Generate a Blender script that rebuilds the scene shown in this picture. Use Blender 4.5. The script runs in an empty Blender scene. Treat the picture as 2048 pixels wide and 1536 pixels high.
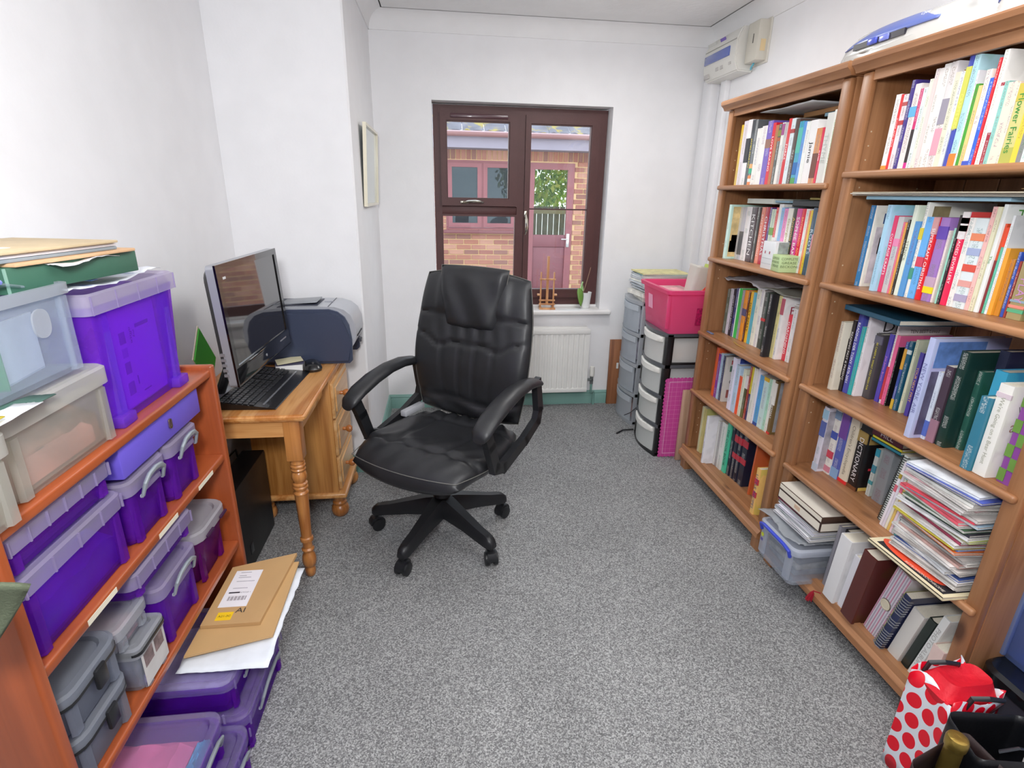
import bpy, bmesh, math, random
from mathutils import Vector, Matrix, Euler
random.seed(11)
R = math.radians
SC = bpy.context.scene
COL = SC.collection
# ------------------------------------------------------------------ camera
cam = bpy.data.objects.new('camera', bpy.data.cameras.new('camera'))
COL.objects.link(cam)
_yaw, _pit, _rol = .128, .3348, .0203
_fw = Vector((math.sin(_yaw)*math.cos(_pit), math.cos(_yaw)*math.cos(_pit), -math.sin(_pit)))
_rt = Vector((math.cos(_yaw), -math.sin(_yaw), 0)); _up = _rt.cross(_fw)
_r2 = _rt*math.cos(_rol) + _up*math.sin(_rol); _u2 = _up*math.cos(_rol) - _rt*math.sin(_rol)
_m = Matrix((_r2, _u2, -_fw)).transposed().to_4x4(); _m.translation = (0, 0, 1.36)
cam.matrix_world = _m
cam.data.sensor_width = 36; cam.data.lens = 36*1092.07/2048
cam.data.clip_start = .02; cam.data.clip_end = 200
SC.camera = cam
# ------------------------------------------------------------------ world, lights, exposure
w = bpy.data.worlds.new('sky'); SC.world = w; w.use_nodes = True
nt = w.node_tree; bg = nt.nodes['Background']
tc = nt.nodes.new('ShaderNodeTexCoord'); sp = nt.nodes.new('ShaderNodeSeparateXYZ'); rp = nt.nodes.new('ShaderNodeValToRGB')
nt.links.new(tc.outputs['Generated'], sp.inputs[0]); nt.links.new(sp.outputs['Z'], rp.inputs[0]); nt.links.new(rp.outputs[0], bg.inputs[0])
rp.color_ramp.elements[0].color = (.80, .84, .88, 1); rp.color_ramp.elements[1].color = (.62, .74, .92, 1)
bg.inputs[1].default_value = 3.2
def area(name, loc, aim, size, power, color=(1, 1, 1), sy=None):
    l = bpy.data.lights.new(name, 'AREA'); l.size = size; l.energy = power; l.color = color
    if sy: l.shape = 'RECTANGLE'; l.size_y = sy
    o = bpy.data.objects.new(name, l); COL.objects.link(o); o.location = loc
    o.rotation_euler = (Vector(aim)-Vector(loc)).to_track_quat('-Z', 'Y').to_euler()
    return o
area('ceiling_bounce_light', (.75, .75, 2.2), (.75, .75, 0), 1.5, 18, (1, .99, .98))
area('flash_light', (-.12, -.10, 1.66), (.25, 3, 1.45), .22, 21, (.97, .98, 1))
area('room_lamp_light', (.80, 2.60, 2.12), (.80, 2.60, 0), .3, 5, (1, .985, .96))
pl = bpy.data.lights.new('lamp_glow_light', 'POINT'); pl.energy = 1.9; pl.shadow_soft_size = .09; pl.color = (1, .985, .96)
plo = bpy.data.objects.new('lamp_glow_light', pl); COL.objects.link(plo); plo.location = (.80, 2.60, 2.0)
SC.view_settings.view_transform = 'Standard'; SC.view_settings.look = 'None'
SC.view_settings.exposure = 0.3; SC.view_settings.gamma = 1; SC.view_settings.use_curve_mapping = False
SC.cycles.transparent_max_bounces = 24; SC.cycles.max_bounces = 8

# ------------------------------------------------------------------ helpers
def hx(h):
    if not isinstance(h, str): return tuple(h)[:3]+(1,)
    v = [int(h[i:i+2], 16)/255 for i in (0, 2, 4)]
    return tuple(c/12.92 if c <= .04045 else ((c+.055)/1.055)**2.4 for c in v)+(1,)
_M = {}
def mat(h, rough=.5, metal=0, spec=.5, bump=0, bscale=60, var=0, vscale=8, coat=0, name=None, emit=0):
    key = (h, rough, metal, spec, bump, bscale, var, vscale, coat, emit)
    if key in _M: return _M[key]
    m = bpy.data.materials.new(name or 'paint_'+str(len(_M))); m.use_nodes = True
    nt = m.node_tree; b = nt.nodes['Principled BSDF']
    b.inputs['Base Color'].default_value = hx(h); b.inputs['Roughness'].default_value = rough
    b.inputs['Metallic'].default_value = metal; b.inputs['Specular IOR Level'].default_value = spec
    b.inputs['Coat Weight'].default_value = coat
    tc = nt.nodes.new('ShaderNodeTexCoord')
    n = nt.nodes.new('ShaderNodeTexNoise'); n.inputs['Scale'].default_value = vscale; n.inputs['Detail'].default_value = 4
    nt.links.new(tc.outputs['Object'], n.inputs['Vector'])
    hsv = nt.nodes.new('ShaderNodeHueSaturation'); hsv.inputs['Color'].default_value = hx(h)
    mr = nt.nodes.new('ShaderNodeMapRange'); mr.inputs['From Min'].default_value = .3; mr.inputs['From Max'].default_value = .7
    v = max(var, .02); mr.inputs['To Min'].default_value = 1-v; mr.inputs['To Max'].default_value = 1+v
    nt.links.new(n.outputs[0], mr.inputs['Value']); nt.links.new(mr.outputs[0], hsv.inputs['Value'])
    nt.links.new(hsv.outputs[0], b.inputs['Base Color'])
    if bump:
        n2 = nt.nodes.new('ShaderNodeTexNoise'); n2.inputs['Scale'].default_value = bscale; n2.inputs['Detail'].default_value = 5
        bp = nt.nodes.new('ShaderNodeBump'); bp.inputs['Strength'].default_value = bump; bp.inputs['Distance'].default_value = .003
        nt.links.new(tc.outputs['Object'], n2.inputs['Vector']); nt.links.new(n2.outputs[0], bp.inputs['Height'])
        nt.links.new(bp.outputs[0], b.inputs['Normal'])
    if emit:
        b.inputs['Emission Color'].default_value = hx(h); b.inputs['Emission Strength'].default_value = emit
    _M[key] = m
    return m
def plastic(h, alpha=.5, rough=.25, tint=None, name='clear_plastic'):
    """see-through moulded plastic: part transparent, part scattering"""
    key = ('pl', h, alpha, rough, tint)
    if key in _M: return _M[key]
    m = bpy.data.materials.new(name); m.use_nodes = True
    nt = m.node_tree; b = nt.nodes['Principled BSDF']; out = nt.nodes['Material Output']
    b.inputs['Base Color'].default_value = hx(h); b.inputs['Roughness'].default_value = rough
    tr = nt.nodes.new('ShaderNodeBsdfTransparent'); tr.inputs[0].default_value = hx(tint or h)
    tl = nt.nodes.new('ShaderNodeBsdfTranslucent'); tl.inputs[0].default_value = hx(h)
    m1 = nt.nodes.new('ShaderNodeMixShader'); m1.inputs[0].default_value = .35
    m2 = nt.nodes.new('ShaderNodeMixShader'); m2.inputs[0].default_value = alpha
    nt.links.new(b.outputs[0], m1.inputs[1]); nt.links.new(tl.outputs[0], m1.inputs[2])
    nt.links.new(tr.outputs[0], m2.inputs[1]); nt.links.new(m1.outputs[0], m2.inputs[2]); nt.links.new(m2.outputs[0], out.inputs[0])
    _M[key] = m
    return m
def wood(c1, c2, axis, rough=.42, scale=1.0, knots=True, name='wood', coat=.15):
    key = ('w', c1, c2, axis, scale, rough)
    if key in _M: return _M[key]
    m = bpy.data.materials.new(name); m.use_nodes = True
    nt = m.node_tree; b = nt.nodes['Principled BSDF']; L = nt.links.new; N = nt.nodes.new
    tc = N('ShaderNodeTexCoord'); oi = N('ShaderNodeObjectInfo'); mp = N('ShaderNodeMapping')
    s = [14*scale]*3; s['XYZ'.index(axis)] = 1.1*scale; mp.inputs['Scale'].default_value = s
    sh = N('ShaderNodeVectorMath'); sh.operation = 'ADD'; cb = N('ShaderNodeCombineXYZ')
    mu = N('ShaderNodeMath'); mu.operation = 'MULTIPLY'; mu.inputs[1].default_value = 9
    L(oi.outputs['Random'], mu.inputs[0])
    for i in range(3): L(mu.outputs[0], cb.inputs[i])
    L(tc.outputs['Object'], sh.inputs[0]); L(cb.outputs[0], sh.inputs[1]); L(sh.outputs[0], mp.inputs[0])
    n = N('ShaderNodeTexNoise'); n.inputs['Scale'].default_value = 1.0; n.inputs['Detail'].default_value = 3; n.inputs['Distortion'].default_value = .6
    L(mp.outputs[0], n.inputs['Vector'])
    mm = N('ShaderNodeMath'); mm.operation = 'MULTIPLY'; mm.inputs[1].default_value = 20; L(n.outputs[0], mm.inputs[0])
    sn = N('ShaderNodeMath'); sn.operation = 'SINE'; L(mm.outputs[0], sn.inputs[0])
    mr = N('ShaderNodeMapRange'); mr.inputs['From Min'].default_value = -1; L(sn.outputs[0], mr.inputs['Value'])
    mp2 = N('ShaderNodeMapping'); s2 = [170]*3; s2['XYZ'.index(axis)] = 5; mp2.inputs['Scale'].default_value = s2; L(tc.outputs['Object'], mp2.inputs[0])
    n2 = N('ShaderNodeTexNoise'); n2.inputs['Scale'].default_value = 1; n2.inputs['Detail'].default_value = 2; L(mp2.outputs[0], n2.inputs['Vector'])
    ad = N('ShaderNodeMix'); ad.data_type = 'FLOAT'; ad.inputs[0].default_value = .5; L(mr.outputs[0], ad.inputs[2]); L(n2.outputs[0], ad.inputs[3])
    cr = N('ShaderNodeValToRGB'); cr.color_ramp.elements[0].position = .15; cr.color_ramp.elements[0].color = hx(c2)
    cr.color_ramp.elements[1].position = .8; cr.color_ramp.elements[1].color = hx(c1); L(ad.outputs[0], cr.inputs[0])
    last = cr.outputs[0]
    if knots:
        mp3 = N('ShaderNodeMapping'); s3 = [5.5]*3; s3['XYZ'.index(axis)] = 2.6; mp3.inputs['Scale'].default_value = s3; L(sh.outputs[0], mp3.inputs[0])
        v = N('ShaderNodeTexVoronoi'); v.inputs['Scale'].default_value = 1; L(mp3.outputs[0], v.inputs['Vector'])
        kr = N('ShaderNodeValToRGB'); kr.color_ramp.elements[0].position = .05; kr.color_ramp.elements[0].color = (1, 1, 1, 1)
        kr.color_ramp.elements[1].position = .12; kr.color_ramp.elements[1].color = (0, 0, 0, 1); L(v.outputs['Distance'], kr.inputs[0])
        mx = N('ShaderNodeMix'); mx.data_type = 'RGBA'; L(kr.outputs[0], mx.inputs[0]); L(last, mx.inputs[6])
        d = hx(c2); mx.inputs[7].default_value = (d[0]*.35, d[1]*.3, d[2]*.3, 1); last = mx.outputs[2]
    L(last, b.inputs['Base Color']); b.inputs['Roughness'].default_value = rough; b.inputs['Coat Weight'].default_value = coat
    b.inputs['Coat Roughness'].default_value = .25
    bp = N('ShaderNodeBump'); bp.inputs['Strength'].default_value = .12; bp.inputs['Distance'].default_value = .002
    L(ad.outputs[0], bp.inputs['Height']); L(bp.outputs[0], b.inputs['Normal'])
    _M[key] = m
    return m
def BM(): return bmesh.new()
def box(bm, x0, x1, y0, y1, z0, z1, bev=0, seg=2, mi=0):
    t = bmesh.new(); bmesh.ops.create_cube(t, size=1)
    for v in t.verts: v.co = Vector(((x0+x1)/2+v.co.x*(x1-x0), (y0+y1)/2+v.co.y*(y1-y0), (z0+z1)/2+v.co.z*(z1-z0)))
    if bev: bmesh.ops.bevel(t, geom=list(t.edges), offset=min(bev, .49*min(abs(x1-x0), abs(y1-y0), abs(z1-z0))), segments=seg, affect='EDGES', profile=.5)
    for f in t.faces: f.material_index = mi
    me = bpy.data.meshes.new('t'); t.to_mesh(me); t.free(); bm.from_mesh(me); bpy.data.meshes.remove(me)
    return bm
def poly(bm, pts, mi=0):
    f = bm.faces.new([bm.verts.new(p) for p in pts]); f.material_index = mi; return f
def prism(bm, pts, axis, a, b, mi=0):
    """pts: 2D outline, extruded from a to b along axis ('X': pts=(y,z); 'Y': (x,z); 'Z': (x,y))"""
    def mk(p, t): return {'X': (t, p[0], p[1]), 'Y': (p[0], t, p[1]), 'Z': (p[0], p[1], t)}[axis]
    A = [bm.verts.new(mk(p, a)) for p in pts]; B = [bm.verts.new(mk(p, b)) for p in pts]; n = len(pts)
    fs = [bm.faces.new(A), bm.faces.new(B[::-1])]
    for i in range(n): fs.append(bm.faces.new((A[i], B[i], B[(i+1) % n], A[(i+1) % n])))
    for f in fs: f.material_index = mi
    return bm
def tube(bm, path, r, n=8, mi=0, cap=True, flat=1):
    P = [Vector(p) for p in path]; rs = r if isinstance(r, (list, tuple)) else [r]*len(P); rings = []; ref = None
    for i, p in enumerate(P):
        d = (P[min(i+1, len(P)-1)]-P[max(i-1, 0)]).normalized()
        if ref is None:
            ref = Vector((0, 0, 1)) if abs(d.z) < .9 else Vector((1, 0, 0))
        u = d.cross(ref).normalized(); v = u.cross(d).normalized(); ref = v
        rings.append([bm.verts.new(p+(u*math.cos(2*math.pi*k/n)+v*flat*math.sin(2*math.pi*k/n))*rs[i]) for k in range(n)])
    for a, b in zip(rings, rings[1:]):
        for k in range(n): bm.faces.new((a[k], a[(k+1) % n], b[(k+1) % n], b[k])).material_index = mi
    if cap: bm.faces.new(rings[0][::-1]).material_index = mi; bm.faces.new(rings[-1]).material_index = mi
    return bm
def lathe(bm, prof, cx=0, cy=0, n=20, mi=0):
    rings = [[bm.verts.new((cx+r*math.cos(2*math.pi*k/n), cy+r*math.sin(2*math.pi*k/n), z)) for k in range(n)] for r, z in prof]
    for a, b in zip(rings, rings[1:]):
        for k in range(n): bm.faces.new((a[k], a[(k+1) % n], b[(k+1) % n], b[k])).material_index = mi
    bm.faces.new(rings[0][::-1]).material_index = mi; bm.faces.new(rings[-1]).material_index = mi
    return bm
def ring(hx_, hy, r, n=4):
    out = []
    for cx, cy, a0 in ((1, 1, 0), (-1, 1, 90), (-1, -1, 180), (1, -1, 270)):
        for k in range(n+1):
            a = R(a0+90*k/n); out.append((cx*(hx_-r)+r*math.cos(a), cy*(hy-r)+r*math.sin(a)))
    return out
def loft(bm, secs, caps=(True, True), cx=0, cy=0, mi=0, n=4, loop=False):
    """secs: (z, half x, half y, corner radius [, dx, dy])"""
    rings = []
    for s in secs:
        dx, dy = (s[4], s[5]) if len(s) > 4 else (0, 0)
        rings.append([bm.verts.new((cx+dx+x, cy+dy+y, s[0])) for x, y in ring(s[1], s[2], s[3], n)])
    m = len(rings[0]); prs = list(zip(rings, rings[1:]))
    if loop: prs.append((rings[-1], rings[0]))
    for a, b in prs:
        for k in range(m): bm.faces.new((a[k], a[(k+1) % m], b[(k+1) % m], b[k])).material_index = mi
    if caps[0] and not loop: bm.faces.new(rings[0][::-1]).material_index = mi
    if caps[1] and not loop: bm.faces.new(rings[-1]).material_index = mi
    return bm
def xf(bm, M):
    bmesh.ops.transform(bm, matrix=M, verts=bm.verts); return bm
def TR(x=0, y=0, z=0, rx=0, ry=0, rz=0): return Matrix.Translation((x, y, z)) @ Euler((rx, ry, rz)).to_matrix().to_4x4()
def obj(name, bm, m, parent=None, label=None, sharp=35, kind=None, me=None):
    if me is None:
        me = bpy.data.meshes.new(name)
        bmesh.ops.recalc_face_normals(bm, faces=bm.faces); bm.to_mesh(me); bm.free()
        for q in (m if isinstance(m, (list, tuple)) else [m]): me.materials.append(q)
        me.polygons.foreach_set('use_smooth', [True]*len(me.polygons)); me.set_sharp_from_angle(angle=R(sharp))
    o = bpy.data.objects.new(name, me); COL.objects.link(o)
    if parent: o.parent = parent
    if label: o['label'] = label
    if kind: o['kind'] = kind
    return o
def tag(o, label, cat, group=None):
    o['label'] = label; o['category'] = cat
    if group: o['group'] = group
    return o
def thing(name, label, cat, loc=(0, 0, 0), rz=0, group=None, rot=None):
    o = bpy.data.objects.new(name, None); COL.objects.link(o); o.empty_display_size = .05
    o.location = loc; o.rotation_euler = rot or (0, 0, rz)
    return tag(o, label, cat, group)
def struct(name, bm, m, parent=None, sharp=35):
    return obj(name, bm, m, parent, kind=None if parent else 'structure', sharp=sharp)
_F = {}
def text_mesh(s):
    if s not in _F:
        c = bpy.data.curves.new('t', 'FONT'); c.body = s; c.size = 1; c.resolution_u = 2; c.align_x = 'CENTER'; c.align_y = 'CENTER'
        o = bpy.data.objects.new('t', c); me = bpy.data.meshes.new_from_object(o)
        bpy.data.objects.remove(o); xs = [v.co.x for v in me.vertices]; ys = [v.co.y for v in me.vertices]
        cx, cy = (min(xs)+max(xs))/2, (min(ys)+max(ys))/2
        for v in me.vertices: v.co.x -= cx; v.co.y -= cy
        _F[s] = (me, max(xs)-min(xs), max(ys)-min(ys))
    return _F[s]
def lettering(name, s, parent, loc, xd, yd, w, h, m, bold=0):
    """flat letters centred at loc, reading along xd, glyph tops towards yd, fitted in w x h"""
    me0, tw, th = text_mesh(s); me = me0.copy(); k = min(w/tw, h/th); xd = Vector(xd); yd = Vector(yd); L = Vector(loc)
    kx = min(w/tw, k*1.25)
    for v in me.vertices: v.co = L+xd*v.co.x*kx+yd*v.co.y*k
    me.materials.clear(); me.materials.append(m)
    o = bpy.data.objects.new(name, me); COL.objects.link(o); o.parent = parent
    return o
def dup(root):
    def cp(o, par):
        c = o.copy(); COL.objects.link(c)
        if par: c.parent = par
        for ch in list(o.children): cp(ch, c)
        return c
    return cp(root, None)
ORD = ['first', 'second', 'third', 'fourth', 'fifth', 'sixth', 'seventh', 'eighth', 'ninth', 'tenth', 'eleventh', 'twelfth', 'thirteenth', 'fourteenth', 'fifteenth', 'sixteenth', 'seventeenth', 'eighteenth', 'nineteenth', 'twentieth', 'twenty-first', 'twenty-second', 'twenty-third', 'twenty-fourth', 'twenty-fifth', 'twenty-sixth', 'twenty-seventh', 'twenty-eighth', 'twenty-ninth', 'thirtieth', 'thirty-first', 'thirty-second', 'thirty-third', 'thirty-fourth', 'thirty-fifth']
# ------------------------------------------------------------------ room shell
D, XL, XR, XC, YC, ZC = 3.4546, -.905, 1.59, -.372, 2.58, 2.262
WX0, WX1, WZ0, WZ1 = -.045, 1.011, .657, 1.852
wallm = mat('f0f0f2', .85, bump=.12, bscale=90, name='wall_paint')
ceilm = mat('ededed', .95, bump=.6, bscale=38, name='ceiling_plaster')
skm = mat('7fa9a0', .45, bump=.1, name='green_gloss_paint')
def carpet():
    m = bpy.data.materials.new('carpet'); m.use_nodes = True; nt = m.node_tree; b = nt.nodes['Principled BSDF']; L = nt.links.new; N = nt.nodes.new
    tc = N('ShaderNodeTexCoord'); n = N('ShaderNodeTexNoise'); n.inputs['Scale'].default_value = 330; n.inputs['Detail'].default_value = 3
    L(tc.outputs['Object'], n.inputs['Vector'])
    v = N('ShaderNodeTexVoronoi'); v.inputs['Scale'].default_value = 300; L(tc.outputs['Object'], v.inputs['Vector'])
    sp = N('ShaderNodeSeparateColor'); L(v.outputs['Color'], sp.inputs[0])
    ad = N('ShaderNodeMix'); ad.data_type = 'FLOAT'; ad.inputs[0].default_value = .55; L(n.outputs[0], ad.inputs[2]); L(sp.outputs[0], ad.inputs[3])
    cr = N('ShaderNodeValToRGB'); e = cr.color_ramp.elements; e[0].position = .2; e[0].color = hx('6a6a6c'); e[1].position = .8; e[1].color = hx('c6c7c7')
    x = cr.color_ramp.elements.new(.5); x.color = hx('949595'); L(ad.outputs[0], cr.inputs[0])
    big = N('ShaderNodeTexNoise'); big.inputs['Scale'].default_value = 2.6; big.inputs['Detail'].default_value = 3; L(tc.outputs['Object'], big.inputs['Vector'])
    mr = N('ShaderNodeMapRange'); mr.inputs['From Min'].default_value = .35; mr.inputs['From Max'].default_value = .65; mr.inputs['To Min'].default_value = .93; mr.inputs['To Max'].default_value = 1.07
    L(big.outputs[0], mr.inputs['Value']); hs = N('ShaderNodeHueSaturation'); L(cr.outputs[0], hs.inputs['Color']); L(mr.outputs[0], hs.inputs['Value'])
    L(hs.outputs[0], b.inputs['Base Color']); b.inputs['Roughness'].default_value = 1; b.inputs['Specular IOR Level'].default_value = .1
    bp = N('ShaderNodeBump'); bp.inputs['Strength'].default_value = 1; bp.inputs['Distance'].default_value = .006
    L(ad.outputs[0], bp.inputs['Height']); L(bp.outputs[0], b.inputs['Normal'])
    return m
YB = -1.35
struct('floor', box(BM(), XL-.1, XR+.1, YB-.1, D+.02, -.06, 0), carpet())
struct('ceiling', box(BM(), XL-.1, XR+.1, YB-.1, D+.3, ZC, ZC+.08), ceilm)
struct('wall_left', box(BM(), XL-.1, XL, YB, YC, 0, ZC), wallm)
struct('wall_right', box(BM(), XR, XR+.1, YB, D+.1, 0, ZC), wallm)
struct('wall_front', box(BM(), XL-.1, XR+.1, YB-.1, YB, 0, ZC), wallm)
bm = BM(); prism(bm, [(XL-.1, YC), (XC-.008, YC), (XC, YC+.008), (XC, D+.02), (XL-.1, D+.02)], 'Z', 0, ZC)
struct('wall_boxed_corner', bm, wallm)
bm = BM(); T = .30
box(bm, XC-.1, WX0, D, D+T, 0, ZC); box(bm, WX1, XR+.1, D, D+T, 0, ZC)
box(bm, WX0, WX1, D, D+T, 0, WZ0-.03); box(bm, WX0, WX1, D, D+T, WZ1, ZC)
struct('wall_back', bm, wallm)
# coving: quarter-hollow strips between the walls and the ceiling
def cove(name, p0, p1, nrm):
    bm = BM(); p0 = Vector(p0); p1 = Vector(p1); nr = Vector(nrm); s = .078; pr = [(0, 0), (0, -s)]
    pr = [(.0, -s-.006), (.006, -s-.006)]+[(.006+(s-.006)*(1-math.cos(R(a))), -s*(1-math.sin(R(a)))) for a in (0, 15, 30, 45, 60, 75, 90)]+[(s+.006, 0), (s+.006, .004), (0, .004)]
    A = [bm.verts.new(p0+nr*u+Vector((0, 0, ZC+z))) for u, z in pr]; B = [bm.verts.new(p1+nr*u+Vector((0, 0, ZC+z))) for u, z in pr]
    n = len(pr)
    for i in range(n): bm.faces.new((A[i], B[i], B[(i+1) % n], A[(i+1) % n]))
    bm.faces.new(A); bm.faces.new(B[::-1])
    struct(name, bm, mat('eeeeef', .7, name='coving_paint'))
cove('trim_1', (XC, D, 0), (XR, D, 0), (0, -1, 0)); cove('trim_2', (XR, YB, 0), (XR, D, 0), (-1, 0, 0))
cove('trim_3', (XC, YC, 0), (XC, D, 0), (1, 0, 0)); cove('trim_4', (XL, YC, 0), (XC+.08, YC, 0), (0, -1, 0)); cove('trim_5', (XL, YB, 0), (XL, YC, 0), (1, 0, 0))
def skirt(name, p0, p1, nrm):
    bm = BM(); p0 = Vector(p0); p1 = Vector(p1); nr = Vector(nrm)
    pr = [(0, 0), (.016, 0), (.016, .066), (.012, .072), (.014, .078), (.008, .09), (0, .092)]
    A = [bm.verts.new(p0+nr*u+Vector((0, 0, z))) for u, z in pr]; B = [bm.verts.new(p1+nr*u+Vector((0, 0, z))) for u, z in pr]; n = len(pr)
    for i in range(n): bm.faces.new((A[i], B[i], B[(i+1) % n], A[(i+1) % n]))
    bm.faces.new(A); bm.faces.new(B[::-1]); struct(name, bm, skm)
skirt('baseboard_back', (XC, D, 0), (XR, D, 0), (0, -1, 0)); skirt('baseboard_side', (XC, YC-.016, 0), (XC, D, 0), (1, 0, 0))
skirt('baseboard_left', (XL, YC, 0), (XC+.016, YC, 0), (0, -1, 0)); skirt('baseboard_right', (XR, 2.5, 0), (XR, D, 0), (-1, 0, 0))
# white trunking in the far right corner, under the fuse box
struct('trim_6', box(box(BM(), XR-.055, XR, D-.13, D-.02, .1, 2.0, .006), XR-.03, XR, D-.25, D-.19, .1, 2.02, .004), mat('ebebee', .6, name='trunking_paint'))
# ------------------------------------------------------------------ window
FY = 3.545
frm = mat('52302f', .5, bump=.25, bscale=140, var=.08, name='mahogany_upvc')
def glassm(name, alpha=.04):
    m = bpy.data.materials.new(name); m.use_nodes = True; nt = m.node_tree; out = nt.nodes['Material Output']
    nt.nodes.remove(nt.nodes['Principled BSDF']); tr = nt.nodes.new('ShaderNodeBsdfTransparent'); gl = nt.nodes.new('ShaderNodeBsdfGlossy'); gl.inputs['Roughness'].default_value = .02
    tr.inputs[0].default_value = (.96, .97, .97, 1); mx = nt.nodes.new('ShaderNodeMixShader'); mx.inputs[0].default_value = alpha
    nt.links.new(tr.outputs[0], mx.inputs[1]); nt.links.new(gl.outputs[0], mx.inputs[2]); nt.links.new(mx.outputs[0], out.inputs[0]); return m
GL = glassm('window_glass')
fx0, fx1, fz0, fz1 = WX0+.004, WX1-.004, .672, WZ1-.008
def rect_frame(bm, x0, x1, z0, z1, w, y0, y1, bev=.004):
    wl, wr, wb, wt = w if isinstance(w, tuple) else (w,)*4
    for q in (((x0, z0), (x1, z0), (x1-wr, z0+wb), (x0+wl, z0+wb)), ((x0, z1), (x0+wl, z1-wt), (x1-wr, z1-wt), (x1, z1)),
              ((x0, z0), (x0+wl, z0+wb), (x0+wl, z1-wt), (x0, z1)), ((x1, z0), (x1, z1), (x1-wr, z1-wt), (x1-wr, z0+wb))):
        prism(bm, q, 'Y', y0, y1)
    return bm
win = bpy.data.objects.new('window_1', None); COL.objects.link(win); win.location = (0, FY, 0); win['kind'] = 'structure'
def wp(name, bm, m=frm): return obj(name, bm, m, win)
wp('window_frame', rect_frame(BM(), fx0, fx1, fz0, fz1, .045, 0, .06))
wp('mullion', prism(BM(), [(.462, -.006), (.506, -.006), (.502, .0), (.502, .05), (.466, .05), (.466, 0)], 'Z', fz0+.045, fz1-.045))
wp('transom', box(BM(), fx0+.04, .465, 0, .05, 1.235, 1.285, .006))
wp('sash', rect_frame(rect_frame(BM(), .0, .462, 1.286, 1.803, (.034, .050, .042, .042), -.018, .04), .028, .418, 1.322, 1.768, .012, -.008, .03), frm)
wp('casement', rect_frame(rect_frame(BM(), .507, .962, .72, 1.803, (.030, .050, .05, .045), -.018, .04), .532, .918, .765, 1.763, .010, -.008, .03), frm)
wp('fixed_bead', rect_frame(BM(), fx0+.04, .465, .715, 1.237, (.008, .014, .02, .012), -.004, .03), frm)
for nm, q in (('pane', (.03, .42, 1.325, 1.765)), ('pane', (0.0, .455, .72, 1.232)), ('pane', (.535, .915, .768, 1.762))):
    wp(nm, box(BM(), q[0]-.006, q[1]+.006, .012, .018, q[2]-.006, q[3]+.006), GL)
wp('glazing_bar', box(BM(), .535, .915, -.002, .012, 1.270, 1.278), mat('4a2a2e', .5))
wp('glazing_seal', rect_frame(BM(), .028, .42, 1.324, 1.768, .004, -.010, .011), mat('8d8a90', .5))
chrome = mat('c9c5b8', .18, 1, name='polished_metal')
def whandle(par, x, z, vert):
    bm = BM()
    pts = [(-.055, 0, 0), (-.05, -.012, 0), (-.02, -.02, .004), (.02, -.022, .006), (.05, -.016, .004), (.07, -.004, 0)]
    tube(bm, pts, [.005, .007, .008, .008, .007, .004], 8); box(bm, -.072, -.02, -.006, 0, -.009, .009, .003)
    xf(bm, TR(x, -.018, z, 0, R(90) if vert else 0, 0)); return wp('handle', bm, chrome)
whandle(win, .185, 1.307, False); whandle(win, .517, 1.19, True)
wp('vent_strip', box(BM(), .06, .40, -.026, -.017, 1.775, 1.797, .003), mat('52323a', .3, coat=.3))
wp('window_reveal_trim', box(BM(), WX0, WX1, -.012, 0, WZ0, WZ0+.016, .003), mat('eeeeee', .5))
bm = BM(); box(bm, -.10, 1.080, 3.405-FY, D-FY+.004, .627, .657, .010, 3); box(bm, WX0, WX1, D-FY, .06, .627, .657)
sill = wp('window_sill', bm, mat('f1f0ee', .35, name='white_gloss_sill'))
# ------------------------------------------------------------------ outside: brick outbuilding across the yard
OY = 8.5
nb = thing('outbuilding', 'brick outbuilding with brown window, half glazed door and tiled roof, outside the window', 'building', (0, OY, 0))
mort = mat('cfae84', .9, bump=.3, name='mortar')
bm = BM()
for x0, x1, z0, z1 in ((-1.2, .06, -.5, 2.0), (.06, 1.12, -.5, .83), (.06, 1.12, 1.81, 2.0), (1.12, 1.27, -.5, 2.0), (1.27, 1.97, 1.80, 2.0), (1.97, 3.6, -.5, 2.0)): box(bm, x0, x1, .012, .24, z0, z1)
obj('wall', bm, mort, nb)
bmats = [mat(c, .85, bump=.4, bscale=50, var=.12, name='brick_clay') for c in ('a87666', '98665a', 'b48672', '8e665c', 'a4705e')]
bme = []
for m in bmats:
    o = obj('brick', box(BM(), -.105, .105, 0, .1, -.030, .030, .003, 1), m); bme.append(o.data); bpy.data.objects.remove(o)
nb_n = 0
for rw in range(28):
    z = -.235+.075*rw
    if z > 1.80: break
    for k in range(-3, 14):
        x = -.02+.225*k+(.1125 if rw % 2 else 0)
        sc = 1
        for a, b, c, d in ((.06, 1.12, .84, 1.82), (1.27, 1.97, -.5, 1.82)):
            if z > c-.02 and z < d:
                l, r_ = x-.107, x+.107
                if l >= a and r_ <= b: sc = 0
                elif l < a < r_: x, sc = (l+a-.005)/2, (a-.005-l)/.214
                elif l < b < r_: x, sc = (r_+b+.005)/2, (r_-b-.005)/.214
        if sc < .15 or x < -.5 or x > 2.75: continue
        o = obj('brick', None, None, nb, me=random.choice(bme)); o.location = (x, random.uniform(-.003, .003), z); o.scale.x = sc
for k in range(44):
    o = obj('brick', None, None, nb, me=random.choice(bme)); o.location = (-.5+.075*k, 0, 1.885); o.rotation_euler.y = R(90); o.scale.x = .62
ofr = mat('8c5458', .45, var=.06, name='brown_joinery')
def owin(name, x0, x1, z0, z1, w, gl):
    f = obj(name, rect_frame(BM(), x0, x1, z0, z1, w, -.01, .06), ofr, nb)
    obj('pane', box(BM(), x0+w, x1-w, .03, .036, z0+w, z1-w), gl, f); return f
dg = plastic('3a4248', .55, .05, 'aab4b8', 'outdoor_glass')
obj('window_frame', rect_frame(BM(), .06, 1.12, .84, 1.81, .035, .01, .08), ofr, nb)
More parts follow.
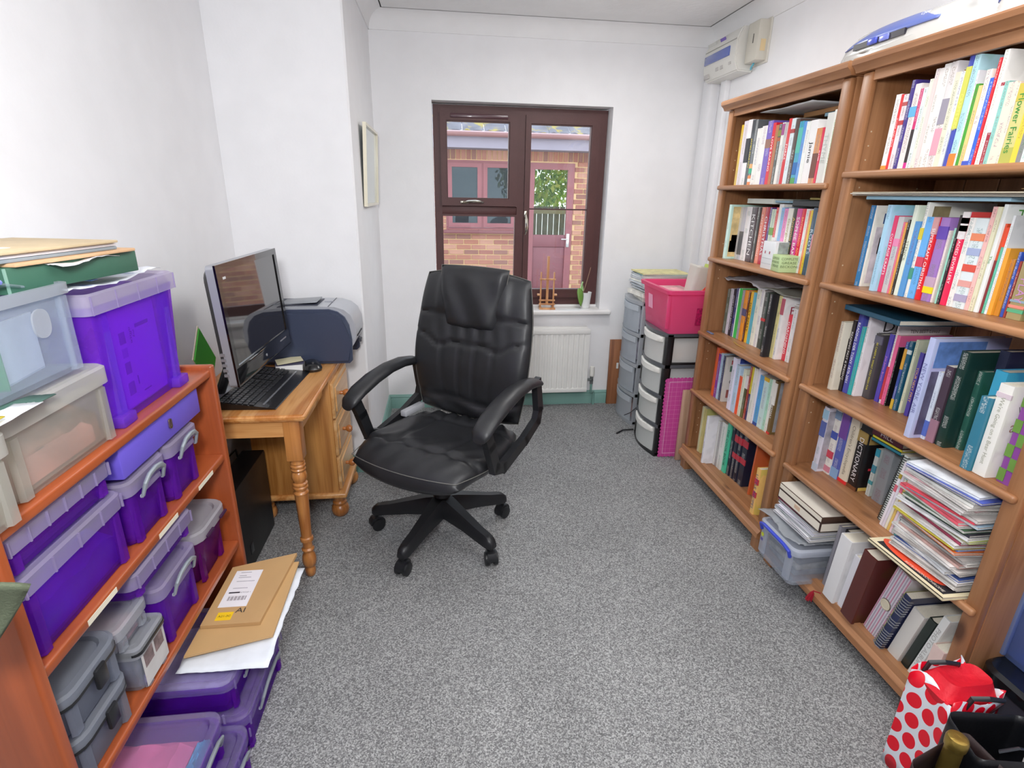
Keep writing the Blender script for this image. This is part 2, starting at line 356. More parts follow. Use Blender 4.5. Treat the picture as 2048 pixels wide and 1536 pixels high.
owin('window_sash', .095, .585, .88, 1.775, .06, dg); owin('window_sash', .61, 1.085, .88, 1.775, .06, dg)
obj('mullion', box(BM(), .583, .612, 0, .07, .87, 1.78), ofr, nb)
obj('window_sill', box(BM(), .02, 1.16, -.07, .05, .79, .84, .01), mat('7a4a4c', .5), nb)
dr = obj('door', rect_frame(BM(), 1.27, 1.97, -.2, 1.80, (.10, .10, .1, .09), 0, .07), ofr, nb)
obj('pane', box(BM(), 1.37, 1.87, .03, .036, .78, 1.71), plastic('5a6660', .12, .05, 'f2f6f2', 'door_glass'), dr)
obj('lower_panel', box(box(BM(), 1.36, 1.88, .02, .05, -.1, .60, .01), 1.37, 1.87, .005, .05, .60, .78, .006), mat('7c4a50', .5, var=.06), dr)
bm = BM(); box(bm, 1.885, 1.93, -.015, 0, .60, .80, .004); tube(bm, [(1.905, -.015, .72), (1.905, -.05, .72), (1.80, -.05, .72)], .01, 8)
obj('door_handle', bm, mat('d8d8d6', .25, .8), dr)
obj('soffit', box(BM(), -1.2, 3.6, -.32, .02, 1.95, 1.99), mat('8e8b98', .7), nb)
obj('fascia', box(BM(), -1.2, 3.6, -.34, -.32, 1.95, 2.10), mat('8f8894', .6), nb)
bm = BM(); prism(bm, [(-.34-.055+.055*math.cos(R(a)), 2.14+.055*math.sin(R(a))) for a in range(180, 361, 20)]+[(-.285, 2.16), (-.30, 2.15), (-.38, 2.15), (-.395, 2.16)][::1], 'X', -1.2, 3.6)
obj('gutter', bm, mat('96706f', .4), nb)
# interlocking roof tiles: rows of rolls, too fine in the photograph to pick apart
bm = BM()
for rw in range(9):
    y0 = -.36+rw*.27; z0 = 2.16+rw*.135
    for k in range(16):
        x0 = -1.2+k*.3+(.15 if rw % 2 else 0)
        prism(bm, [(x0, z0), (x0+.06, z0+.022), (x0+.12, z0), (x0+.17, z0+.014), (x0+.23, z0+.014), (x0+.296, z0-.002), (x0+.29, z0-.02), (x0, z0-.02)], 'Y', y0, y0+.02)
        A = [(x0, y0, z0), (x0+.06, y0, z0+.022), (x0+.12, y0, z0), (x0+.296, y0, z0+.006)]
        for p, q in zip(A, A[1:]): poly(bm, [p, q, (q[0], q[1]+.30, q[2]+.15), (p[0], p[1]+.30, p[2]+.15)])
def rooft():
    m = mat('6e6b70', .9, bump=.8, bscale=25, var=.25, vscale=5, name='weathered_tile'); nt = m.node_tree; b = nt.nodes['Principled BSDF']
    n = nt.nodes.new('ShaderNodeTexNoise'); n.inputs['Scale'].default_value = 6; n.inputs['Detail'].default_value = 6; cr = nt.nodes.new('ShaderNodeValToRGB')
    cr.color_ramp.elements[0].position = .54; cr.color_ramp.elements[0].color = (0, 0, 0, 1); cr.color_ramp.elements[1].position = .62
    mx = nt.nodes.new('ShaderNodeMix'); mx.data_type = 'RGBA'; tcx = nt.nodes.new('ShaderNodeTexCoord')
    nt.links.new(tcx.outputs['Object'], n.inputs[0]); nt.links.new(n.outputs[0], cr.inputs[0]); nt.links.new(cr.outputs[0], mx.inputs[0])
    src = b.inputs['Base Color'].links[0].from_socket; nt.links.new(src, mx.inputs[6]); mx.inputs[7].default_value = hx('9a8a4a'); nt.links.new(mx.outputs[2], b.inputs['Base Color'])
    return m
obj('roof_tiles', bm, rooft(), nb, kind='stuff')
# yard
pv = thing('patio', 'grey paved yard between the house and the brick outbuilding', 'patio', (0, 0, -.26))
obj('paving', box(BM(), -4, 6, 3.9, 12, -.05, 0), mat('8f8b84', .9, bump=.4, var=.12), pv)
fn = thing('fence_reflection', 'grey wooden fence placed behind the outbuilding door as its mirror image', 'fence', (0, 9.7, -.25))  # added behind the door glass to imitate the fence reflected in it
fm = mat('7f8078', .9, bump=.4, var=.15, name='weathered_wood')
for k in range(10): obj('fence_board', box(BM(), 1.32+.1*k, 1.412+.1*k, 0, .015, 0, 1.42, .003, 1), fm, fn)
obj('fence_rail', box(BM(), 1.30, 2.33, -.03, 0, 1.30, 1.38), mat('b8b49a', .8), fn)
def foliage(name, label, cat, c, r, n, cols, leaf=.05, seed=1):
    rnd = random.Random(seed); bm = BM()
    for i in range(n):
        a = rnd.uniform(0, 2*math.pi); el = math.asin(rnd.uniform(-1, 1)); q = rnd.uniform(.55, 1)
        p = Vector((c[0]+r[0]*q*math.cos(a)*math.cos(el), c[1]+r[1]*q*math.sin(a)*math.cos(el), c[2]+r[2]*q*math.sin(el)))
        M = Euler((rnd.uniform(0, 6), rnd.uniform(0, 6), rnd.uniform(0, 6))).to_matrix(); s = leaf*rnd.uniform(.6, 1.4)
        poly(bm, [p+M@Vector(v)*s for v in ((-1, 0, 0), (0, -.45, .1), (1, 0, 0), (0, .45, .1))], rnd.randrange(len(cols)))
    o = obj(name, bm, [mat(x, .6, var=.2) for x in cols], kind='stuff'); return tag(o, label, cat)
foliage('hedge_reflection', 'yellow green hedge foliage above the fence, added as if mirrored in the outbuilding door', 'hedge', (1.75, 10.3, 1.75), (.8, .4, .75), 2600, ('a8cc50', 'd0e070', '74a444', 'b4cc58'), .055, 3)  # added foliage, takes the place of greenery mirrored in the door glass
# added pieces behind the glass stand in for clutter reflected in the outbuilding window
tag(obj('reflection', box(BM(), .20, .40, OY+.12, OY+.2, .94, 1.04, .01), mat('c8633c', .7)), 'small orange parcel in the outbuilding window glass, built as a block behind it', 'box')
tag(obj('white_reflection', loft(BM(), [(.90, .10, .05, .04), (.95, .14, .06, .05), (1.0, .11, .05, .04, .03, 0), (1.04, .04, .03, .02, .05, 0)], cx=.86, cy=OY+.18), mat('e6e8ec', .8, bump=.5)), 'white lump behind the outbuilding right hand window pane, standing in for mirrored clutter', 'cloth')
# ------------------------------------------------------------------ radiator
rd = thing('radiator', 'white ribbed panel radiator on the back wall under the window', 'radiator', (0, 3.36, 0))
rm = mat('ebebe8', .35, name='radiator_enamel')
x0, x1, z0, z1 = .0, .938, .112, .545
pr = [(x0, .03), (x0, .002)]; xx = x0+.015
while xx < x1-.03: pr += [(xx, .002), (xx+.006, .009), (xx+.012, .009), (xx+.018, .002)]; xx += .034
pr += [(x1, .002), (x1, .03)]
obj('panel', prism(BM(), pr, 'Z', z0+.03, z1-.035), rm, rd)
obj('top_rail', box(box(BM(), x0-.002, x1+.002, -.001, .034, z1-.035, z1, .006), x0-.002, x1+.002, -.001, .034, z0, z0+.03, .006), rm, rd)
obj('top_grille', box(BM(), x0+.01, x1-.01, .03, .075, z1-.01, z1+.006, .003), rm, rd)
bm = BM(); lathe(bm, [(.010, .215), (.016, .222), (.017, .25), (.015, .285), (.010, .288)], .972, .02, 16)
obj('thermostat_head', bm, mat('e9e8e2', .4), rd)
bm = BM(); tube(bm, [(.972, .02, .225), (.972, .02, .165)], .011, 10); tube(bm, [(x1-.005, .02, .195), (.972, .02, .195)], .009, 10); tube(bm, [(.972, .002, .195), (.972, .02, .195)], .008, 8)
obj('valve', bm, mat('8a8f90', .3, .8), rd)
bm = BM(); tube(bm, [(.972, .02, .165), (.972, .02, .12), (.98, .03, .10), (1.0, .055, .095), (1.005, .06, .08), (1.005, .06, 0)], .008, 8); obj('pipe', bm, skm, rd)
bm = BM(); tube(bm, [(x0-.004, .02, .15), (x0-.03, .02, .15), (x0-.03, .02, 0)], .008, 8); obj('pipe', bm, mat('e4e4e0', .4), rd)
# ------------------------------------------------------------------ ceiling lamp
cl = thing('ceiling_lamp', 'round pale dome lamp on the ceiling, cut by the top edge of the picture', 'lamp', (.80, 2.60, ZC))
obj('shade', lathe(BM(), [(.165, 0), (.168, -.02), (.16, -.05), (.13, -.08), (.08, -.096), (.02, -.10), (.005, -.10)][::1], 0, 0, 36), mat('cfcfc6', .5, name='opal_shade'), cl)
obj('rim', lathe(BM(), [(.15, .0), (.175, 0), (.175, -.012), (.16, -.014)], 0, 0, 36), mat('d8d8d4', .4), cl)
# ------------------------------------------------------------------ picture, consumer unit
pc = thing('framed_picture', 'slim cream framed picture with pale glass on the side wall left of window', 'picture', (XC, 3.06, 1.29), rot=(0, R(2.5), 0))
obj('frame', xf(rect_frame(BM(), -.25, .25, 0, .37, .012, 0, .016), TR(.02, 0, 0, rz=R(90))), mat('e6dfc8', .3, coat=.3), pc)
obj('print', box(BM(), .003, .010, -.24, .24, .01, .36), mat('b9c4be', .15, coat=.6), pc)
cu = thing('fuse_box', 'white wall mounted fuse box with long blue window high in the right corner', 'fuse box', (XR, 0, 0))
bm = BM(); prism(bm, [(0, 1.97), (-.085, 1.975), (-.105, 2.02), (-.105, 2.12), (-.08, 2.175), (0, 2.175)], 'Y', 2.985, 3.345)
bmesh.ops.bevel(bm, geom=list(bm.edges), offset=.006, segments=2, affect='EDGES')
cw = mat('dfded8', .4, name='cream_plastic'); obj('casing', bm, cw, cu)
obj('window_cover', box(BM(), -.112, -.10, 3.05, 3.33, 2.055, 2.10, .004), mat('5a6cb4', .15, coat=.6), cu)
obj('upper_label', xf(box(BM(), -.002, .001, 3.135, 3.19, -.012, .012), TR(-.0935, 0, 2.148, 0, R(-24), 0)), mat('7a62b8', .5), cu)
obj('panel_line', box(BM(), -.1065, -.10, 2.995, 3.335, 2.118, 2.121), mat('a9a8a2', .5), cu)
obj('paper_label', xf(box(BM(), -.0015, .001, 3.24, 3.33, -.014, .014), TR(-.0935, 0, 2.148, 0, R(-24), 0)), mat('cfcfca', .6), cu)
for y, z, w_ in ((3.18, 2.02, .03), (3.13, 2.02, .03), (3.30, 2.0, .05), (3.04, 2.025, .025)): obj('small_label', box(BM(), -.1045, -.095, y-w_/2, y+w_/2, z-.012, z+.01), mat('c2bfbc', .6), cu)
jb = thing('junction_box', 'cream switch box on the wall just right of the fuse box', 'switch box', (XR, 0, 0))
obj('casing', box(BM(), -.062, 0, 2.865, 2.97, 2.0, 2.175, .005), mat('cfcbbf', .4), jb)
obj('back_plate', box(BM(), -.008, 0, 2.855, 2.985, 1.99, 2.185, .003), mat('d9d6cc', .4), jb)
obj('switch_slot', box(BM(), -.0635, -.06, 2.905, 2.912, 2.08, 2.12), mat('6a6862', .5), jb)
obj('warning_label', box(BM(), -.045, -.02, 2.8635, 2.866, 2.04, 2.09), mat('e0c89a', .6), jb)
obj('lead', tube(BM(), [(-.03, 2.93, 2.0), (-.03, 2.95, 1.985), (-.02, 2.97, 1.98)], .005, 6), mat('62b4cc', .4), jb)
# ------------------------------------------------------------------ office chair
leather = mat('26272a', .42, spec=.5, bump=.2, bscale=30, var=.15, name='black_leather'); bplas = mat('222326', .38, spec=.4, name='black_plastic'); pip = mat('6a6964', .5)
ch = thing('office_chair', 'black leather swivel armchair with five wheeled legs in the middle of the carpet', 'chair', (-.025, 1.985, 0), R(-35))
SEAT = 0
for k, (ax, ay) in enumerate(((-.293, .071), (-.155, -.254), (.204, -.239), (.264, .113), (-.025, .29))):
    # world offsets -> local
    a = math.atan2(ay, ax)+R(35); r = .285
    ux, uy = math.cos(a), math.sin(a); bm = BM()
    secs = []
    for t, wz, hh, zz in ((.02, .040, .046, .155), (.06, .036, .042, .150), (.14, .029, .033, .132), (.22, .025, .027, .112), (.262, .024, .026, .104), (.285, .022, .023, .098), (.300, .013, .014, .092)):
        secs.append([bm.verts.new((ux*t-uy*s*wz, uy*t+ux*s*wz, zz+q*hh)) for s, q in ((-1, -.9), (1, -.9), (1, .1), (.6, .8), (-.6, .8), (-1, .1))])
    for A, B in zip(secs, secs[1:]):
        for i in range(6): bm.faces.new((A[i], A[(i+1) % 6], B[(i+1) % 6], B[i]))
    bm.faces.new(secs[0]); bm.faces.new(secs[-1][::-1]); bmesh.ops.bevel(bm, geom=[e for e in bm.edges if e.calc_face_angle(0) > .5], offset=.004, segments=2, affect='EDGES')
    obj('base_arm', bm, bplas, ch, sharp=50)
    sw = (40, 5, -35, 20, 60)[k]; cx, cy = ux*r, uy*r; bm = BM()
    prism(bm, [(-.031, .026), (-.030, .046), (-.020, .060), (0, .066), (.02, .060), (.030, .046), (.031, .030), (.018, .034), (-.018, .030)], 'Y', -.017, .017)
    tube(bm, [(0, 0, .092), (0, 0, .045)], .009, 8); xf(bm, TR(cx, cy, 0, rz=R(sw)+a))
    cas = obj('caster', bm, bplas, ch)
    for s in (-1, 1):
        wbm = BM(); prof = []
        lathe(wbm, [(.008, 0), (.020, .0), (.0265, .004), (.0275, .012), (.0265, .018), (.02, .020)], 0, 0, 20)
        xf(wbm, TR(cx, cy, .0278, rz=R(sw)+a) @ TR(0, s*.006 if s > 0 else -.006, 0, rx=R(-90 if s > 0 else 90)))
        obj('wheel', wbm, bplas, cas, sharp=45)
obj('hub', lathe(BM(), [(.03, .10), (.045, .105), (.05, .13), (.045, .17), (.036, .185), (.034, .23), (.034, .30), (.03, .305)], 0, 0, 24), bplas, ch)
obj('gas_column', lathe(BM(), [(.022, .29), (.022, .40), (.018, .405)], 0, 0, 16), mat('2a2a2c', .25, .9), ch)
obj('tilt_mechanism', box(BM(), -.08, .08, -.12, .13, .375, .42, .012), bplas, ch)
OX = .035
def cushion(name, w, h, t, prof, fn, M, nu=44, nv=52, par=ch, m=leather, cr=.13, back=None):
    """pillow on a rounded outline; fn(u, v) adds height; prof(v) = width factor; M places it"""
    bm = BM(); top = []; bot = []
    for j in range(nv+1):
        v = -1+2*j/nv; rt = []; rb = []
        v2 = math.copysign(1-(1-abs(v))**1.5, v) if 0 else v
        for i in range(nu+1):
            u = -1+2*i/nu
            x = u*w/2*math.sqrt(1-cr*v*v)*prof(v); y = v*h/2*math.sqrt(1-cr*u*u)
            e = ((1-abs(u)**5)*(1-abs(v)**5)); e = max(e, 0)**.45
            z = t*e+fn(u, v)*min(1, e*1.6); zb = -(back or t*.4)*e
            rt.append(bm.verts.new((x, y, z))); rb.append(None if abs(u) > .999 or abs(v) > .999 else bm.verts.new((x, y, zb)))
        top.append(rt); bot.append([rt[i] if rb[i] is None else rb[i] for i in range(nu+1)])
    for j in range(nv):
        for i in range(nu):
            bm.faces.new((top[j][i], top[j][i+1], top[j+1][i+1], top[j+1][i]))
            q = (bot[j][i], bot[j+1][i], bot[j+1][i+1], bot[j][i+1])
            if len(set(q)) == 4:
                try: bm.faces.new(q)
                except ValueError: pass
    edge = [top[0][i].co.copy() for i in range(nu+1)]+[top[j][nu].co.copy() for j in range(1, nv+1)]+[top[nv][i].co.copy() for i in range(nu-1, -1, -1)]+[top[j][0].co.copy() for j in range(nv-1, 0, -1)]
    xf(bm, M); o = obj(name, bm, m, par, sharp=60)
    pb = BM(); pts = [M @ (p*1.002+Vector((0, 0, .001))) for p in edge[::2]]; pts.append(pts[0]); tube(pb, pts, .0016, 5, cap=False); obj('piping', pb, pip, o)
    return o
gv = lambda d, w_=.03: math.exp(-(d/w_)**2)
def seatfn(u, v):
    z = -.008*gv(abs(u)-.42, .035)*(1 if v > -.45 else 0) - .012*gv(v+.48+.06*u*u, .05) - .008*gv(v-.55, .04)
    z += .006*math.sin(9*u+5*v)*gv(v+.2, .4)*.6+.004*math.sin(17*u-11*v+1)*gv(v+.55, .35)
    z -= .018*gv(u, .6)*gv(v-.2, .5); z += .007*math.sin(23*u+6*v*v)*gv(v-.85, .2)
    return z
# seat: local x right, y back; front edge falls away
def seatM(bm_=None): return TR(OX, -.055, .445, rx=R(-1))
st = cushion('seat', .54, .53, .052, lambda v: 1-.10*max(0, v)**2-.06*max(0, -v-.4), seatfn, seatM(), back=.05, cr=.24)
for v in st.data.vertices:
    y = v.co.y
    if y < -.16: v.co.z -= ((-.16-y)/.15)**2*.040
def backfn(u, v):
    # v: -1 bottom .. 1 top
    z = 0
    V1 = .18-.10*(1-abs(u))+(.07*gv(abs(u)-.45, .12)*-1)
    z -= .010*gv(v-(.02+.13*abs(u)**1.2-.10*gv(abs(u)-.52, .16)), .018)
    z -= .010*gv(v-(.42-.03*(1-abs(u))), .016)
    z += .013*(.5+.5*math.tanh((v-.44)*20))*(.5+.5*math.tanh((.62-abs(u)-.0+.10*(v-.4))*22))
    for c in (-.45, -.15, .15, .45): z -= .007*gv(u-c*(1+.1*v), .022)*(1 if v < .02 else 0)*(1 if v > -.72 else 0)
    z += .005*math.sin(26*u+2*v)*gv(v-.22, .14)*(1-abs(u)) - .012*gv(v+.74+.03*math.sin(5*u), .05) + .006*math.sin(8*u+14*v)*gv(v+.85, .12)
    z += .012*gv(v+.25, .35)
    return z
def backM(): return TR(OX-.012, .215, .772, rx=R(90-9)) 
bk = cushion('backrest', .535, .61, .045, lambda v: 1-.05*v*v+.0*v, backfn, backM(), back=.06, cr=.16)
# bend it slightly, wings forward
Mi = backM().inverted(); Mb = backM()
def bend(o):
    for v in o.data.vertices:
        p = Mi @ v.co; p.z += .9*p.x*p.x*.35-.28*(p.y+.02)**2*1.0+(.12*max(0, p.y-.12)); v.co = Mb @ p
bend(bk)
for c in bk.children: bend(c)
# padded head pillow
hp = BM()
hc = cushion('head_pillow', .275, .245, .036, lambda v: 1+.17*v, lambda u, v: .004*math.sin(6*u+3*v), backM() @ TR(0, .195, .040), nu=24, nv=24, back=.02, cr=.08)
bend(hc)
for c in hc.children: bend(c)
obj('back_shell', xf(loft(BM(), [(-.055, .20, .27, .09), (-.075, .17, .24, .09)], (True, True)), Mb), bplas, ch)
# armrests: arched pads on bent brackets
for s in (-1, 1):
    x = OX+s*.285; bm = BM(); secs = []
    for t, y, z, wd, th in ((0, -.235, .625, .020, .016), (1, -.22, .640, .030, .022), (2, -.17, .668, .033, .024), (3, -.09, .695, .033, .024), (4, 0, .713, .031, .023), (5, .09, .716, .029, .022), (6, .16, .706, .027, .02), (7, .205, .692, .02, .015)):
        secs.append([bm.verts.new((x+1.22*wd*math.cos(R(q)), y, z-.02+.95*th*math.sin(R(q)))) for q in range(0, 360, 30)])
    for A, B in zip(secs, secs[1:]):
        for i in range(12): bm.faces.new((A[i], A[(i+1) % 12], B[(i+1) % 12], B[i]))
    bm.faces.new(secs[0]); bm.faces.new(secs[-1][::-1]); ar = obj('arm_pad', bm, leather, ch, sharp=60)
    bm = BM(); P = [(x, -.20, .63), (x, -.165, .55), (x, -.13, .455), (x, -.07, .435), (x, .10, .475), (x, .20, .515), (x, .215, .56), (x, .19, .68)]
    for p, q in zip(P, P[1:]):
        p = Vector(p); q = Vector(q); d = (q-p).normalized(); nn = Vector((1, 0, 0)).cross(d); ext = d*.012
        pts = [p-ext+nn*.022, q+ext+nn*.020, q+ext-nn*.020, p-ext-nn*.022]; prism(bm, [(a.y, a.z) for a in pts], 'X', x-.012, x+.012)
    obj('arm_bracket', bm, bplas, ch)
    bm = BM(); tube(bm, [(x, -.08, .44), (x-s*.12, -.06, .41)], .012, 8); tube(bm, [(x, .08, .465), (x-s*.12, .06, .415)], .012, 8); obj('arm_bolt_bar', bm, bplas, ch)
bm = BM(); box(bm, OX+.19, OX+.25, .02, .09, .375, .41, .01); tube(bm, [(OX+.08, .05, .395), (OX+.2, .05, .395)], .006, 8); obj('tilt_lever', bm, bplas, ch)
bm = BM(); box(bm, OX-.265, OX-.235, .04, .17, .475, .50, .004)
obj('grey_clip', bm, mat('b4b6bc', .35), ch, 'pale grey clip at the seat side')
# ------------------------------------------------------------------ pine desk with drawer pedestal
pz = lambda ax: wood('dba366', 'b5702f', ax, .3, coat=.35, name='orange_pine')
dk = thing('desk', 'orange pine desk with turned leg and drawer pedestal against the left wall', 'desk', (0, 0, 0))
TX1 = -.462; TY0 = 1.725; TY1 = YC-.012; TZ = .662
bm = BM(); prism(bm, [(XL+.004, TY0), (TX1-.012, TY0), (TX1-.003, TY0+.004), (TX1, TY0+.012), (TX1, TY1), (XL+.004, TY1)], 'Z', TZ-.024, TZ)
bmesh.ops.bevel(bm, geom=[e for e in bm.edges if abs(e.verts[0].co.z-e.verts[1].co.z) < 1e-4], offset=.008, segments=3, affect='EDGES')
obj('tabletop', bm, pz('Y'), dk)
obj('apron', box(BM(), XL+.02, TX1-.03, TY0+.022, TY0+.042, TZ-.085, TZ-.022), pz('X'), dk)
obj('apron', box(BM(), TX1-.052, TX1-.034, TY0+.07, 2.15, TZ-.085, TZ-.022), pz('Y'), dk)
def turned_leg(x, y):
    bm = BM(); box(bm, x-.027, x+.027, y-.027, y+.027, .485, TZ-.024, .003)
    P = [(.012, .0), (.017, .006), (.019, .02), (.018, .034), (.015, .04), (.021, .046), (.0245, .06), (.025, .075), (.022, .092), (.016, .102), (.015, .106), (.0215, .112), (.0225, .118), (.017, .124), (.0165, .145), (.017, .15), (.0225, .153), (.0235, .160), (.0225, .166), (.018, .17),
         (.0205, .25), (.0225, .32), (.0235, .343), (.0245, .347), (.0265, .352), (.0245, .357), (.020, .361), (.0195, .366), (.0255, .370), (.026, .376), (.0225, .380), (.0255, .384), (.0255, .390), (.020, .394), (.0205, .398), (.0255, .407), (.0265, .420), (.024, .430), (.0205, .436),
         (.024, .440), (.0255, .445), (.0225, .450), (.0255, .455), (.0255, .460), (.0215, .465), (.0245, .469), (.0235, .474), (.0215, .478), (.0225, .487)]
    lathe(bm, P, x, y, 20); return bm
leg_m = wood('c98a4c', '9a5a26', 'Z', .3, coat=.35, name='orange_pine')
obj('leg', turned_leg(-.515, 1.772), leg_m, dk); obj('leg', turned_leg(XL+.04, 1.772), leg_m, dk)
PY0, PY1, PX1 = 2.15, 2.485, -.450
ped = obj('pedestal', box(BM(), -.80, PX1-.018, PY0, PY1, .125, TZ-.026, .002), wood('cf9350', 'a0642a', 'Z', .32, coat=.3, name='orange_pine'), dk)
obj('pedestal_base', box(BM(), -.81, PX1+.016, PY0-.012, PY1+.012, .10, .125, .009, 3), pz('Y'), ped)
for x, y in ((-.475, PY0+.03), (-.475, PY1-.02), (-.78, PY0+.03), (-.78, PY1-.02)):
    obj('bun_foot', lathe(BM(), [(.022, 0), (.034, .012), (.038, .03), (.034, .048), (.026, .056), (.030, .062), (.030, .068), (.024, .075), (.028, .088), (.032, .10)], x, y, 22), leg_m, ped)
for z0, z1 in ((.135, .285), (.295, .455), (.465, .618)):
    bm = BM(); box(bm, PX1-.018, PX1-.004, PY0+.012, PY1-.012, z0, z1, .003)
    rect = [(PY0+.035, z0+.024), (PY1-.035, z0+.024), (PY1-.035, z1-.024), (PY0+.035, z1-.024)]
    prism(bm, rect, 'X', PX1-.005, PX1+.001)
    d = obj('drawer', bm, wood('dfb783', 'c48e52', 'Y', .3, coat=.35, name='orange_pine'), dk)
    zc = (z0+z1)/2+.005
    kb = lathe(BM(), [(.007, 0), (.0085, .008), (.0075, .013), (.014, .02), (.0165, .028), (.015, .036), (.008, .041)], 0, 0, 18); xf(kb, TR(PX1, (PY0+PY1)/2-.06, zc, ry=R(90)))
    obj('knob', kb, mat('b06a34', .22, coat=.7, name='varnished_pine'), d)
# ------------------------------------------------------------------ monitor
mo = thing('monitor', 'widescreen monitor with silver edge and dark screen on the pine desk', 'monitor', (-.620, 1.912, .665), rot=(0, R(-3), R(-2)))
# local: +x faces the room, y along the desk, z up. panel spans y -.30..+.27
silver = mat('a9abb2', .32, .4, name='silver_plastic'); gb = mat('0c0c0f', .12, coat=.6, name='gloss_black')
PZ0, PZ1 = .124, .488; Y0m, Y1m = -.264, .264
obj('rear_housing', xf(loft(BM(), [(-.010, .180, .262, .02), (-.030, .165, .245, .03), (-.046, .10, .17, .04)]), TR(.0, (Y0m+Y1m)/2, (PZ0+PZ1)/2, ry=R(90))), bplas, mo)
bm = loft(BM(), [(-.012, .182, .264, .012), (.010, .182, .264, .012)]); xf(bm, TR(0, (Y0m+Y1m)/2, (PZ0+PZ1)/2, ry=R(90))); obj('silver_edge', bm, silver, mo)
bm = BM()
bz = rect_frame(BM(), Y0m, Y1m, PZ0, PZ1, (.024, .024, .062, .020), 0, .006); xf(bz, TR(.0165, 0, 0, rz=R(90))); obj('bezel', bz, gb, mo)
bb = box(BM(), .008, .0175, Y0m+.003, Y1m-.003, PZ0+.003, PZ0+.058, .004); obj('lower_bezel', bb, gb, mo)
scm = bpy.data.materials.new('screen_off'); scm.use_nodes = True; b_ = scm.node_tree.nodes['Principled BSDF']; b_.inputs['Base Color'].default_value = (.012, .010, .010, 1); b_.inputs['Roughness'].default_value = .04; b_.inputs['IOR'].default_value = 2.6
obj('screen', box(BM(), .008, .013, Y0m+.022, Y1m-.022, PZ0+.060, PZ1-.018), scm, mo)
obj('power_button', xf(lathe(BM(), [(.005, 0), (.005, .003)], 0, 0, 12), TR(.016, -.01, PZ0+.03, ry=R(90))), silver, mo)
obj('maker_badge', box(BM(), .0170, .0178, Y1m-.12, Y1m-.05, PZ0+.035, PZ0+.040), mat('8a8a90', .4), mo)
obj('corner_label', box(BM(), .0128, .0135, Y0m+.045, Y0m+.065, PZ1-.045, PZ1-.038), mat('d8d8d8', .5), mo)
for k in range(5): obj('side_port', box(BM(), -.02, -.006, Y0m-.004, Y0m+.004, PZ0+.10-.016*k, PZ0+.108-.016*k), mat('9a9a9e', .3, .5), mo)
bm = BM(); tube(bm, [(-.17, 0, .02), (-.12, 0, .12), (-.045, 0, .26)], [.030, .028, .024], 10, flat=.5)
obj('stand_arm', bm, bplas, mo)
obj('stand_base', loft(BM(), [(0, .065, .15, .05), (.010, .065, .15, .05), (.018, .045, .10, .04), (.03, .03, .04, .02)], cx=-.195, cy=0), silver, mo)
# ------------------------------------------------------------------ keyboard, mouse, notes, green folder
kb = thing('keyboard', 'black slim keyboard with curved wrist rest on the desk below the monitor', 'keyboard', (-.655, 1.99, TZ+.001), R(-3))
kx0, kx1, ky0, ky1 = -.10, .10, -.205, .205
bm = BM(); pr = [(kx0, .004), (kx0, .022), (-.085, .026), (.035, .012), (.098, .003), (.10, .0), (kx0+.01, 0)]
prism(bm, pr, 'Y', ky0, ky1); bmesh.ops.bevel(bm, geom=[e for e in bm.edges if e.calc_face_angle(0) > 1.2], offset=.003, segments=2, affect='EDGES'); obj('body', bm, mat('141416', .3, coat=.3, name='black_plastic'), kb)
kme = None
for r_ in range(6):
    y = ky0+.012; i = 0
    while y < ky1-.02:
        wd = .0175 if not (r_ == 5 and .05 < y-ky0 < .14) else .09
        x = -.078+.0195*r_; z = .0255-.00225*r_*.95
        if wd < .05:
            if kme is None: kme = obj('key', box(BM(), -.0078, .0078, -.0078, .0078, 0, .005, .0018, 1), mat('1c1c1f', .35, coat=.2), kb).data; o = kb.children[-1]
            else: o = obj('key', None, None, kb, me=kme)
        else: o = obj('key', box(BM(), -.0078, .0078, -.0078, .078, 0, .005, .0018, 1), mat('1c1c1f', .35, coat=.2), kb)
        o.location = (x, y, z-.0015); o.rotation_euler.y = R(6.5); y += wd+.0015+(.007 if i in (12, 15) and wd < .05 else 0); i += 1
obj('media_strip', box(BM(), .05, .056, ky0+.02, ky1-.02, .008, .0105), mat('8e9096', .25, .5), kb)
ms = thing('mouse', 'small black computer mouse beside the keyboard under the printer', 'mouse', (-.545, 2.235, TZ+.001), R(20))
obj('body', loft(BM(), [(0, .034, .055, .028), (.010, .036, .058, .03), (.024, .030, .050, .028), (.032, .017, .032, .016)]), mat('141416', .25, coat=.4), ms)
obj('wheel', xf(lathe(BM(), [(.007, -.003), (.008, 0), (.007, .003)], 0, 0, 12), TR(0, -.03, .030, ry=R(90))), mat('3a3a3e', .4), ms)
nc = thing('note_block', 'block of white notes with a dark cover slip between monitor and mouse', 'notepad', (-.625, 2.235, TZ+.001), R(8))
bm = BM(); prism(bm, [(-.055, -.05), (.045, -.05), (.045, .03), (-.055, .03)], 'Z', 0, .028); obj('paper', bm, mat('ecebea', .8), nc)
obj('cover_slip', xf(box(BM(), -.062, .048, -.045, .035, 0, .002), TR(0, 0, .029, ry=R(-3), rz=R(5))), mat('44425a', .5), nc)
obj('loose_sheet', xf(box(BM(), -.05, .05, -.04, .04, 0, .0015), TR(-.01, .01, .034, ry=R(-4), rz=R(14))), mat('d6cfae', .7), nc)
gf = thing('green_folder', 'bright green folder with cream edge standing behind the monitor', 'folder', (-.83, 1.70, TZ+.002), rot=(R(-38), 0, R(12)))
obj('cover', box(BM(), -.003, .001, -.09, .10, .0, .13), mat('4cb83c', .45), gf); obj('edge', box(BM(), -.006, -.003, -.097, .105, -.002, .137), mat('e8dcc0', .6), gf)
gf.location = (-.84, 1.93, .745); gf.rotation_euler = (R(-48), 0, R(6))
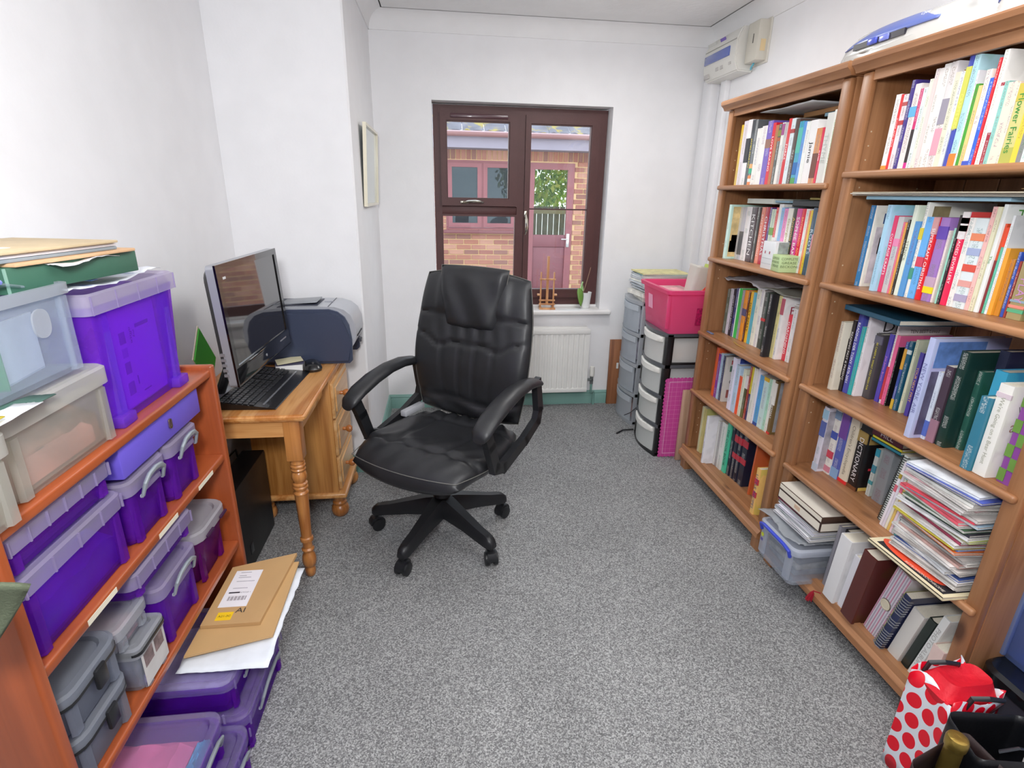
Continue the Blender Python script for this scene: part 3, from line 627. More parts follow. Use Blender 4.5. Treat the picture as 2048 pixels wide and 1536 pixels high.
cb = thing('black_cables', 'black cable bundle and adapter on the desk behind the monitor', 'cable', (-.82, 1.80, TZ+.001))
bm = BM(); tube(bm, [(0, .1, .01), (.02, .02, .10), (-.02, -.03, .05), (.03, -.05, .02), (.05, 0, .03)], .006, 6); obj('cable', bm, bplas, cb); obj('adapter', box(BM(), -.03, .04, -.06, .0, 0, .035, .006), bplas, cb)
# ------------------------------------------------------------------ printer
pn = thing('printer', 'dark blue grey and silver laser printer on the far end of the desk', 'printer', (0, 0, TZ+.002))
pbl = mat('3a4258', .38, bump=.08, bscale=250, name='slate_plastic'); psv = mat('b4b7be', .3, .25, name='silver_grey_plastic')
x0, x1, zt = -.80, -.392, .232; y0, y1 = 2.285, 2.535
side = [(x0, .0), (x1-.012, 0), (x1, .012), (x1+.004, .10), (x1-.004, .165), (x1-.020, .20), (x1-.045, .222), (x1-.08, zt), (x0+.02, zt-.002), (x0, zt-.02)]
bm = BM(); prism(bm, side, 'Y', y0, y0+.028); bmesh.ops.bevel(bm, geom=[e for e in bm.edges if abs(e.verts[0].co.y-y0) < 1e-4 and abs(e.verts[1].co.y-y0) < 1e-4], offset=.014, segments=4, affect='EDGES'); obj('side_cover', bm, pbl, pn)
obj('side_cover', prism(BM(), side, 'Y', y1-.02, y1), pbl, pn)
body = [(x0+.004, .02), (x1-.02, .035), (x1+.012, .085), (x1+.022, .12), (x1+.020, .165), (x1+.004, .205), (x1-.022, .228), (x1-.06, .240), (x1-.12, .242), (x0+.02, .238), (x0+.004, .22)]
bm = BM(); prism(bm, body, 'Y', y0+.026, y1-.018); obj('body', bm, psv, pn, sharp=28)
obj('output_well', box(BM(), x0+.05, x1-.13, y0+.045, y1-.05, .2405, .2445, .002), mat('2c3040', .5), pn)
obj('paper_flap', xf(box(BM(), -.075, .075, -.06, .06, 0, .004, .0015), TR(x1-.21, (y0+y1)/2-.005, .247, ry=R(-4))), mat('8e9298', .35, .2), pn)
obj('lid_seam', box(BM(), x1-.086, x1-.083, y0+.03, y1-.02, .236, .2425), mat('5a5c64', .5), pn)
obj('oval_button', xf(loft(BM(), [(0, .018, .006, .0055), (.003, .018, .006, .0055)]), TR(x1-.10, (y0+y1)/2+.01, .2415)), mat('9ea1aa', .3), pn)
for k in range(5): obj('vent_slot', box(BM(), x1+.0165, x1+.0235, y0+.06+.026*k, y0+.078+.026*k, .108, .114), mat('202026', .5), pn)
obj('tray_catch', box(BM(), x1+.004, x1+.017, y1-.07, y1-.05, .050, .07, .002), mat('4a4c54', .4), pn)
obj('usb_slot', box(BM(), x1+.0045, x1+.0185, y1-.058, y1-.052, .062, .068), mat('1a1a1e', .4), pn)
# ------------------------------------------------------------------ computer tower
pt = thing('computer_tower', 'black computer tower on the carpet under the desk', 'computer', (0, 0, 0))
obj('case', box(BM(), -.825, -.738, 1.77, 2.115, .004, .36, .005), mat('0f0f11', .45, bump=.1, name='black_steel'), pt)
obj('front_panel', box(BM(), -.822, -.741, 1.76, 1.772, .008, .355, .006), mat('17171a', .25, coat=.3), pt)
obj('side_latch', box(BM(), -.739, -.7355, 1.83, 1.86, .06, .10, .002), mat('26262a', .3), pt)
obj('sticker', box(BM(), -.745, -.74, 1.756, 1.761, .255, .275), mat('5ab4d8', .4), pt)
tag(obj('mains_cable', tube(BM(), [(-.86, 1.70, .33), (-.87, 1.85, .40), (-.86, 2.0, .36), (-.85, 2.12, .36), (-.84, 2.13, .2), (-.85, 2.14, .01)], .004, 6), bplas), 'black mains cable looping behind the computer tower', 'cable')
# ------------------------------------------------------------------ easel and plant on the sill
ez = thing('table_easel', 'small wooden table easel standing on the white window sill', 'easel', (.667, 3.50, .657), R(-4))
em = wood('dca878', 'b87c4c', 'Z', .5, knots=False, name='beech')
for x in (-.042, .042): obj('upright', box(BM(), x-.005, x+.005, -.02, -.010, .008, .235, .001), em, ez)
obj('mast', box(BM(), -.008, .008, -.024, -.012, .03, .335, .001), em, ez)
for z in (.03, .055, .19): obj('crossbar', box(BM(), -.052, .052, -.028, -.019, z-.005, z+.005, .001), em, ez)
for x in (-.042, .042): obj('foot', box(BM(), x-.006, x+.006, -.055, .045, 0, .012, .001), em, ez)
obj('foot_bar', box(BM(), -.052, .052, -.058, -.046, .0, .012, .001), em, ez)
obj('back_strut', tube(BM(), [(0, .04, .01), (0, -.01, .2)], .005, 6), em, ez)
for x in (-.055, .055): obj('wing', box(BM(), x-.009, x+.009, -.03, .0, .085, .095, .001), em, ez)
pp = thing('potted_orchid', 'small orchid with one broad leaf in a white pot on the sill', 'plant', (.925, 3.50, .657))
obj('pot', lathe(BM(), [(.026, 0), (.030, .004), (.040, .10), (.041, .104), (.037, .104), (.034, .085), (.003, .083)][:], 0, 0, 24), mat('e9ebea', .3, name='white_ceramic'), pp)
def leafmesh(L, W, curl):
    bm = BM(); rows_ = []
    for i in range(9):
        t = i/8; wv = W*math.sin(math.pi*min(1, t*.93+.05))**.6
        c = Vector((0, -L*.35*math.sin(t*1.2), -L*t+.02*math.sin(3*t)))
        rows_.append([bm.verts.new(c+Vector((s*wv, -abs(s)*-.006+curl*s, 0))) for s in (-1, -.5, 0, .5, 1)])
    for a, b in zip(rows_, rows_[1:]):
        for i in range(4): bm.faces.new((a[i], a[i+1], b[i+1], b[i]))
    return bm
o = obj('leaf', xf(leafmesh(.115, .024, .003), TR(-.050, -.035, .135, rz=R(14))), mat('6d9a3e', .35, var=.2, coat=.2), pp); o.modifiers.new('s', 'SOLIDIFY').thickness = .002
o = obj('leaf', xf(leafmesh(.05, .013, .003), TR(-.03, -.01, .115, rx=R(190), rz=R(-30))), mat('b9d8a0', .4), pp); o.modifiers.new('s', 'SOLIDIFY').thickness = .002
o = obj('leaf', xf(leafmesh(.05, .012, .003), TR(-.03, -.01, .125, rx=R(200), rz=R(80))), mat('a4cc88', .4), pp); o.modifiers.new('s', 'SOLIDIFY').thickness = .002
obj('stem', tube(BM(), [(-.015, 0, .10), (.0, -.005, .16), (.022, -.01, .265)], .0022, 6), mat('9a7a62', .6), pp)
# ------------------------------------------------------------------ drawer towers in the far corner
def bowed(x0, y0, y1, bow, x1):
    n = 8; return [(x0-bow*math.sin(math.pi*k/n), y0+(y1-y0)*k/n) for k in range(n+1)]+[(x1, y1), (x1, y0)]
sg = mat('a6aab0', .35, .1, name='silver_plastic')
ta = thing('drawer_tower', 'silver plastic four drawer tower nearest the window wall', 'drawers', (0, 0, 0))
AX, AY0, AY1, AZ = 1.150, 3.045, 3.37, .775
for z in (0.0, .185, .375, .565, .755): obj('frame_shelf', prism(BM(), bowed(AX, AY0, AY1, .03, AX+.36), 'Z', z, z+.02), sg, ta)
for y in (AY0, AY1-.02): obj('side_frame', box(BM(), AX+.005, AX+.36, y, y+.02, .0, .775, .004), sg, ta)
clr = plastic('e6ecf2', .55, .15, 'f2f5f8'); clr2 = plastic('e6ebf0', .75, .3, 'f2f5f8')
for k in range(4):
    z = .022+.19*k; h = .155 if k == 0 else .16
    f = obj('drawer', prism(BM(), [(p[0]-.004, p[1]) for p in bowed(AX, AY0+.024, AY1-.024, .03, AX+.004)], 'Z', z, z+h), clr, ta)
    obj('handle_lip', prism(BM(), [(p[0]-.010, p[1]) for p in bowed(AX, AY0+.03, AY1-.03, .03, AX+.0)], 'Z', z+h-.035, z+h), clr2, f)
    obj('contents', box(BM(), AX+.02, AX+.30, AY0+.03, AY1-.03, z+.004, z+.10+.01*k, .01), mat(('a98a86', '8e8f96', 'b0a8b4', 'c8c4cc')[k], .8, var=.35, vscale=18), f, 'mixed craft bits seen through the clear drawer')
tb = thing('drawer_tower', 'black framed tower of four white drawers below the pink crate', 'drawers', (0, 0, 0))
BX, BY0, BY1, BZ = 1.135, 2.612, 2.94, .70; bk_ = mat('131316', .28, coat=.3, name='gloss_black_plastic')
for z in (0, .17, .34, .51, .68): obj('frame_shelf', prism(BM(), bowed(BX, BY0, BY1, .03, BX+.38), 'Z', z, z+.018), mat('55585e', .3, coat=.2) if z else bk_, tb)
for y in (BY0, BY1-.03):
    obj('corner_post', box(BM(), BX-.002, BX+.045, y, y+.03, 0, .70, .009), bk_, tb); obj('corner_post', box(BM(), BX+.335, BX+.38, y, y+.03, 0, .70, .009), bk_, tb)
    for z in (0, .17, .34, .51, .672): obj('side_rail', box(BM(), BX+.03, BX+.35, y+.004, y+.022, z, z+.028, .004), bk_, tb)
wd = plastic('f8faf8', .90, .3, 'f4f4f0', 'milky_plastic')
for k in range(4):
    z = .02+.17*k; h = .143
    f = obj('drawer', prism(BM(), [(p[0]-.002, p[1]) for p in bowed(BX, BY0+.032, BY1-.034, .03, BX+.33)], 'Z', z, z+h), wd, tb)
    bm = BM(); pp_ = [(p[0]-.014, p[1]) for p in bowed(BX, BY0+.034, BY1-.036, .03, BX)][:9]
    prism(bm, pp_+[(p[0]+.013, p[1]) for p in pp_[::-1]], 'Z', z+h-.030, z+h-.002); bmesh.ops.bevel(bm, geom=list(bm.edges), offset=.003, segments=1, affect='EDGES'); obj('handle_lip', bm, mat('f2f0ea', .35, name='white_plastic'), f)
    if k != 2: obj('contents', box(BM(), BX+.03, BX+.3, BY0+.045, BY1-.05, z+.006, z+.06+.015*k, .01), mat(('8fb49a', 'c9c0a0', 'b8b4c0', 'd8b0a0')[k], .8, var=.3, vscale=20), f, 'craft supplies seen faintly through the milky drawer')
obj('strap', tube(BM(), [(BX+.01, BY1, .17), (BX-.03, BY1+.02, .12), (BX-.07, BY1+.0, .115)], .006, 6, flat=.4), bk_, tb, 'black strap end')
tag(obj('black_strap', tube(BM(), [(1.14, 2.97, .006), (1.07, 2.96, .008), (1.02, 2.92, .006)], .007, 6, flat=.4), bk_), 'black strap lying on the carpet by the white drawer tower', 'strap')
# pink crate with things in it
pkm = plastic('f8629c', .84, .25, 'ff88b4', 'pink_plastic')
pk = thing('storage_crate', 'hot pink plastic crate on top of the white drawer tower', 'crate', (1.285, 2.775, BZ-.001))
secs = [(.0, .150, .172, .02), (.012, .152, .174, .022), (.20, .172, .192, .024), (.205, .186, .206, .026), (.225, .190, .210, .028), (.225, .170, .190, .022), (.20, .166, .186, .02), (.016, .146, .168, .018), (.010, .14, .16, .018)]
obj('body', loft(BM(), secs, (True, True)), pkm, pk)
obj('handle_recess', box(BM(), .03, .15, -.2005, -.187, .150, .172, .004), mat('c81c58', .4), pk)
obj('moulded_label', xf(box(BM(), -.03, .035, -.001, .001, -.045, .045), TR(.01, -.186, .09, rx=R(5.5))), mat('b81a58', .5, var=.5, vscale=120), pk)
obj('corner_rib', box(BM(), -.178, -.160, -.190, -.172, .03, .20, .004), pkm, pk); obj('moulded_label', xf(box(BM(), -.0005, .001, .04, .10, -.03, .045), TR(-.166, 0, .12, ry=R(-5.5))), mat('f8a4c4', .4), pk)
CX, CY = 1.285, 2.775
tag(obj('paper_pile', box(box(BM(), 1.16, 1.30, 2.66, 2.92, .715, .885, .003), 1.17, 1.30, 2.68, 2.90, .886, .90, .002), mat('d8a0a4', .7, var=.3, vscale=25)), 'pile of pink patterned papers inside the pink crate', 'paper')
o = thing('storage_pot', 'tall white translucent pot leaning in the pink crate', 'pot', (1.27, 2.69, .84), rot=(0, R(14), 0))
obj('body', loft(BM(), [(0, .036, .04, .015), (.18, .05, .055, .02), (.185, .053, .058, .02), (.195, .053, .058, .02), (.195, .048, .053, .018), (.01, .034, .038, .012)]), plastic('f0eee8', .8, .35, 'f4f2ea', 'milky_plastic'), o)
o = thing('storage_box', 'lime green plastic box leaning in the pink crate', 'box', (1.375, 2.70, .83), rot=(0, R(16), R(6)))
obj('body', loft(BM(), [(0, .055, .05, .012), (.15, .062, .058, .014), (.152, .068, .064, .016), (.195, .069, .065, .016), (.196, .063, .06, .014), (.01, .05, .045, .01)]), mat('a8b82c', .35, name='lime_plastic'), o)
o = thing('striped_card', 'card printed in bright diagonal stripes in front of the lime box', 'card', (1.35, 2.605, .90), rot=(R(8), R(40), 0))
for k, c in enumerate(('e8604c', '9ab83c', '40a8a4', 'f0a040', '5a6ab0', 'c8d050', 'e87070')): obj('stripe', box(BM(), -.06+.018*k, -.042+.018*k, 0, .004, -.03, .06), mat(c, .6), o)
tag(obj('jar_cap', xf(loft(BM(), [(0, .028, .028, .02), (.012, .028, .028, .02)]), TR(1.20, 2.62, .885, .2, .1, 0)), mat('7a8edc', .4)), 'small pale blue lid at the front of the pink crate', 'lid')
# magazines on the silver tower: each one loose
rnd = random.Random(4); z = AZ; g = 'magazines piled on the silver drawer tower'
specs = [('e9e4d8', .026, 'thick cream book lowest in the pile on the silver tower', 'book'), ('ece8de', .024, 'cream box folder second from the bottom on the silver tower', 'folder')]
specs += [(c, rnd.uniform(.007, .013), None, 'magazine') for c in ('d8dcdf', 'c2c8cc', 'dfe2e6', 'b4bcc4', 'e2e2e0', 'cfd4d8', 'e6e4da', 'c8ccd0', 'dde2e4', 'bcc2c6')] + [('7fa8b0', .006, 'teal covered magazine near the top of the silver tower pile', 'magazine'), ('d8d088', .006, 'yellow green magazine topmost on the silver tower pile', 'magazine')]
for k, (c, t, lab, cat) in enumerate(specs):
    o = thing(cat, lab or '%s magazine in the pile on the silver tower, %s from its bottom' % ('pale grey' if k % 2 else 'white', ORD[k]), cat, (AX+.165-.002*k+rnd.uniform(-.01, .01)+(-.02 if k == 1 else 0), AY0+.135+rnd.uniform(-.01, .01), z), R(rnd.uniform(-7, 7)), g if k > 1 else None)
    hw, hl = (.145, .11)
    obj('pages', box(BM(), -hw+.002, hw-.001, -hl+.002, hl-.002, .0008, t-.0008), mat('dedcd6', .8, var=.1, vscale=300), o)
    bm = BM(); box(bm, -hw, hw, -hl, hl, 0, .0009); box(bm, -hw, hw, -hl, hl, t-.0009, t); box(bm, -hw, -hw+.0012, -hl, hl, 0, t); obj('cover', bm, mat(c, .35, var=.25, vscale=22), o); z += t+.0006
# mats and boards standing beside the far bookcase
mt = thing('cutting_mat', 'magenta craft cutting mat with scalloped edge leaning beside the far bookcase', 'mat', (0, 2.600, .0), rot=(R(-1.0), 0, 0))
def matm():
    m = mat('c23c8c', .5, name='magenta_vinyl'); m = m.copy(); nt = m.node_tree; b = nt.nodes['Principled BSDF']; L = nt.links.new; N = nt.nodes.new
    tc = N('ShaderNodeTexCoord'); br = N('ShaderNodeTexBrick'); br.offset = 0; br.inputs['Scale'].default_value = 1; br.inputs['Mortar Size'].default_value = .0004
    br.inputs['Brick Width'].default_value = .0254; br.inputs['Row Height'].default_value = .0254; br.inputs['Color1'].default_value = hx('cc4a9a'); br.inputs['Color2'].default_value = hx('cc4a9a'); br.inputs['Mortar'].default_value = hx('eaa4cc')
    mp = N('ShaderNodeMapping'); mp.inputs['Rotation'].default_value = (R(90), 0, 0); L(tc.outputs['Object'], mp.inputs[0]); L(mp.outputs[0], br.inputs['Vector']); L(br.outputs[0], b.inputs['Base Color']); return m
mx0, mx1, mz1 = 1.152, 1.47, .462
bm = BM(); box(bm, mx0+.008, mx1, -.0015, .0015, .006, mz1-.006); obj('sheet', bm, matm(), mt)
bm = BM(); z = .012
while z < mz1: xf_ = lathe(BM(), [(.0105, -.0014), (.0105, .0014)], 0, 0, 14); xf(xf_, TR(mx0+.010, 0, z, rx=R(90))); me_ = bpy.data.meshes.new('t'); xf_.to_mesh(me_); bm.from_mesh(me_); xf_.free(); z += .0205
x = mx0+.03
while x < mx1:
    for zz in (.012, mz1-.012): xf_ = lathe(BM(), [(.0105, -.0014), (.0105, .0014)], 0, 0, 14); xf(xf_, TR(x, 0, zz, rx=R(90))); me_ = bpy.data.meshes.new('t'); xf_.to_mesh(me_); bm.from_mesh(me_); xf_.free()
    x += .0205
obj('scalloped_edge', bm, mat('cc4a9a', .5), mt)
obj('printed_border', xf(rect_frame(BM(), mx0+.024, mx1, .024, mz1-.024, .0018, 0, .0004), TR(0, -.0021, 0)), mat('f0d0e4', .5), mt)
tag(obj('beige_board', box(BM(), 1.238, 1.50, 2.556, 2.574, 0, .405, .003), wood('c8a48c', 'a98468', 'Z', .6, knots=False, name='mdf')), 'pinkish beige board standing between the cutting mat and far bookcase', 'board')
bb = thing('brown_board', 'brown wood effect board leaning on the back wall behind silver tower', 'board', (0, 3.425, 0), rot=(R(-1), 0, 0))
obj('panel', box(BM(), 1.098, 1.30, -.008, .008, 0, .455, .002), wood('a8704c', '7c4a2c', 'Z', .5, knots=False, name='wood_effect'), bb); obj('white_sticker', box(BM(), 1.150, 1.165, -.0095, -.008, .255, .295), mat('e8ecec', .6), bb)
# ------------------------------------------------------------------ pine bookcases on the right wall
PW = lambda ax: wood('b28059', '93633f', ax, .42, coat=.12, name='antique_pine')
def bookcase(label, y0, y1, shelves, ztop, g):
    t = thing('bookcase', label, 'bookcase', (0, 0, 0), group=None)
    X0 = 1.25
    for a, b in ((y0, y0+.018), (y1-.018, y1)): obj('side_panel', box(BM(), X0+.02, 1.565, a, b, .065, ztop-.035, .001), PW('Z'), t)
    for a, b in ((y0, y0+.040), (y1-.040, y1)): obj('front_stile', box(BM(), X0, X0+.020, a, b, .125, ztop-.040, .004), PW('Z'), t)
    n = 7; yy = y0+.018; dw = (y1-y0-.036)/n
    for k in range(n): obj('back_plank', box(BM(), 1.557, 1.564, yy+dw*k+.0012, yy+dw*(k+1)-.0012, .10, ztop-.04, .002, 1), PW('Z'), t)
    for i, z in enumerate(shelves[:-1]):
        bm = BM(); box(bm, X0-.014, X0+.004, y0+.008, y1-.008, z-.020, z, .007, 3); box(bm, X0+.002, 1.556, y0+.020, y1-.020, z-.020, z, .001); obj('shelf', bm, PW('Y'), t)
    z = shelves[-1]
    obj('shelf', box(BM(), X0+.004, 1.556, y0+.018, y1-.018, z-.018, z, .001), PW('Y'), t)
    bm = BM(); pr = [(X0+.012, z+.004), (X0-.008, z+.004), (X0-.010, z-.018), (X0-.022, z-.030), (X0-.024, z-.050), (X0-.018, z-.056), (X0+.012, z-.056)]
    prism(bm, pr, 'Y', y0-.006, y1+.006); obj('plinth', bm, PW('Y'), t)
    for a in (y0, y1-.05): obj('foot', prism(BM(), [(a, 0), (a+.05, 0), (a+.05, .07), (a, .07)], 'X', X0-.006, X0+.045), PW('Z'), t)
    for a in (y0, y1-.05): obj('foot', box(BM(), 1.51, 1.56, a, a+.05, 0, .07, .002), PW('Z'), t)
    obj('top_rail', prism(BM(), [(X0+.016, ztop-.064), (X0+.004, ztop-.064), (X0+.004, ztop-.035), (X0+.016, ztop-.035)], 'Y', y0+.04, y1-.04), PW('Y'), t)
    bm = BM(); prism(bm, [(1.57, ztop), (X0-.028, ztop), (X0-.033, ztop-.006), (X0-.031, ztop-.018), (X0-.020, ztop-.027), (X0-.014, ztop-.038), (1.57, ztop-.038)], 'Y', y0-.016, y1+.016)
    obj('cornice', bm, PW('Y'), t)
    bm = BM()
    for yy_ in (y1-.0182,):
        for k in range(38):
            zz = .2+.04*k
            if zz > ztop-.12 or min(abs(zz-s) for s in shelves) < .03 or (k // 5) % 2: continue
            for xx in (1.30, 1.50): xf_ = lathe(BM(), [(.0025, 0), (.0025, .0006)], 0, 0, 8); xf(xf_, TR(xx, yy_, zz, rx=R(90))); me_ = bpy.data.meshes.new('t'); xf_.to_mesh(me_); bm.from_mesh(me_); xf_.free()
    obj('peg_hole', bm, mat('e0c8a8', .5), t, kind='stuff')
    return t
S1 = [1.414, 1.10, .745, .442, .12]; S2 = [1.446, 1.105, .75, .44, .12]
bookcase('tall brown pine bookcase nearer the window, five shelves of books', 1.742, 2.502, S1, 1.757, 'pine bookcases')
bookcase('tall brown pine bookcase nearer the camera with magazine pile on a shelf', .902, 1.692, S2, 1.757, 'pine bookcases')
# ------------------------------------------------------------------ books
def covermat():
    m = bpy.data.materials.new('book_cover'); m.use_nodes = True; nt = m.node_tree; b = nt.nodes['Principled BSDF']; L = nt.links.new; N = nt.nodes.new
    oi = N('ShaderNodeObjectInfo'); tc = N('ShaderNodeTexCoord'); sp = N('ShaderNodeSeparateXYZ'); L(tc.outputs['Generated'], sp.inputs[0])
    def mth(op, a, b_=None, c=None):
        n = N('ShaderNodeMath'); n.operation = op
        for i, v in enumerate((a, b_, c)):
            if v is None: continue
            if isinstance(v, (int, float)): n.inputs[i].default_value = v
            else: L(v, n.inputs[i])
        return n.outputs[0]
    # fine print down the middle of the spine (x near 0)
    onsp = mth('LESS_THAN', sp.outputs['X'], .03)
    mid = mth('LESS_THAN', mth('ABSOLUTE', mth('SUBTRACT', sp.outputs['Y'], .5)), .24)
    so = N('ShaderNodeSeparateXYZ'); L(tc.outputs['Object'], so.inputs[0])
    cb = N('ShaderNodeCombineXYZ'); L(mth('MULTIPLY', so.outputs['Y'], 420), cb.inputs[0]); L(mth('MULTIPLY', so.outputs['Z'], 620), cb.inputs[1]); L(mth('MULTIPLY', oi.outputs['Random'], 40), cb.inputs[2])
    n = N('ShaderNodeTexNoise'); n.inputs['Scale'].default_value = 1; n.inputs['Detail'].default_value = 1; L(cb.outputs[0], n.inputs[0])
    pr = mth('GREATER_THAN', n.outputs[0], .52)
    cb2 = N('ShaderNodeCombineXYZ'); L(mth('MULTIPLY', so.outputs['Z'], 22), cb2.inputs[0]); L(mth('MULTIPLY', oi.outputs['Random'], 90), cb2.inputs[1])
    n2 = N('ShaderNodeTexNoise'); n2.inputs['Scale'].default_value = 1; n2.inputs['Detail'].default_value = 0; L(cb2.outputs[0], n2.inputs[0])
    seg = mth('GREATER_THAN', n2.outputs[0], .47)
    mask = mth('MULTIPLY', mth('MULTIPLY', onsp, mid), mth('MULTIPLY', pr, mth('MULTIPLY', seg, mth('SUBTRACT', 1, oi.outputs['Alpha']))))
    bwn = N('ShaderNodeRGBToBW'); L(oi.outputs['Color'], bwn.inputs[0]); dark = mth('LESS_THAN', bwn.outputs[0], .22)
    ink = N('ShaderNodeMix'); ink.data_type = 'RGBA'; L(dark, ink.inputs[0]); ink.inputs[7].default_value = (.8, .8, .76, 1)
    hs = N('ShaderNodeHueSaturation'); hs.inputs['Color'].default_value = (.22, .05, .06, 1); L(mth('MULTIPLY', oi.outputs['Random'], 1.0), hs.inputs['Hue']); L(hs.outputs[0], ink.inputs[6])
    # printed picture on the side cover
    n3 = N('ShaderNodeTexNoise'); n3.inputs['Scale'].default_value = 14; n3.inputs['Detail'].default_value = 2
    ad = N('ShaderNodeVectorMath'); ad.operation = 'ADD'; cb3 = N('ShaderNodeCombineXYZ'); L(mth('MULTIPLY', oi.outputs['Random'], 70), cb3.inputs[0]); L(tc.outputs['Object'], ad.inputs[0]); L(cb3.outputs[0], ad.inputs[1]); L(ad.outputs[0], n3.inputs[0])
    cr = N('ShaderNodeValToRGB'); cr.color_ramp.elements[0].position = .5; cr.color_ramp.elements[0].color = (0, 0, 0, 1); cr.color_ramp.elements[1].position = .56; L(n3.outputs[0], cr.inputs[0])
    side = mth('MULTIPLY', mth('SUBTRACT', 1, onsp), mth('MULTIPLY', cr.outputs[0], .25))
    hs2 = N('ShaderNodeHueSaturation'); L(oi.outputs['Color'], hs2.inputs['Color']); hs2.inputs['Saturation'].default_value = 1.6; hs2.inputs['Value'].default_value = .6; L(mth('ADD', .35, mth('MULTIPLY', oi.outputs['Random'], .3)), hs2.inputs['Hue'])
    m1 = N('ShaderNodeMix'); m1.data_type = 'RGBA'; L(side, m1.inputs[0]); L(oi.outputs['Color'], m1.inputs[6]); L(hs2.outputs[0], m1.inputs[7])
    m2 = N('ShaderNodeMix'); m2.data_type = 'RGBA'; L(mth('MULTIPLY', mask, .5), m2.inputs[0]); L(m1.outputs[2], m2.inputs[6]); L(ink.outputs[2], m2.inputs[7])
    L(m2.outputs[2], b.inputs['Base Color']); b.inputs['Roughness'].default_value = .32; b.inputs['Coat Weight'].default_value = .15
    return m
CV = covermat(); PG = mat('e9e3d2', .85, var=.08, vscale=500, name='paper_edges')
def book_parts(t, T, H, Dp, col, kind, text='', tcol='000000', band=None, plain=0):
    bm = BM(); e = .0022 if kind == 'h' else .0006; ov = .003 if kind == 'h' else .0003
    sp = e*1.2
    if kind == 'h': pr = [(Dp, T/2), (.004, T/2), (.0008, T/2-.0012), (0, T*.2), (0, -T*.2), (.0008, -T/2+.0012), (.004, -T/2), (Dp, -T/2), (Dp, -T/2+e), (.004+e, -T/2+e), (sp+.0005, 0), (.004+e, T/2-e), (Dp, T/2-e)]
    else: pr = [(Dp, T/2), (0, T/2), (0, -T/2), (Dp, -T/2), (Dp, -T/2+e), (sp, -T/2+e), (sp, T/2-e), (Dp, T/2-e)]
    prism(bm, pr, 'Z', 0, H); c = obj('cover', bm, CV, t); c.color = hx(col)[:3]+(1 if (text or plain) else 0,)
    obj('pages', box(BM(), sp+.001, Dp-ov, -T/2+e+.0001, T/2-e-.0001, ov, H-ov), PG, t)
    if band:
        for z0, z1, cc in band: obj('spine_band', box(BM(), -.0006, .003, -T/2-.0004, T/2+.0004, z0*H, z1*H), mat(cc, .4), t)
    if text:
        lettering('spine_title', text, t, (-.0009, 0, H*.5), (0, 0, -1), (0, -1, 0), H*(.42 if len(text) < 7 else .74), T*.56, mat(tcol, .5))
def shelf_books(key, data, Z, place, case, Xmax=1.552, lean=None):
    last = None; n = 0
    for i, d in enumerate(data):
        y0, y1, X, H, col, kind, text, tcol, desc = d[:9]
        if last is not None:
            if y0 > last-.0006: y0 = last-.0006
            if y1 > y0-.005: y1 = y0-.005
        T = y0-y1; last = y1
        Dp = min(Xmax-X, .72*H+.02)
        lab = '%s, %s from the left, %s %s' % (desc, ORD[n], case, place)
        t = thing('book', lab, 'book', (X, (y0+y1)/2, Z+.0006), group='books on the %s of the %s' % (place, case))
        ex = EXTRA.get((key, i), {})
        book_parts(t, T, H, Dp, col, kind, text, tcol, ex.get('band'))
        for (s, z, w_, h_, c, x_) in ex.get('cov', []):
            lettering('cover_title', s, t, (x_, -T/2-.0006, z), (1, 0, 0), (0, 0, 1), w_, h_, mat(c, .5))
        for (x_, z, w_, h_, c) in ex.get('pic', []):
            obj('cover_picture', box(BM(), x_, x_+w_, -T/2-.0008, -T/2, z, z+h_), mat(c, .45, var=.3, vscale=30), t)
        n += 1
    return last
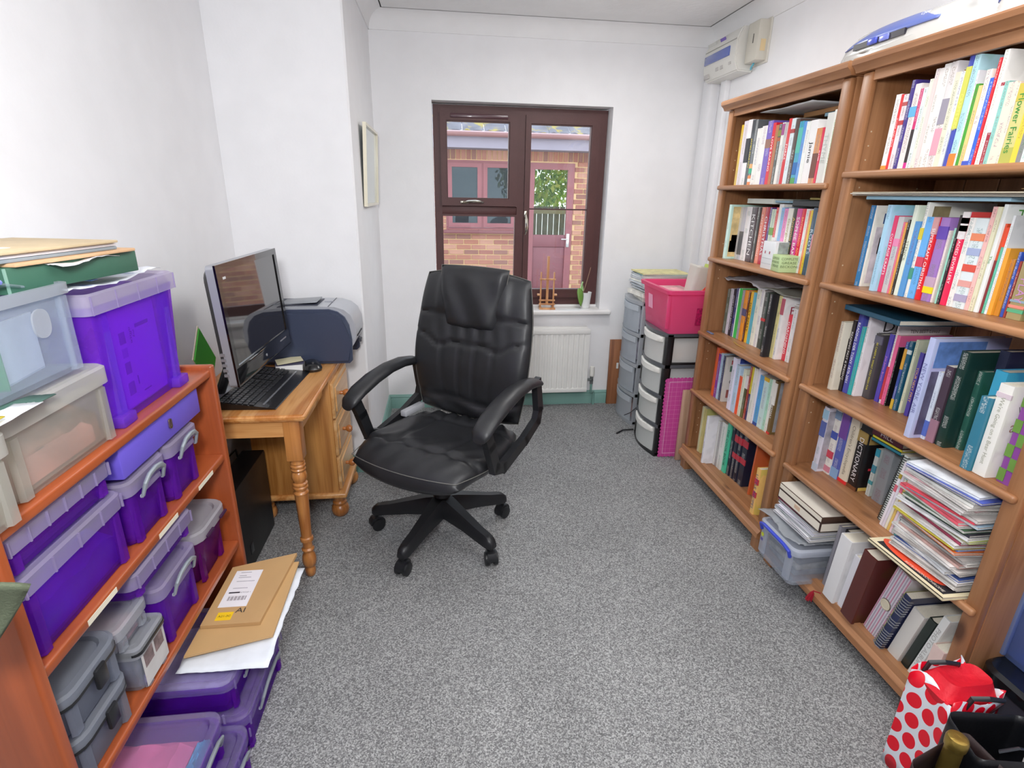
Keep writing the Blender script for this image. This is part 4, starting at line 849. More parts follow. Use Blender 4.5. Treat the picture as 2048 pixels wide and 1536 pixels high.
EXTRA = {
 ('A', 2): {'band': [(.35, .72, '2e2e34')]}, ('A', 0): {}, ('A', 4): {'band': [(.0, .05, 'f09050'), (.05, .10, 'f4f4f0'), (.10, .15, 'f09050'), (.18, .26, '3cb48c'), (.26, .33, 'e8b070')]},
 ('A', 7): {'band': [(.58, .72, '9a7060')]}, ('A', 10): {'band': [(.80, .90, '8a8c3c'), (.72, .78, 'b0603c')]}, ('A', 11): {'band': [(.80, .98, 'a8508c')]}, ('A', 13): {'band': [(.0, .35, 'd83840')]}, ('A', 14): {'band': [(.78, .84, 'b04848')]},
 ('A', 16): {'band': [(.0, .1, '58a860'), (.15, .35, '2f6fb4'), (.5, .9, '5cc0b0')]}, ('A', 20): {'band': [(.1, .55, '7a4c40')]},
 ('B', 0): {'pic': [(.01, .01, .045, .215, 'd8c088'), (.012, .03, .04, .05, 'd06050'), (.018, .075, .028, .03, '8a4a3c')]},
 ('B', 2): {'band': [(.1, .55, '6a6a6c')]}, ('B', 9): {'band': [(.30, .42, 'c87840'), (.55, .68, '7aa850')]}, ('B', 10): {'band': [(.0, .5, 'f4f0ec')]},
 ('B', 22): {'band': [(.38, .66, 'f0a0b0')]},
 ('C', 7): {'band': [(.50, .64, '5a5a80')]}, ('C', 13): {'band': [(.50, .55, 'd84040')]}, ('C', 16): {'cov': [('PR', .20, .07, .03, 'a03048', .06)], 'band': [(.72, .97, 'c86878')]},
 ('C', 14): {}, ('C', 18): {'band': [(.93, .98, 'b8b0a8')]},
 ('D', 4): {'pic': [(.02, .15, .03, .028, '5a7a68'), (.018, .02, .04, .04, '9a5a54'), (.024, .185, .02, .02, 'a84848')], 'cov': [('C', .10, .02, .022, '2a2a2a', .035)]},
 ('D', 5): {'pic': [(.02, .09, .03, .04, 'b88a88'), (.03, .15, .02, .03, 'a8a080'), (.018, .20, .12, .045, '4a5cb4')]}, ('D', 9): {'band': [(.0, .2, '6a6a3c'), (.7, 1, 'e8e0e0')]}, ('D', 11): {'band': [(.5, 1, 'd8c430')]},
 ('D', 13): {'cov': [('One', .215, .07, .028, 'c02868', .065)]}, ('D', 14): {'band': [(.0, .06, '2e4c9c')]}, ('D', 15): {'pic': [(.02, .02, .05, .07, '88b4ea'), (.035, .09, .03, .07, '2e4a3a')], 'band': [(.93, 1, 'e0b020')]},
 ('D', 18): {'pic': [(.014, .01, .13, .215, 'a4a8ae')], 'band': [(.0, .04, 'd83c38'), (.55, .95, 'f0ece4')]},
 ('E', 2): {}, ('E', 8): {'band': [(.38, .48, 'c83848'), (.68, .80, 'c83848')]}, ('E', 9): {'band': [(.38, .48, 'c83848'), (.68, .80, 'c83848')]}, ('E', 10): {'band': [(.38, .48, 'c83848'), (.68, .80, 'c83848')]}, ('E', 11): {'band': [(.38, .50, 'c83848'), (.66, .78, 'c83848')]},
 ('E', 12): {'cov': [('PIES', .125, .10, .03, 'e8c83c', .09), ('BAKES', .09, .115, .03, 'e8c83c', .09), ('STEWS', .155, .06, .015, 'a04038', .12)], 'pic': [(.03, .07, .13, .075, '3c3c78'), (.03, .155, .04, .03, 'c06858'), (.03, .015, .04, .03, '8a5a40'), (.085, .02, .04, .03, 'b49a80')]},
 ('F', 0): {'band': [(.0, .06, 'f0a040')]}, ('F', 2): {'band': [(.85, .9, 'c05858'), (.60, .66, 'c84848')]}, ('F', 4): {'band': [(.62, .74, '6ab8e4')]}, ('F', 5): {'band': [(.0, .08, 'd83898'), (.08, .50, '3c3434')]},
 ('F', 8): {'band': [(.1, .9, 'f2dcd8')]}, ('F', 11): {'band': [(.12, .38, 'f0a8b8'), (.42, .66, 'a09aa8')], 'cov': [('Bl', .205, .05, .03, '3c5a5c', .045)], 'pic': [(.02, .19, .03, .035, 'e4a838')]}, ('F', 14): {'band': [(.35, .9, 'd8d860')]}, ('F', 15): {'band': [(.0, .12, 'f08c3c')], 'cov': [('Bal', .215, .06, .025, '55506c', .09)]},
 ('F', 19): {'band': [(.0, .05, '4a60c8')]}, ('F', 22): {'cov': [('E', .16, .035, .03, '505a58', .105)], 'pic': [(.05, .195, .04, .025, '7a6040'), (.035, .155, .035, .018, 'b07848')]}, ('F', 27): {'band': [(.78, 1, 'cdbc50'), (.0, .2, 'b8b85c')]}, ('F', 23): {'band': [(.4, .96, 'f2ece4')]},
 ('G', 1): {'pic': [(.012, .01, .10, .17, 'dcccd0'), (.03, .10, .05, .05, 'c898a0'), (.03, .19, .05, .03, '3c5a8c')], 'cov': [('CR', .175, .035, .018, '7a5a7a', .05)]}, ('G', 4): {'band': [(.62, .72, 'f090b8')]}, ('G', 8): {}, ('G', 10): {'band': [(.20, .32, '4c9c84'), (.62, .74, 'e4d040')], 'pic': [(.015, .2, .05, .045, '9a8c68')]},
 ('G', 11): {'pic': [(.01, .14, .05, .06, 'd8a888'), (.01, .06, .05, .05, 'c05868')], 'band': [(.40, .52, 'd84860')]}, ('G', 12): {'band': [(.80, 1, 'd8a0a0')]}, ('G', 13): {'band': [(.10, .18, 'f0e020'), (.18, .3, 'c8a8c0'), (.75, .9, '6a4cb4')]},
 ('H', 2): {'band': [(.72, 1, 'f0e8e8'), (.80, .86, 'b8cc50'), (.88, .94, 'e84860')]}, ('H', 4): {'band': [(.08, .16, 'b0a8c8'), (.25, .32, 'e8a8a0'), (.42, .50, 'e05848'), (.60, .68, 'a8b4d8'), (.76, .84, 'f09068')], 'cov': [('CA', .185, .05, .022, '40506c', .05)]}, ('H', 7): {'cov': [('The', .23, .06, .025, '5aa04a', .06)]},
 ('H', 8): {'band': [(.0, .6, '8a3438')]}, ('H', 9): {'band': [(.78, 1, 'f05030')]}, ('H', 15): {'band': [(.12, .18, '5cb084'), (.20, .25, 'e89080'), (.30, .34, '90a8b8')]},
 ('I', 0): {'pic': [(.025, .045, .055, .135, '1e1c1c'), (.03, .05, .04, .05, '5a4c2c'), (.03, .12, .04, .04, 'c8c8c4')]}, ('I', 2): {'pic': [(.01, .15, .05, .10, '5c68b8')]}, ('I', 4): {'cov': [('Di', .235, .05, .035, '383438', .075), ('PRINCE', .212, .08, .008, '8a8a8a', .06)]}, ('I', 5): {'band': [(.85, .97, '6a6878')]},
 ('I', 7): {'cov': [('TEN BEST Loved', .235, .10, .018, '4a3c3c', .09), ('Grimms', .212, .06, .012, '4a3c3c', .06)], 'pic': [(.0, .262, .17, .006, 'c8283c')], 'band': [(.05, .45, 'c83c48')]}, ('I', 10): {'band': [(.0, .15, 'd8b440'), (.6, .9, 'e0a840')]}, ('I', 11): {'band': [(.82, .88, 'd8e4e4')], 'cov': [('EPL', .165, .06, .03, 'e4ecee', .045)], 'pic': [(.02, .09, .05, .05, 'c83848'), (.02, .01, .06, .05, '2a8ca0')]},
 ('J', 0): {'pic': [(.012, .20, .14, .07, '6a90d4'), (.012, .01, .14, .18, '56506c')], 'cov': [('N', .075, .03, .03, 'f0f0f0', .04)]}, ('J', 1): {'band': [(.05, .28, '5c74c8')]}, ('J', 2): {'band': [(.0, .3, 'a07888')]}, ('J', 3): {}, ('J', 6): {'band': [(.86, .91, 'd8c8d0')], 'cov': [('W', .17, .025, .028, '706870', .04), ('a', .125, .015, .02, 'b08878', .03)]},
 ('K', 0): {'band': [(.0, .12, 'c8d4e4'), (.55, .78, '6070b0'), (.82, .96, 'a8d0e8')], 'pic': [(.005, .01, .10, .22, 'b0acb4')]}, ('K', 1): {'band': [(.03, .12, 'd88898'), (.25, .36, 'd04858'), (.55, .66, '4c5cb0'), (.85, .97, '7c94b0')]}, ('K', 2): {'band': [(.6, 1, '7a4ea4'), (.0, .15, '8cb0d8')]}, ('K', 3): {'band': [(.0, .05, 'e83434')]},
 ('K', 4): {'band': [(.80, .98, 'a88c50'), (.0, .06, '7a4a2c')], 'cov': [('ED', .14, .05, .03, 'b89040', .08)], 'pic': [(.01, .17, .12, .03, 'a88c50'), (.01, .0, .12, .012, 'd8b860'), (.03, .075, .05, .008, 'd83848')]}, ('K', 5): {'band': [(.85, 1, '3c9cb4'), (.25, .33, '4c98a0'), (.50, .66, '4a8ca0')]},
}
BOOKS = {
 'A': [
  (2.417, 2.399, 1.275, 0.241, 'd9b21e', 'p', '', '', 'slim yellow book'),
  (2.398, 2.364, 1.275, 0.253, 'd9cfd8', 'p', '', '', 'white and lilac book'),
  (2.363, 2.332, 1.274, 0.254, 'e8e4e4', 'p', '', '', 'white book with a black square'),
  (2.331, 2.309, 1.275, 0.250, '3c4045', 'p', 'JAMES MARTIN', 'e8d32a', 'dark grey book with yellow lettering'),
  (2.308, 2.288, 1.275, 0.248, '686d70', 'p', '', '', 'grey book with orange and green base'),
  (2.287, 2.253, 1.276, 0.214, 'eceae4', 'p', '', '', 'white book with a small picture'),
  (2.252, 2.215, 1.276, 0.219, 'f2efec', 'p', '', '', 'white book beside the purple one'),
  (2.214, 2.178, 1.276, 0.233, '7a62c0', 'p', '', '', 'purple book with a portrait'),
  (2.177, 2.157, 1.276, 0.223, 'e0283c', 'p', 'LOVE BAKING', 'ffffff', 'bright red slim book'),
  (2.156, 2.137, 1.276, 0.213, 'c07850', 'p', '', '', 'brown and orange slim book'),
  (2.136, 2.114, 1.275, 0.214, '5a5c58', 'h', '', '', 'dark grey book with tulips'),
  (2.113, 2.096, 1.275, 0.217, 'efece6', 'p', '', '', 'white book with a purple spot'),
  (2.095, 2.074, 1.275, 0.215, 'c9c6c2', 'p', '', '', 'pale grey book'),
  (2.073, 2.055, 1.274, 0.226, 'dc3038', 'p', 'FORKS', 'ffffff', 'red topped white book'),
  (2.054, 2.031, 1.274, 0.224, 'dbe8ec', 'p', '', '', 'pale blue and white book'),
  (2.030, 2.006, 1.274, 0.220, '574640', 'h', '', '', 'dark brown book with fine lettering'),
  (2.005, 1.981, 1.275, 0.209, '3aa7c4', 'p', '', '', 'turquoise and green book'),
  (1.980, 1.964, 1.275, 0.206, '5a96dc', 'p', '', '', 'blue book beside the turquoise one'),
  (1.963, 1.943, 1.275, 0.204, 'eef0ea', 'p', '', '', 'white slim book beside the blue one'),
  (1.942, 1.901, 1.275, 0.205, 'f1efee', 'h', 'Jamie', '333333', 'wide white book with a black name'),
  (1.900, 1.872, 1.275, 0.176, 'd8935c', 'p', '', '', 'tan orange book'),
  (1.871, 1.861, 1.275, 0.176, 'dd2f50', 'p', 'SLATER', 'ffffff', 'crimson slim book'),
  (1.860, 1.827, 1.275, 0.218, 'deded8', 'h', 'THYME', 'c2c6c0', 'pale grey wide book'),
  (1.826, 1.796, 1.274, 0.224, 'f2f2ea', 'h', "TOM KERRIDGE'S FRESH START", '7ac04c', 'white book with green and red lettering'),
 ],
 'B': [
  (2.420, 2.397, 1.271, 0.234, 'c6e4d8', 'h', '', '', 'pale green hardback with a child on its cover'),
  (2.396, 2.380, 1.315, 0.225, 'e6e4de', 'p', '', '', 'white book with grey lettering'),
  (2.379, 2.350, 1.315, 0.223, 'c9c8d2', 'p', '', '', 'pale lilac book with a barcode'),
  (2.349, 2.306, 1.316, 0.227, 'efe9ea', 'h', '', '', 'wide white book beside the lilac one'),
  (2.305, 2.263, 1.316, 0.226, '4a3438', 'h', 'KITCHEN', 'f2eeee', 'dark plum book lettered in white'),
  (2.262, 2.242, 1.317, 0.226, '4b4a47', 'h', '', '', 'charcoal book with fine lettering'),
  (2.241, 2.213, 1.322, 0.228, 'e88a72', 'h', 'BAKE OFF CHRISTMAS', 'ffe8dc', 'salmon book with white lettering'),
  (2.212, 2.182, 1.322, 0.229, 'b81436', 'h', 'CHRISTMAS', 'ffffff', 'crimson book lettered in white'),
  (2.181, 2.167, 1.323, 0.228, '5c4388', 'p', '', '', 'slim purple book'),
  (2.166, 2.137, 1.323, 0.222, 'd5e2c8', 'p', '', '', 'white book with green vegetables'),
  (2.136, 2.121, 1.323, 0.229, 'e03530', 'p', '', '', 'red and white slim book'),
  (2.120, 2.090, 1.323, 0.242, 'f2f0ee', 'p', '', '', 'tall white book'),
  (2.089, 2.069, 1.315, 0.230, '88b8e4', 'p', '', '', 'light blue book'),
  (2.068, 2.046, 1.315, 0.227, 'e888c0', 'p', '', '', 'slim pink book'),
  (2.045, 2.013, 1.314, 0.229, 'e9e5da', 'h', 'Georgina Cook', 'b9a36c', 'white book with gold script'),
  (2.012, 1.986, 1.314, 0.229, '3f3830', 'h', 'Antonio Love P', 'd8b860', 'dark brown book with gold lettering'),
  (1.985, 1.956, 1.313, 0.229, 'd84494', 'p', 'SOPHIE BAKER', 'ffffff', 'magenta book'),
  (1.955, 1.931, 1.312, 0.229, 'e02438', 'h', 'BRITISH FOOD ADVENT', 'ffb080', 'red book with orange lettering'),
  (1.930, 1.913, 1.312, 0.229, 'ece8e4', 'p', '', '', 'white book beside the red one'),
  (1.912, 1.901, 1.311, 0.223, 'f0925c', 'p', '', '', 'slim orange book'),
  (1.900, 1.890, 1.310, 0.225, 'e8c83a', 'p', '', '', 'slim yellow book'),
  (1.889, 1.862, 1.309, 0.234, '40566c', 'h', 'ROOTS', 'cfe4ec', 'slate blue book'),
  (1.861, 1.833, 1.305, 0.219, 'a9dce4', 'h', '', '', 'pale turquoise book with a pink band'),
 ],
 'C': [
  (2.444, 2.420, 1.337, 0.211, '6a7468', 'p', '', '', 'slim grey green book'),
  (2.419, 2.398, 1.339, 0.217, 'dcd4e2', 'p', '', '', 'slim lilac white book'),
  (2.397, 2.376, 1.340, 0.218, '302c3a', 'h', "JAMIE'S GREAT BRITAIN", 'f0f0f4', 'black book with white lettering'),
  (2.375, 2.356, 1.341, 0.226, '343a80', 'h', '', '', 'navy book'),
  (2.355, 2.348, 1.341, 0.227, 'eef0f2', 'p', '', '', 'thin white book'),
  (2.347, 2.324, 1.342, 0.230, '3fcb5c', 'p', '', '', 'bright green book'),
  (2.323, 2.307, 1.343, 0.226, 'b0a6ac', 'p', '', '', 'slim grey book'),
  (2.306, 2.275, 1.344, 0.228, 'f29a26', 'h', '', '', 'orange book with a picture of people'),
  (2.274, 2.263, 1.345, 0.225, '6a3a24', 'p', '', '', 'thin brown book'),
  (2.262, 2.240, 1.347, 0.231, 'f4bc24', 'h', 'MARY BERRY', '403010', 'yellow book with black lettering'),
  (2.239, 2.221, 1.348, 0.229, '5cb8cc', 'p', '', '', 'cyan book'),
  (2.220, 2.192, 1.350, 0.256, 'ecead8', 'h', '', '', 'cream hardback'),
  (2.191, 2.166, 1.351, 0.262, 'f1eeea', 'h', '', '', 'off white hardback'),
  (2.165, 2.137, 1.353, 0.242, '49544c', 'h', '', '', 'dark green speckled book'),
  (2.038, 2.018, 1.295, 0.257, '28292e', 'h', '', '', 'thick black hardback'),
  (2.017, 2.000, 1.325, 0.255, 'ece3a0', 'p', '', '', 'pale yellow book'),
  (1.999, 1.981, 1.326, 0.254, 'f3f1f0', 'h', '', '', 'white hardback with red frame'),
  (1.980, 1.957, 1.354, 0.186, 'e03248', 'h', 'GARDENING', 'ffffff', 'short red book'),
  (1.956, 1.935, 1.355, 0.231, 'efeceb', 'p', '', '', 'white book beside the red one'),
  (1.934, 1.911, 1.358, 0.257, 'f0eaf2', 'p', '', '', 'white and purple book'),
 ],
 'D': [
  (2.392, 2.368, 1.296, 0.244, 'e4602c', 'h', '', '', 'orange book'),
  (2.367, 2.347, 1.298, 0.219, '8a3a98', 'p', '', '', 'purple book'),
  (2.346, 2.326, 1.300, 0.227, 'b8d4ea', 'p', '', '', 'pale blue slim book'),
  (2.325, 2.311, 1.301, 0.221, '2e3460', 'p', '', '', 'slim navy book'),
  (2.310, 2.293, 1.302, 0.219, 'cfcac4', 'h', '', '', 'beige book with round pictures'),
  (2.217, 2.188, 1.287, 0.246, 'e3dff2', 'h', '', '', 'white and lilac book'),
  (2.187, 2.153, 1.290, 0.221, 'bcd3ea', 'h', '', '', 'pale blue book'),
  (2.152, 2.133, 1.293, 0.178, 'f8572c', 'p', '', '', 'bright orange book'),
  (2.132, 2.113, 1.295, 0.217, 'e4ead4', 'p', '', '', 'white and green book'),
  (2.112, 2.094, 1.299, 0.193, '52502e', 'p', '', '', 'dark olive slim book'),
  (2.093, 2.080, 1.301, 0.240, 'a94438', 'p', '', '', 'brick red slim book'),
  (2.079, 2.068, 1.303, 0.243, '3a3a6a', 'p', '', '', 'slim navy and yellow book'),
  (2.067, 2.045, 1.304, 0.242, 'e9e7e0', 'p', '', '', 'white book behind the blue ones'),
  (2.044, 2.031, 1.308, 0.253, 'efe9f0', 'h', '', '', 'tall white book with magenta word'),
  (2.030, 2.002, 1.312, 0.223, '5ea6e2', 'p', '', '', 'sky blue book'),
  (2.001, 1.969, 1.313, 0.224, 'cfe8e6', 'p', '', '', 'pale aqua book with a black triangle'),
  (1.968, 1.951, 1.317, 0.226, 'b5e4cc', 'p', '', '', 'mint slim book'),
  (1.950, 1.934, 1.317, 0.230, 'f1f1e8', 'p', '', '', 'white slim book beside the mint one'),
  (1.933, 1.915, 1.317, 0.232, '7a6440', 'h', 'CHRISTMAS', 'ffffff', 'brown book with white lettering'),
 ],
 'E': [
  (2.430, 2.414, 1.287, 0.247, 'e4deb8', 'p', '', '', 'slim cream book'),
  (2.413, 2.395, 1.289, 0.245, 'ddd08c', 'p', '', '', 'slim yellow book'),
  (2.299, 2.283, 1.246, 0.250, 'e8e8ee', 'h', '', '', 'large white box file'),
  (2.282, 2.267, 1.299, 0.230, 'efefec', 'p', '', '', 'thin white book'),
  (2.266, 2.247, 1.301, 0.235, 'b8b8b6', 'p', '', '', 'grey book with small pictures'),
  (2.246, 2.211, 1.302, 0.240, 'eeeeea', 'p', '', '', 'white book with small pictures'),
  (2.210, 2.179, 1.308, 0.254, '4fd0a8', 'h', 'THE COOK BOOK', '1c4030', 'mint green book'),
  (2.178, 2.152, 1.315, 0.265, '1c2338', 'h', '', '', 'first navy volume with red labels'),
  (2.151, 2.124, 1.318, 0.271, '1c2338', 'h', '', '', 'second navy volume with red labels'),
  (2.123, 2.093, 1.320, 0.272, '1c2338', 'h', '', '', 'third navy volume with red labels'),
  (2.092, 2.049, 1.323, 0.276, '1c2338', 'h', '', '', 'wide navy volume with red labels'),
  (1.846, 1.822, 1.249, 0.210, 'f0c070', 'h', 'LITTLE RECIPES', '404080', 'yellow spined thick recipe book'),
 ],
 'F': [
  (1.572, 1.553, 1.275, 0.197, 'f2f0f0', 'p', '', '', 'white round cornered book'),
  (1.552, 1.543, 1.274, 0.195, 'e83a3e', 'p', 'SUGAR AND SPICE', 'ffe0e0', 'red slim book'),
  (1.542, 1.526, 1.274, 0.193, 'efe6ea', 'p', '', '', 'white book with red dots'),
  (1.525, 1.511, 1.273, 0.225, '4e3f8c', 'h', '', '', 'dark purple book'),
  (1.510, 1.488, 1.273, 0.213, 'f0e8e4', 'h', '', '', 'white book with a blue patch'),
  (1.487, 1.477, 1.273, 0.199, 'd83878', 'p', '', '', 'pink and black slim book'),
  (1.476, 1.463, 1.272, 0.199, 'e6ecf0', 'p', '', '', 'pale blue white book'),
  (1.462, 1.451, 1.272, 0.217, 'f2efe0', 'p', '', '', 'cream slim book'),
  (1.450, 1.439, 1.272, 0.238, 'f0e4e0', 'p', '', '', 'white book with red lines'),
  (1.438, 1.426, 1.272, 0.237, 'efeae6', 'p', '', '', 'white book with purple print'),
  (1.425, 1.406, 1.271, 0.244, 'f3f1ee', 'p', '', '', 'white book with a tiny flag'),
  (1.405, 1.384, 1.270, 0.245, 'e9e3e2', 'h', '', '', 'white book with a pink label'),
  (1.383, 1.368, 1.269, 0.218, 'ece4cf', 'p', '', '', 'cream book'),
  (1.367, 1.356, 1.268, 0.217, 'e4ecea', 'p', '', '', 'pale grey book'),
  (1.355, 1.341, 1.268, 0.249, '4a55b4', 'h', 'CRAFTS KIDS', 'f4f080', 'royal blue and yellow book'),
  (1.340, 1.322, 1.267, 0.246, 'b8e0ea', 'h', '', '', 'pale aqua book with orange base'),
  (1.321, 1.316, 1.267, 0.211, 'f0eef4', 'p', '', '', 'thin white book'),
  (1.315, 1.306, 1.266, 0.181, '4fa83a', 'p', '', '', 'green slim book'),
  (1.305, 1.296, 1.265, 0.176, 'f2d28a', 'p', '', '', 'yellow slim book'),
  (1.295, 1.279, 1.264, 0.207, 'f3eee2', 'h', '', '', 'white book with red base'),
  (1.278, 1.268, 1.263, 0.187, '3c6cd8', 'p', '', '', 'bright blue slim book'),
  (1.267, 1.261, 1.262, 0.226, 'e0323c', 'p', '', '', 'tall red slim book'),
  (1.260, 1.246, 1.262, 0.240, 'f2f0ec', 'h', '', '', 'tall white book with birds'),
  (1.245, 1.236, 1.261, 0.172, 'a83040', 'p', '', '', 'dark red slim book'),
  (1.235, 1.225, 1.260, 0.173, '92ccc4', 'p', '', '', 'teal book'),
  (1.224, 1.205, 1.259, 0.169, 'f0e4cc', 'p', '', '', 'cream wide book'),
  (1.204, 1.196, 1.258, 0.166, 'f2dccc', 'p', '', '', 'peach slim book'),
  (1.195, 1.169, 1.258, 0.162, 'd3cc84', 'p', 'Flower Fairies', '2c8a3c', 'olive dotted book'),
  (1.168, 1.155, 1.257, 0.167, 'f2cf48', 'p', '', '', 'yellow book'),
  (1.154, 1.143, 1.256, 0.161, '8c8c8c', 'p', '', '', 'mid grey book'),
  (1.142, 1.133, 1.255, 0.159, 'd9ece6', 'p', '', '', 'pale mint book'),
 ],
 'G': [
  (1.609, 1.592, 1.304, 0.243, '3a84bc', 'p', '', '', 'blue book'),
  (1.591, 1.585, 1.305, 0.243, 'efe8dc', 'h', 'CR', '7a5a7a', 'white hardback with a pink pebble cover'),
  (1.513, 1.495, 1.277, 0.246, 'a9d2ea', 'h', '', '', 'light blue hardback'),
  (1.494, 1.480, 1.291, 0.217, 'e8406c', 'p', 'COTTAGE CRAFTS', 'ffffff', 'pink red book'),
  (1.479, 1.459, 1.292, 0.215, 'cfcbcc', 'p', '', '', 'pale grey book'),
  (1.458, 1.452, 1.292, 0.201, 'e87890', 'p', '', '', 'slim pink book'),
  (1.451, 1.444, 1.292, 0.200, 'f0a84c', 'p', '', '', 'slim orange book'),
  (1.443, 1.436, 1.292, 0.208, '34302c', 'p', '', '', 'slim black book'),
  (1.435, 1.420, 1.292, 0.247, 'e4ecdc', 'h', 'STENCIL', '8a8a70', 'white and green book'),
  (1.419, 1.401, 1.293, 0.205, '5b9cd8', 'p', '', '', 'blue book with white print'),
  (1.400, 1.389, 1.295, 0.255, 'f0efe6', 'h', '', '', 'tall white book with green label'),
  (1.388, 1.366, 1.296, 0.218, '6cb4f2', 'p', '', '', 'bright sky blue book'),
  (1.365, 1.349, 1.296, 0.218, 'e2262e', 'h', 'SUPERCRAFT CHRISTMAS', 'ffffff', 'red book with white lettering'),
  (1.348, 1.319, 1.300, 0.218, 'a57cc4', 'h', '', '', 'wide purple book with yellow sticker'),
  (1.318, 1.312, 1.303, 0.187, 'f2e2dc', 'p', '', '', 'slim white and pink book'),
 ],
 'H': [
  (1.302, 1.297, 1.301, 0.194, 'a0dcc8', 'p', '', '', 'slim mint book'),
  (1.296, 1.290, 1.301, 0.226, '3c3034', 'p', '', '', 'slim black book'),
  (1.289, 1.271, 1.302, 0.234, 'ec2c58', 'h', 'BEADED JEWELLERY', 'ffffff', 'deep pink book with white lettering'),
  (1.270, 1.253, 1.303, 0.221, 'f1eee9', 'h', '', '', 'white book with blue frame'),
  (1.252, 1.218, 1.303, 0.220, 'e4eef0', 'h', '', '', 'wide pale book with coloured blocks'),
  (1.217, 1.206, 1.304, 0.248, 'f6c2bc', 'p', '', '', 'pale pink book'),
  (1.205, 1.195, 1.304, 0.248, 'e8e4c4', 'p', '', '', 'cream and green book'),
  (1.194, 1.182, 1.305, 0.254, 'eff1ee', 'h', 'The', '5aa04a', 'white book with green title'),
  (1.181, 1.176, 1.310, 0.211, 'e2502c', 'p', '', '', 'slim orange red book'),
  (1.175, 1.169, 1.310, 0.203, '68c4a8', 'p', '', '', 'teal green book'),
  (1.168, 1.162, 1.310, 0.230, 'eef0f2', 'p', '', '', 'white book beside the teal one'),
  (1.161, 1.151, 1.310, 0.157, 'f0a83c', 'p', '', '', 'orange book'),
  (1.150, 1.138, 1.317, 0.133, 'd08a30', 'p', '', '', 'amber book'),
  (1.137, 1.128, 1.317, 0.151, '3454b0', 'h', '', '', 'blue hardback'),
  (1.127, 1.122, 1.317, 0.131, '9c4038', 'p', '', '', 'slim maroon book'),
  (1.121, 1.085, 1.316, 0.132, 'a49468', 'h', 'PLAY', 'c890c8', 'wide khaki book with coloured letters'),
 ],
 'I': [
  (1.624, 1.604, 1.300, 0.234, 'dcd6c4', 'h', '', '', 'cream hardback with a dark photo cover'),
  (1.603, 1.589, 1.327, 0.242, '241c20', 'p', 'READING PAST & PRESENT', 'e8e4e0', 'black book with white lettering'),
  (1.588, 1.566, 1.329, 0.275, '4c50a8', 'h', 'READING DER TONY 1870-2001', 'ffffff', 'blue book with bold white lettering'),
  (1.565, 1.553, 1.332, 0.230, '3cb4b4', 'p', '', '', 'teal slim book'),
  (1.552, 1.540, 1.335, 0.272, 'e9e4e8', 'h', '', '', 'large white hardback'),
  (1.539, 1.509, 1.363, 0.214, '4a4648', 'h', 'BE CAREFUL WHAT YOU WISH FOR', 'e8dc3c', 'dark grey hardback with yellow lettering'),
  (1.498, 1.483, 1.375, 0.222, '5a4cb8', 'p', 'Just James Brown', 'f0a0d0', 'purple book'),
  (1.479, 1.471, 1.375, 0.271, 'f0e4e4', 'h', '', '', 'white and red edged annual'),
  (1.470, 1.457, 1.375, 0.225, 'f06c9c', 'p', '', '', 'pink slim book'),
  (1.455, 1.450, 1.375, 0.191, '181818', 'p', '', '', 'thin black book'),
  (1.432, 1.423, 1.375, 0.214, '3c54a4', 'p', '', '', 'slim blue book with yellow stripe'),
  (1.421, 1.408, 1.375, 0.219, '1c5c78', 'p', '', '', 'dark teal book'),
  (1.399, 1.390, 1.375, 0.229, 'd8dcc0', 'p', '', '', 'bent cream magazine'),
  (1.376, 1.363, 1.375, 0.197, '4c409c', 'p', 'YOUR NEXT FIRST', 'f0c060', 'purple slim book'),
 ],
 'J': [
  (1.239, 1.219, 1.253, 0.279, 'b8c0e4', 'h', 'NEW YORK AIR', '7c80b0', 'pale blue hardback lettered in lilac'),
  (1.218, 1.206, 1.287, 0.191, 'dbe4f2', 'p', '', '', 'thin white booklet'),
  (1.205, 1.182, 1.290, 0.212, '4c3c48', 'p', '', '', 'brown photographic book'),
  (1.181, 1.154, 1.294, 0.259, '1c3832', 'h', '', '', 'dark green old hardback'),
  (1.153, 1.136, 1.327, 0.214, '2c5c50', 'h', '', '', 'green old hardback'),
  (1.057, 1.031, 1.245, 0.185, '3a7c94', 'h', '', '', 'steel blue hardback'),
  (1.030, 0.996, 1.252, 0.226, 'eceae4', 'h', "We're Going on a Bear Hunt", 'a8a898', "white thick children's book"),
 ],
 'K': [
  (1.625, 1.601, 1.310, 0.243, 'dfdce8', 'h', '', '', 'white and lilac boxed book'),
  (1.600, 1.573, 1.338, 0.244, 'eae6dc', 'h', '', '', 'white book with small cartoon pictures'),
  (1.572, 1.539, 1.343, 0.250, '5864b4', 'h', '', '', 'purple to blue book'),
  (1.538, 1.499, 1.348, 0.244, 'e6dcc6', 'h', "Children's Encyclopedia", '8a8070', 'cream book with a red base'),
  (1.498, 1.458, 1.352, 0.214, '1c181a', 'h', 'DICTIONARY', 'f4f0ee', 'thick black book with gold top'),
  (1.438, 1.423, 1.375, 0.168, 'c9d0cc', 'p', '', '', 'white book with many small pictures'),
  (1.413, 1.369, 1.375, 0.201, '8c9094', 'h', '', '', 'grey plastic document box'),
 ],
}
FAR, NEAR = 'far bookcase', 'near bookcase'
shelf_books('A', BOOKS['A'], S1[0], 'top shelf', FAR); shelf_books('B', BOOKS['B'], S1[1], 'second shelf', FAR)
shelf_books('C', BOOKS['C'], S1[2], 'third shelf', FAR); shelf_books('D', BOOKS['D'], S1[3], 'fourth shelf', FAR); shelf_books('E', BOOKS['E'], S1[4], 'bottom shelf', FAR)
shelf_books('F', BOOKS['F'], S2[0], 'top shelf', NEAR)
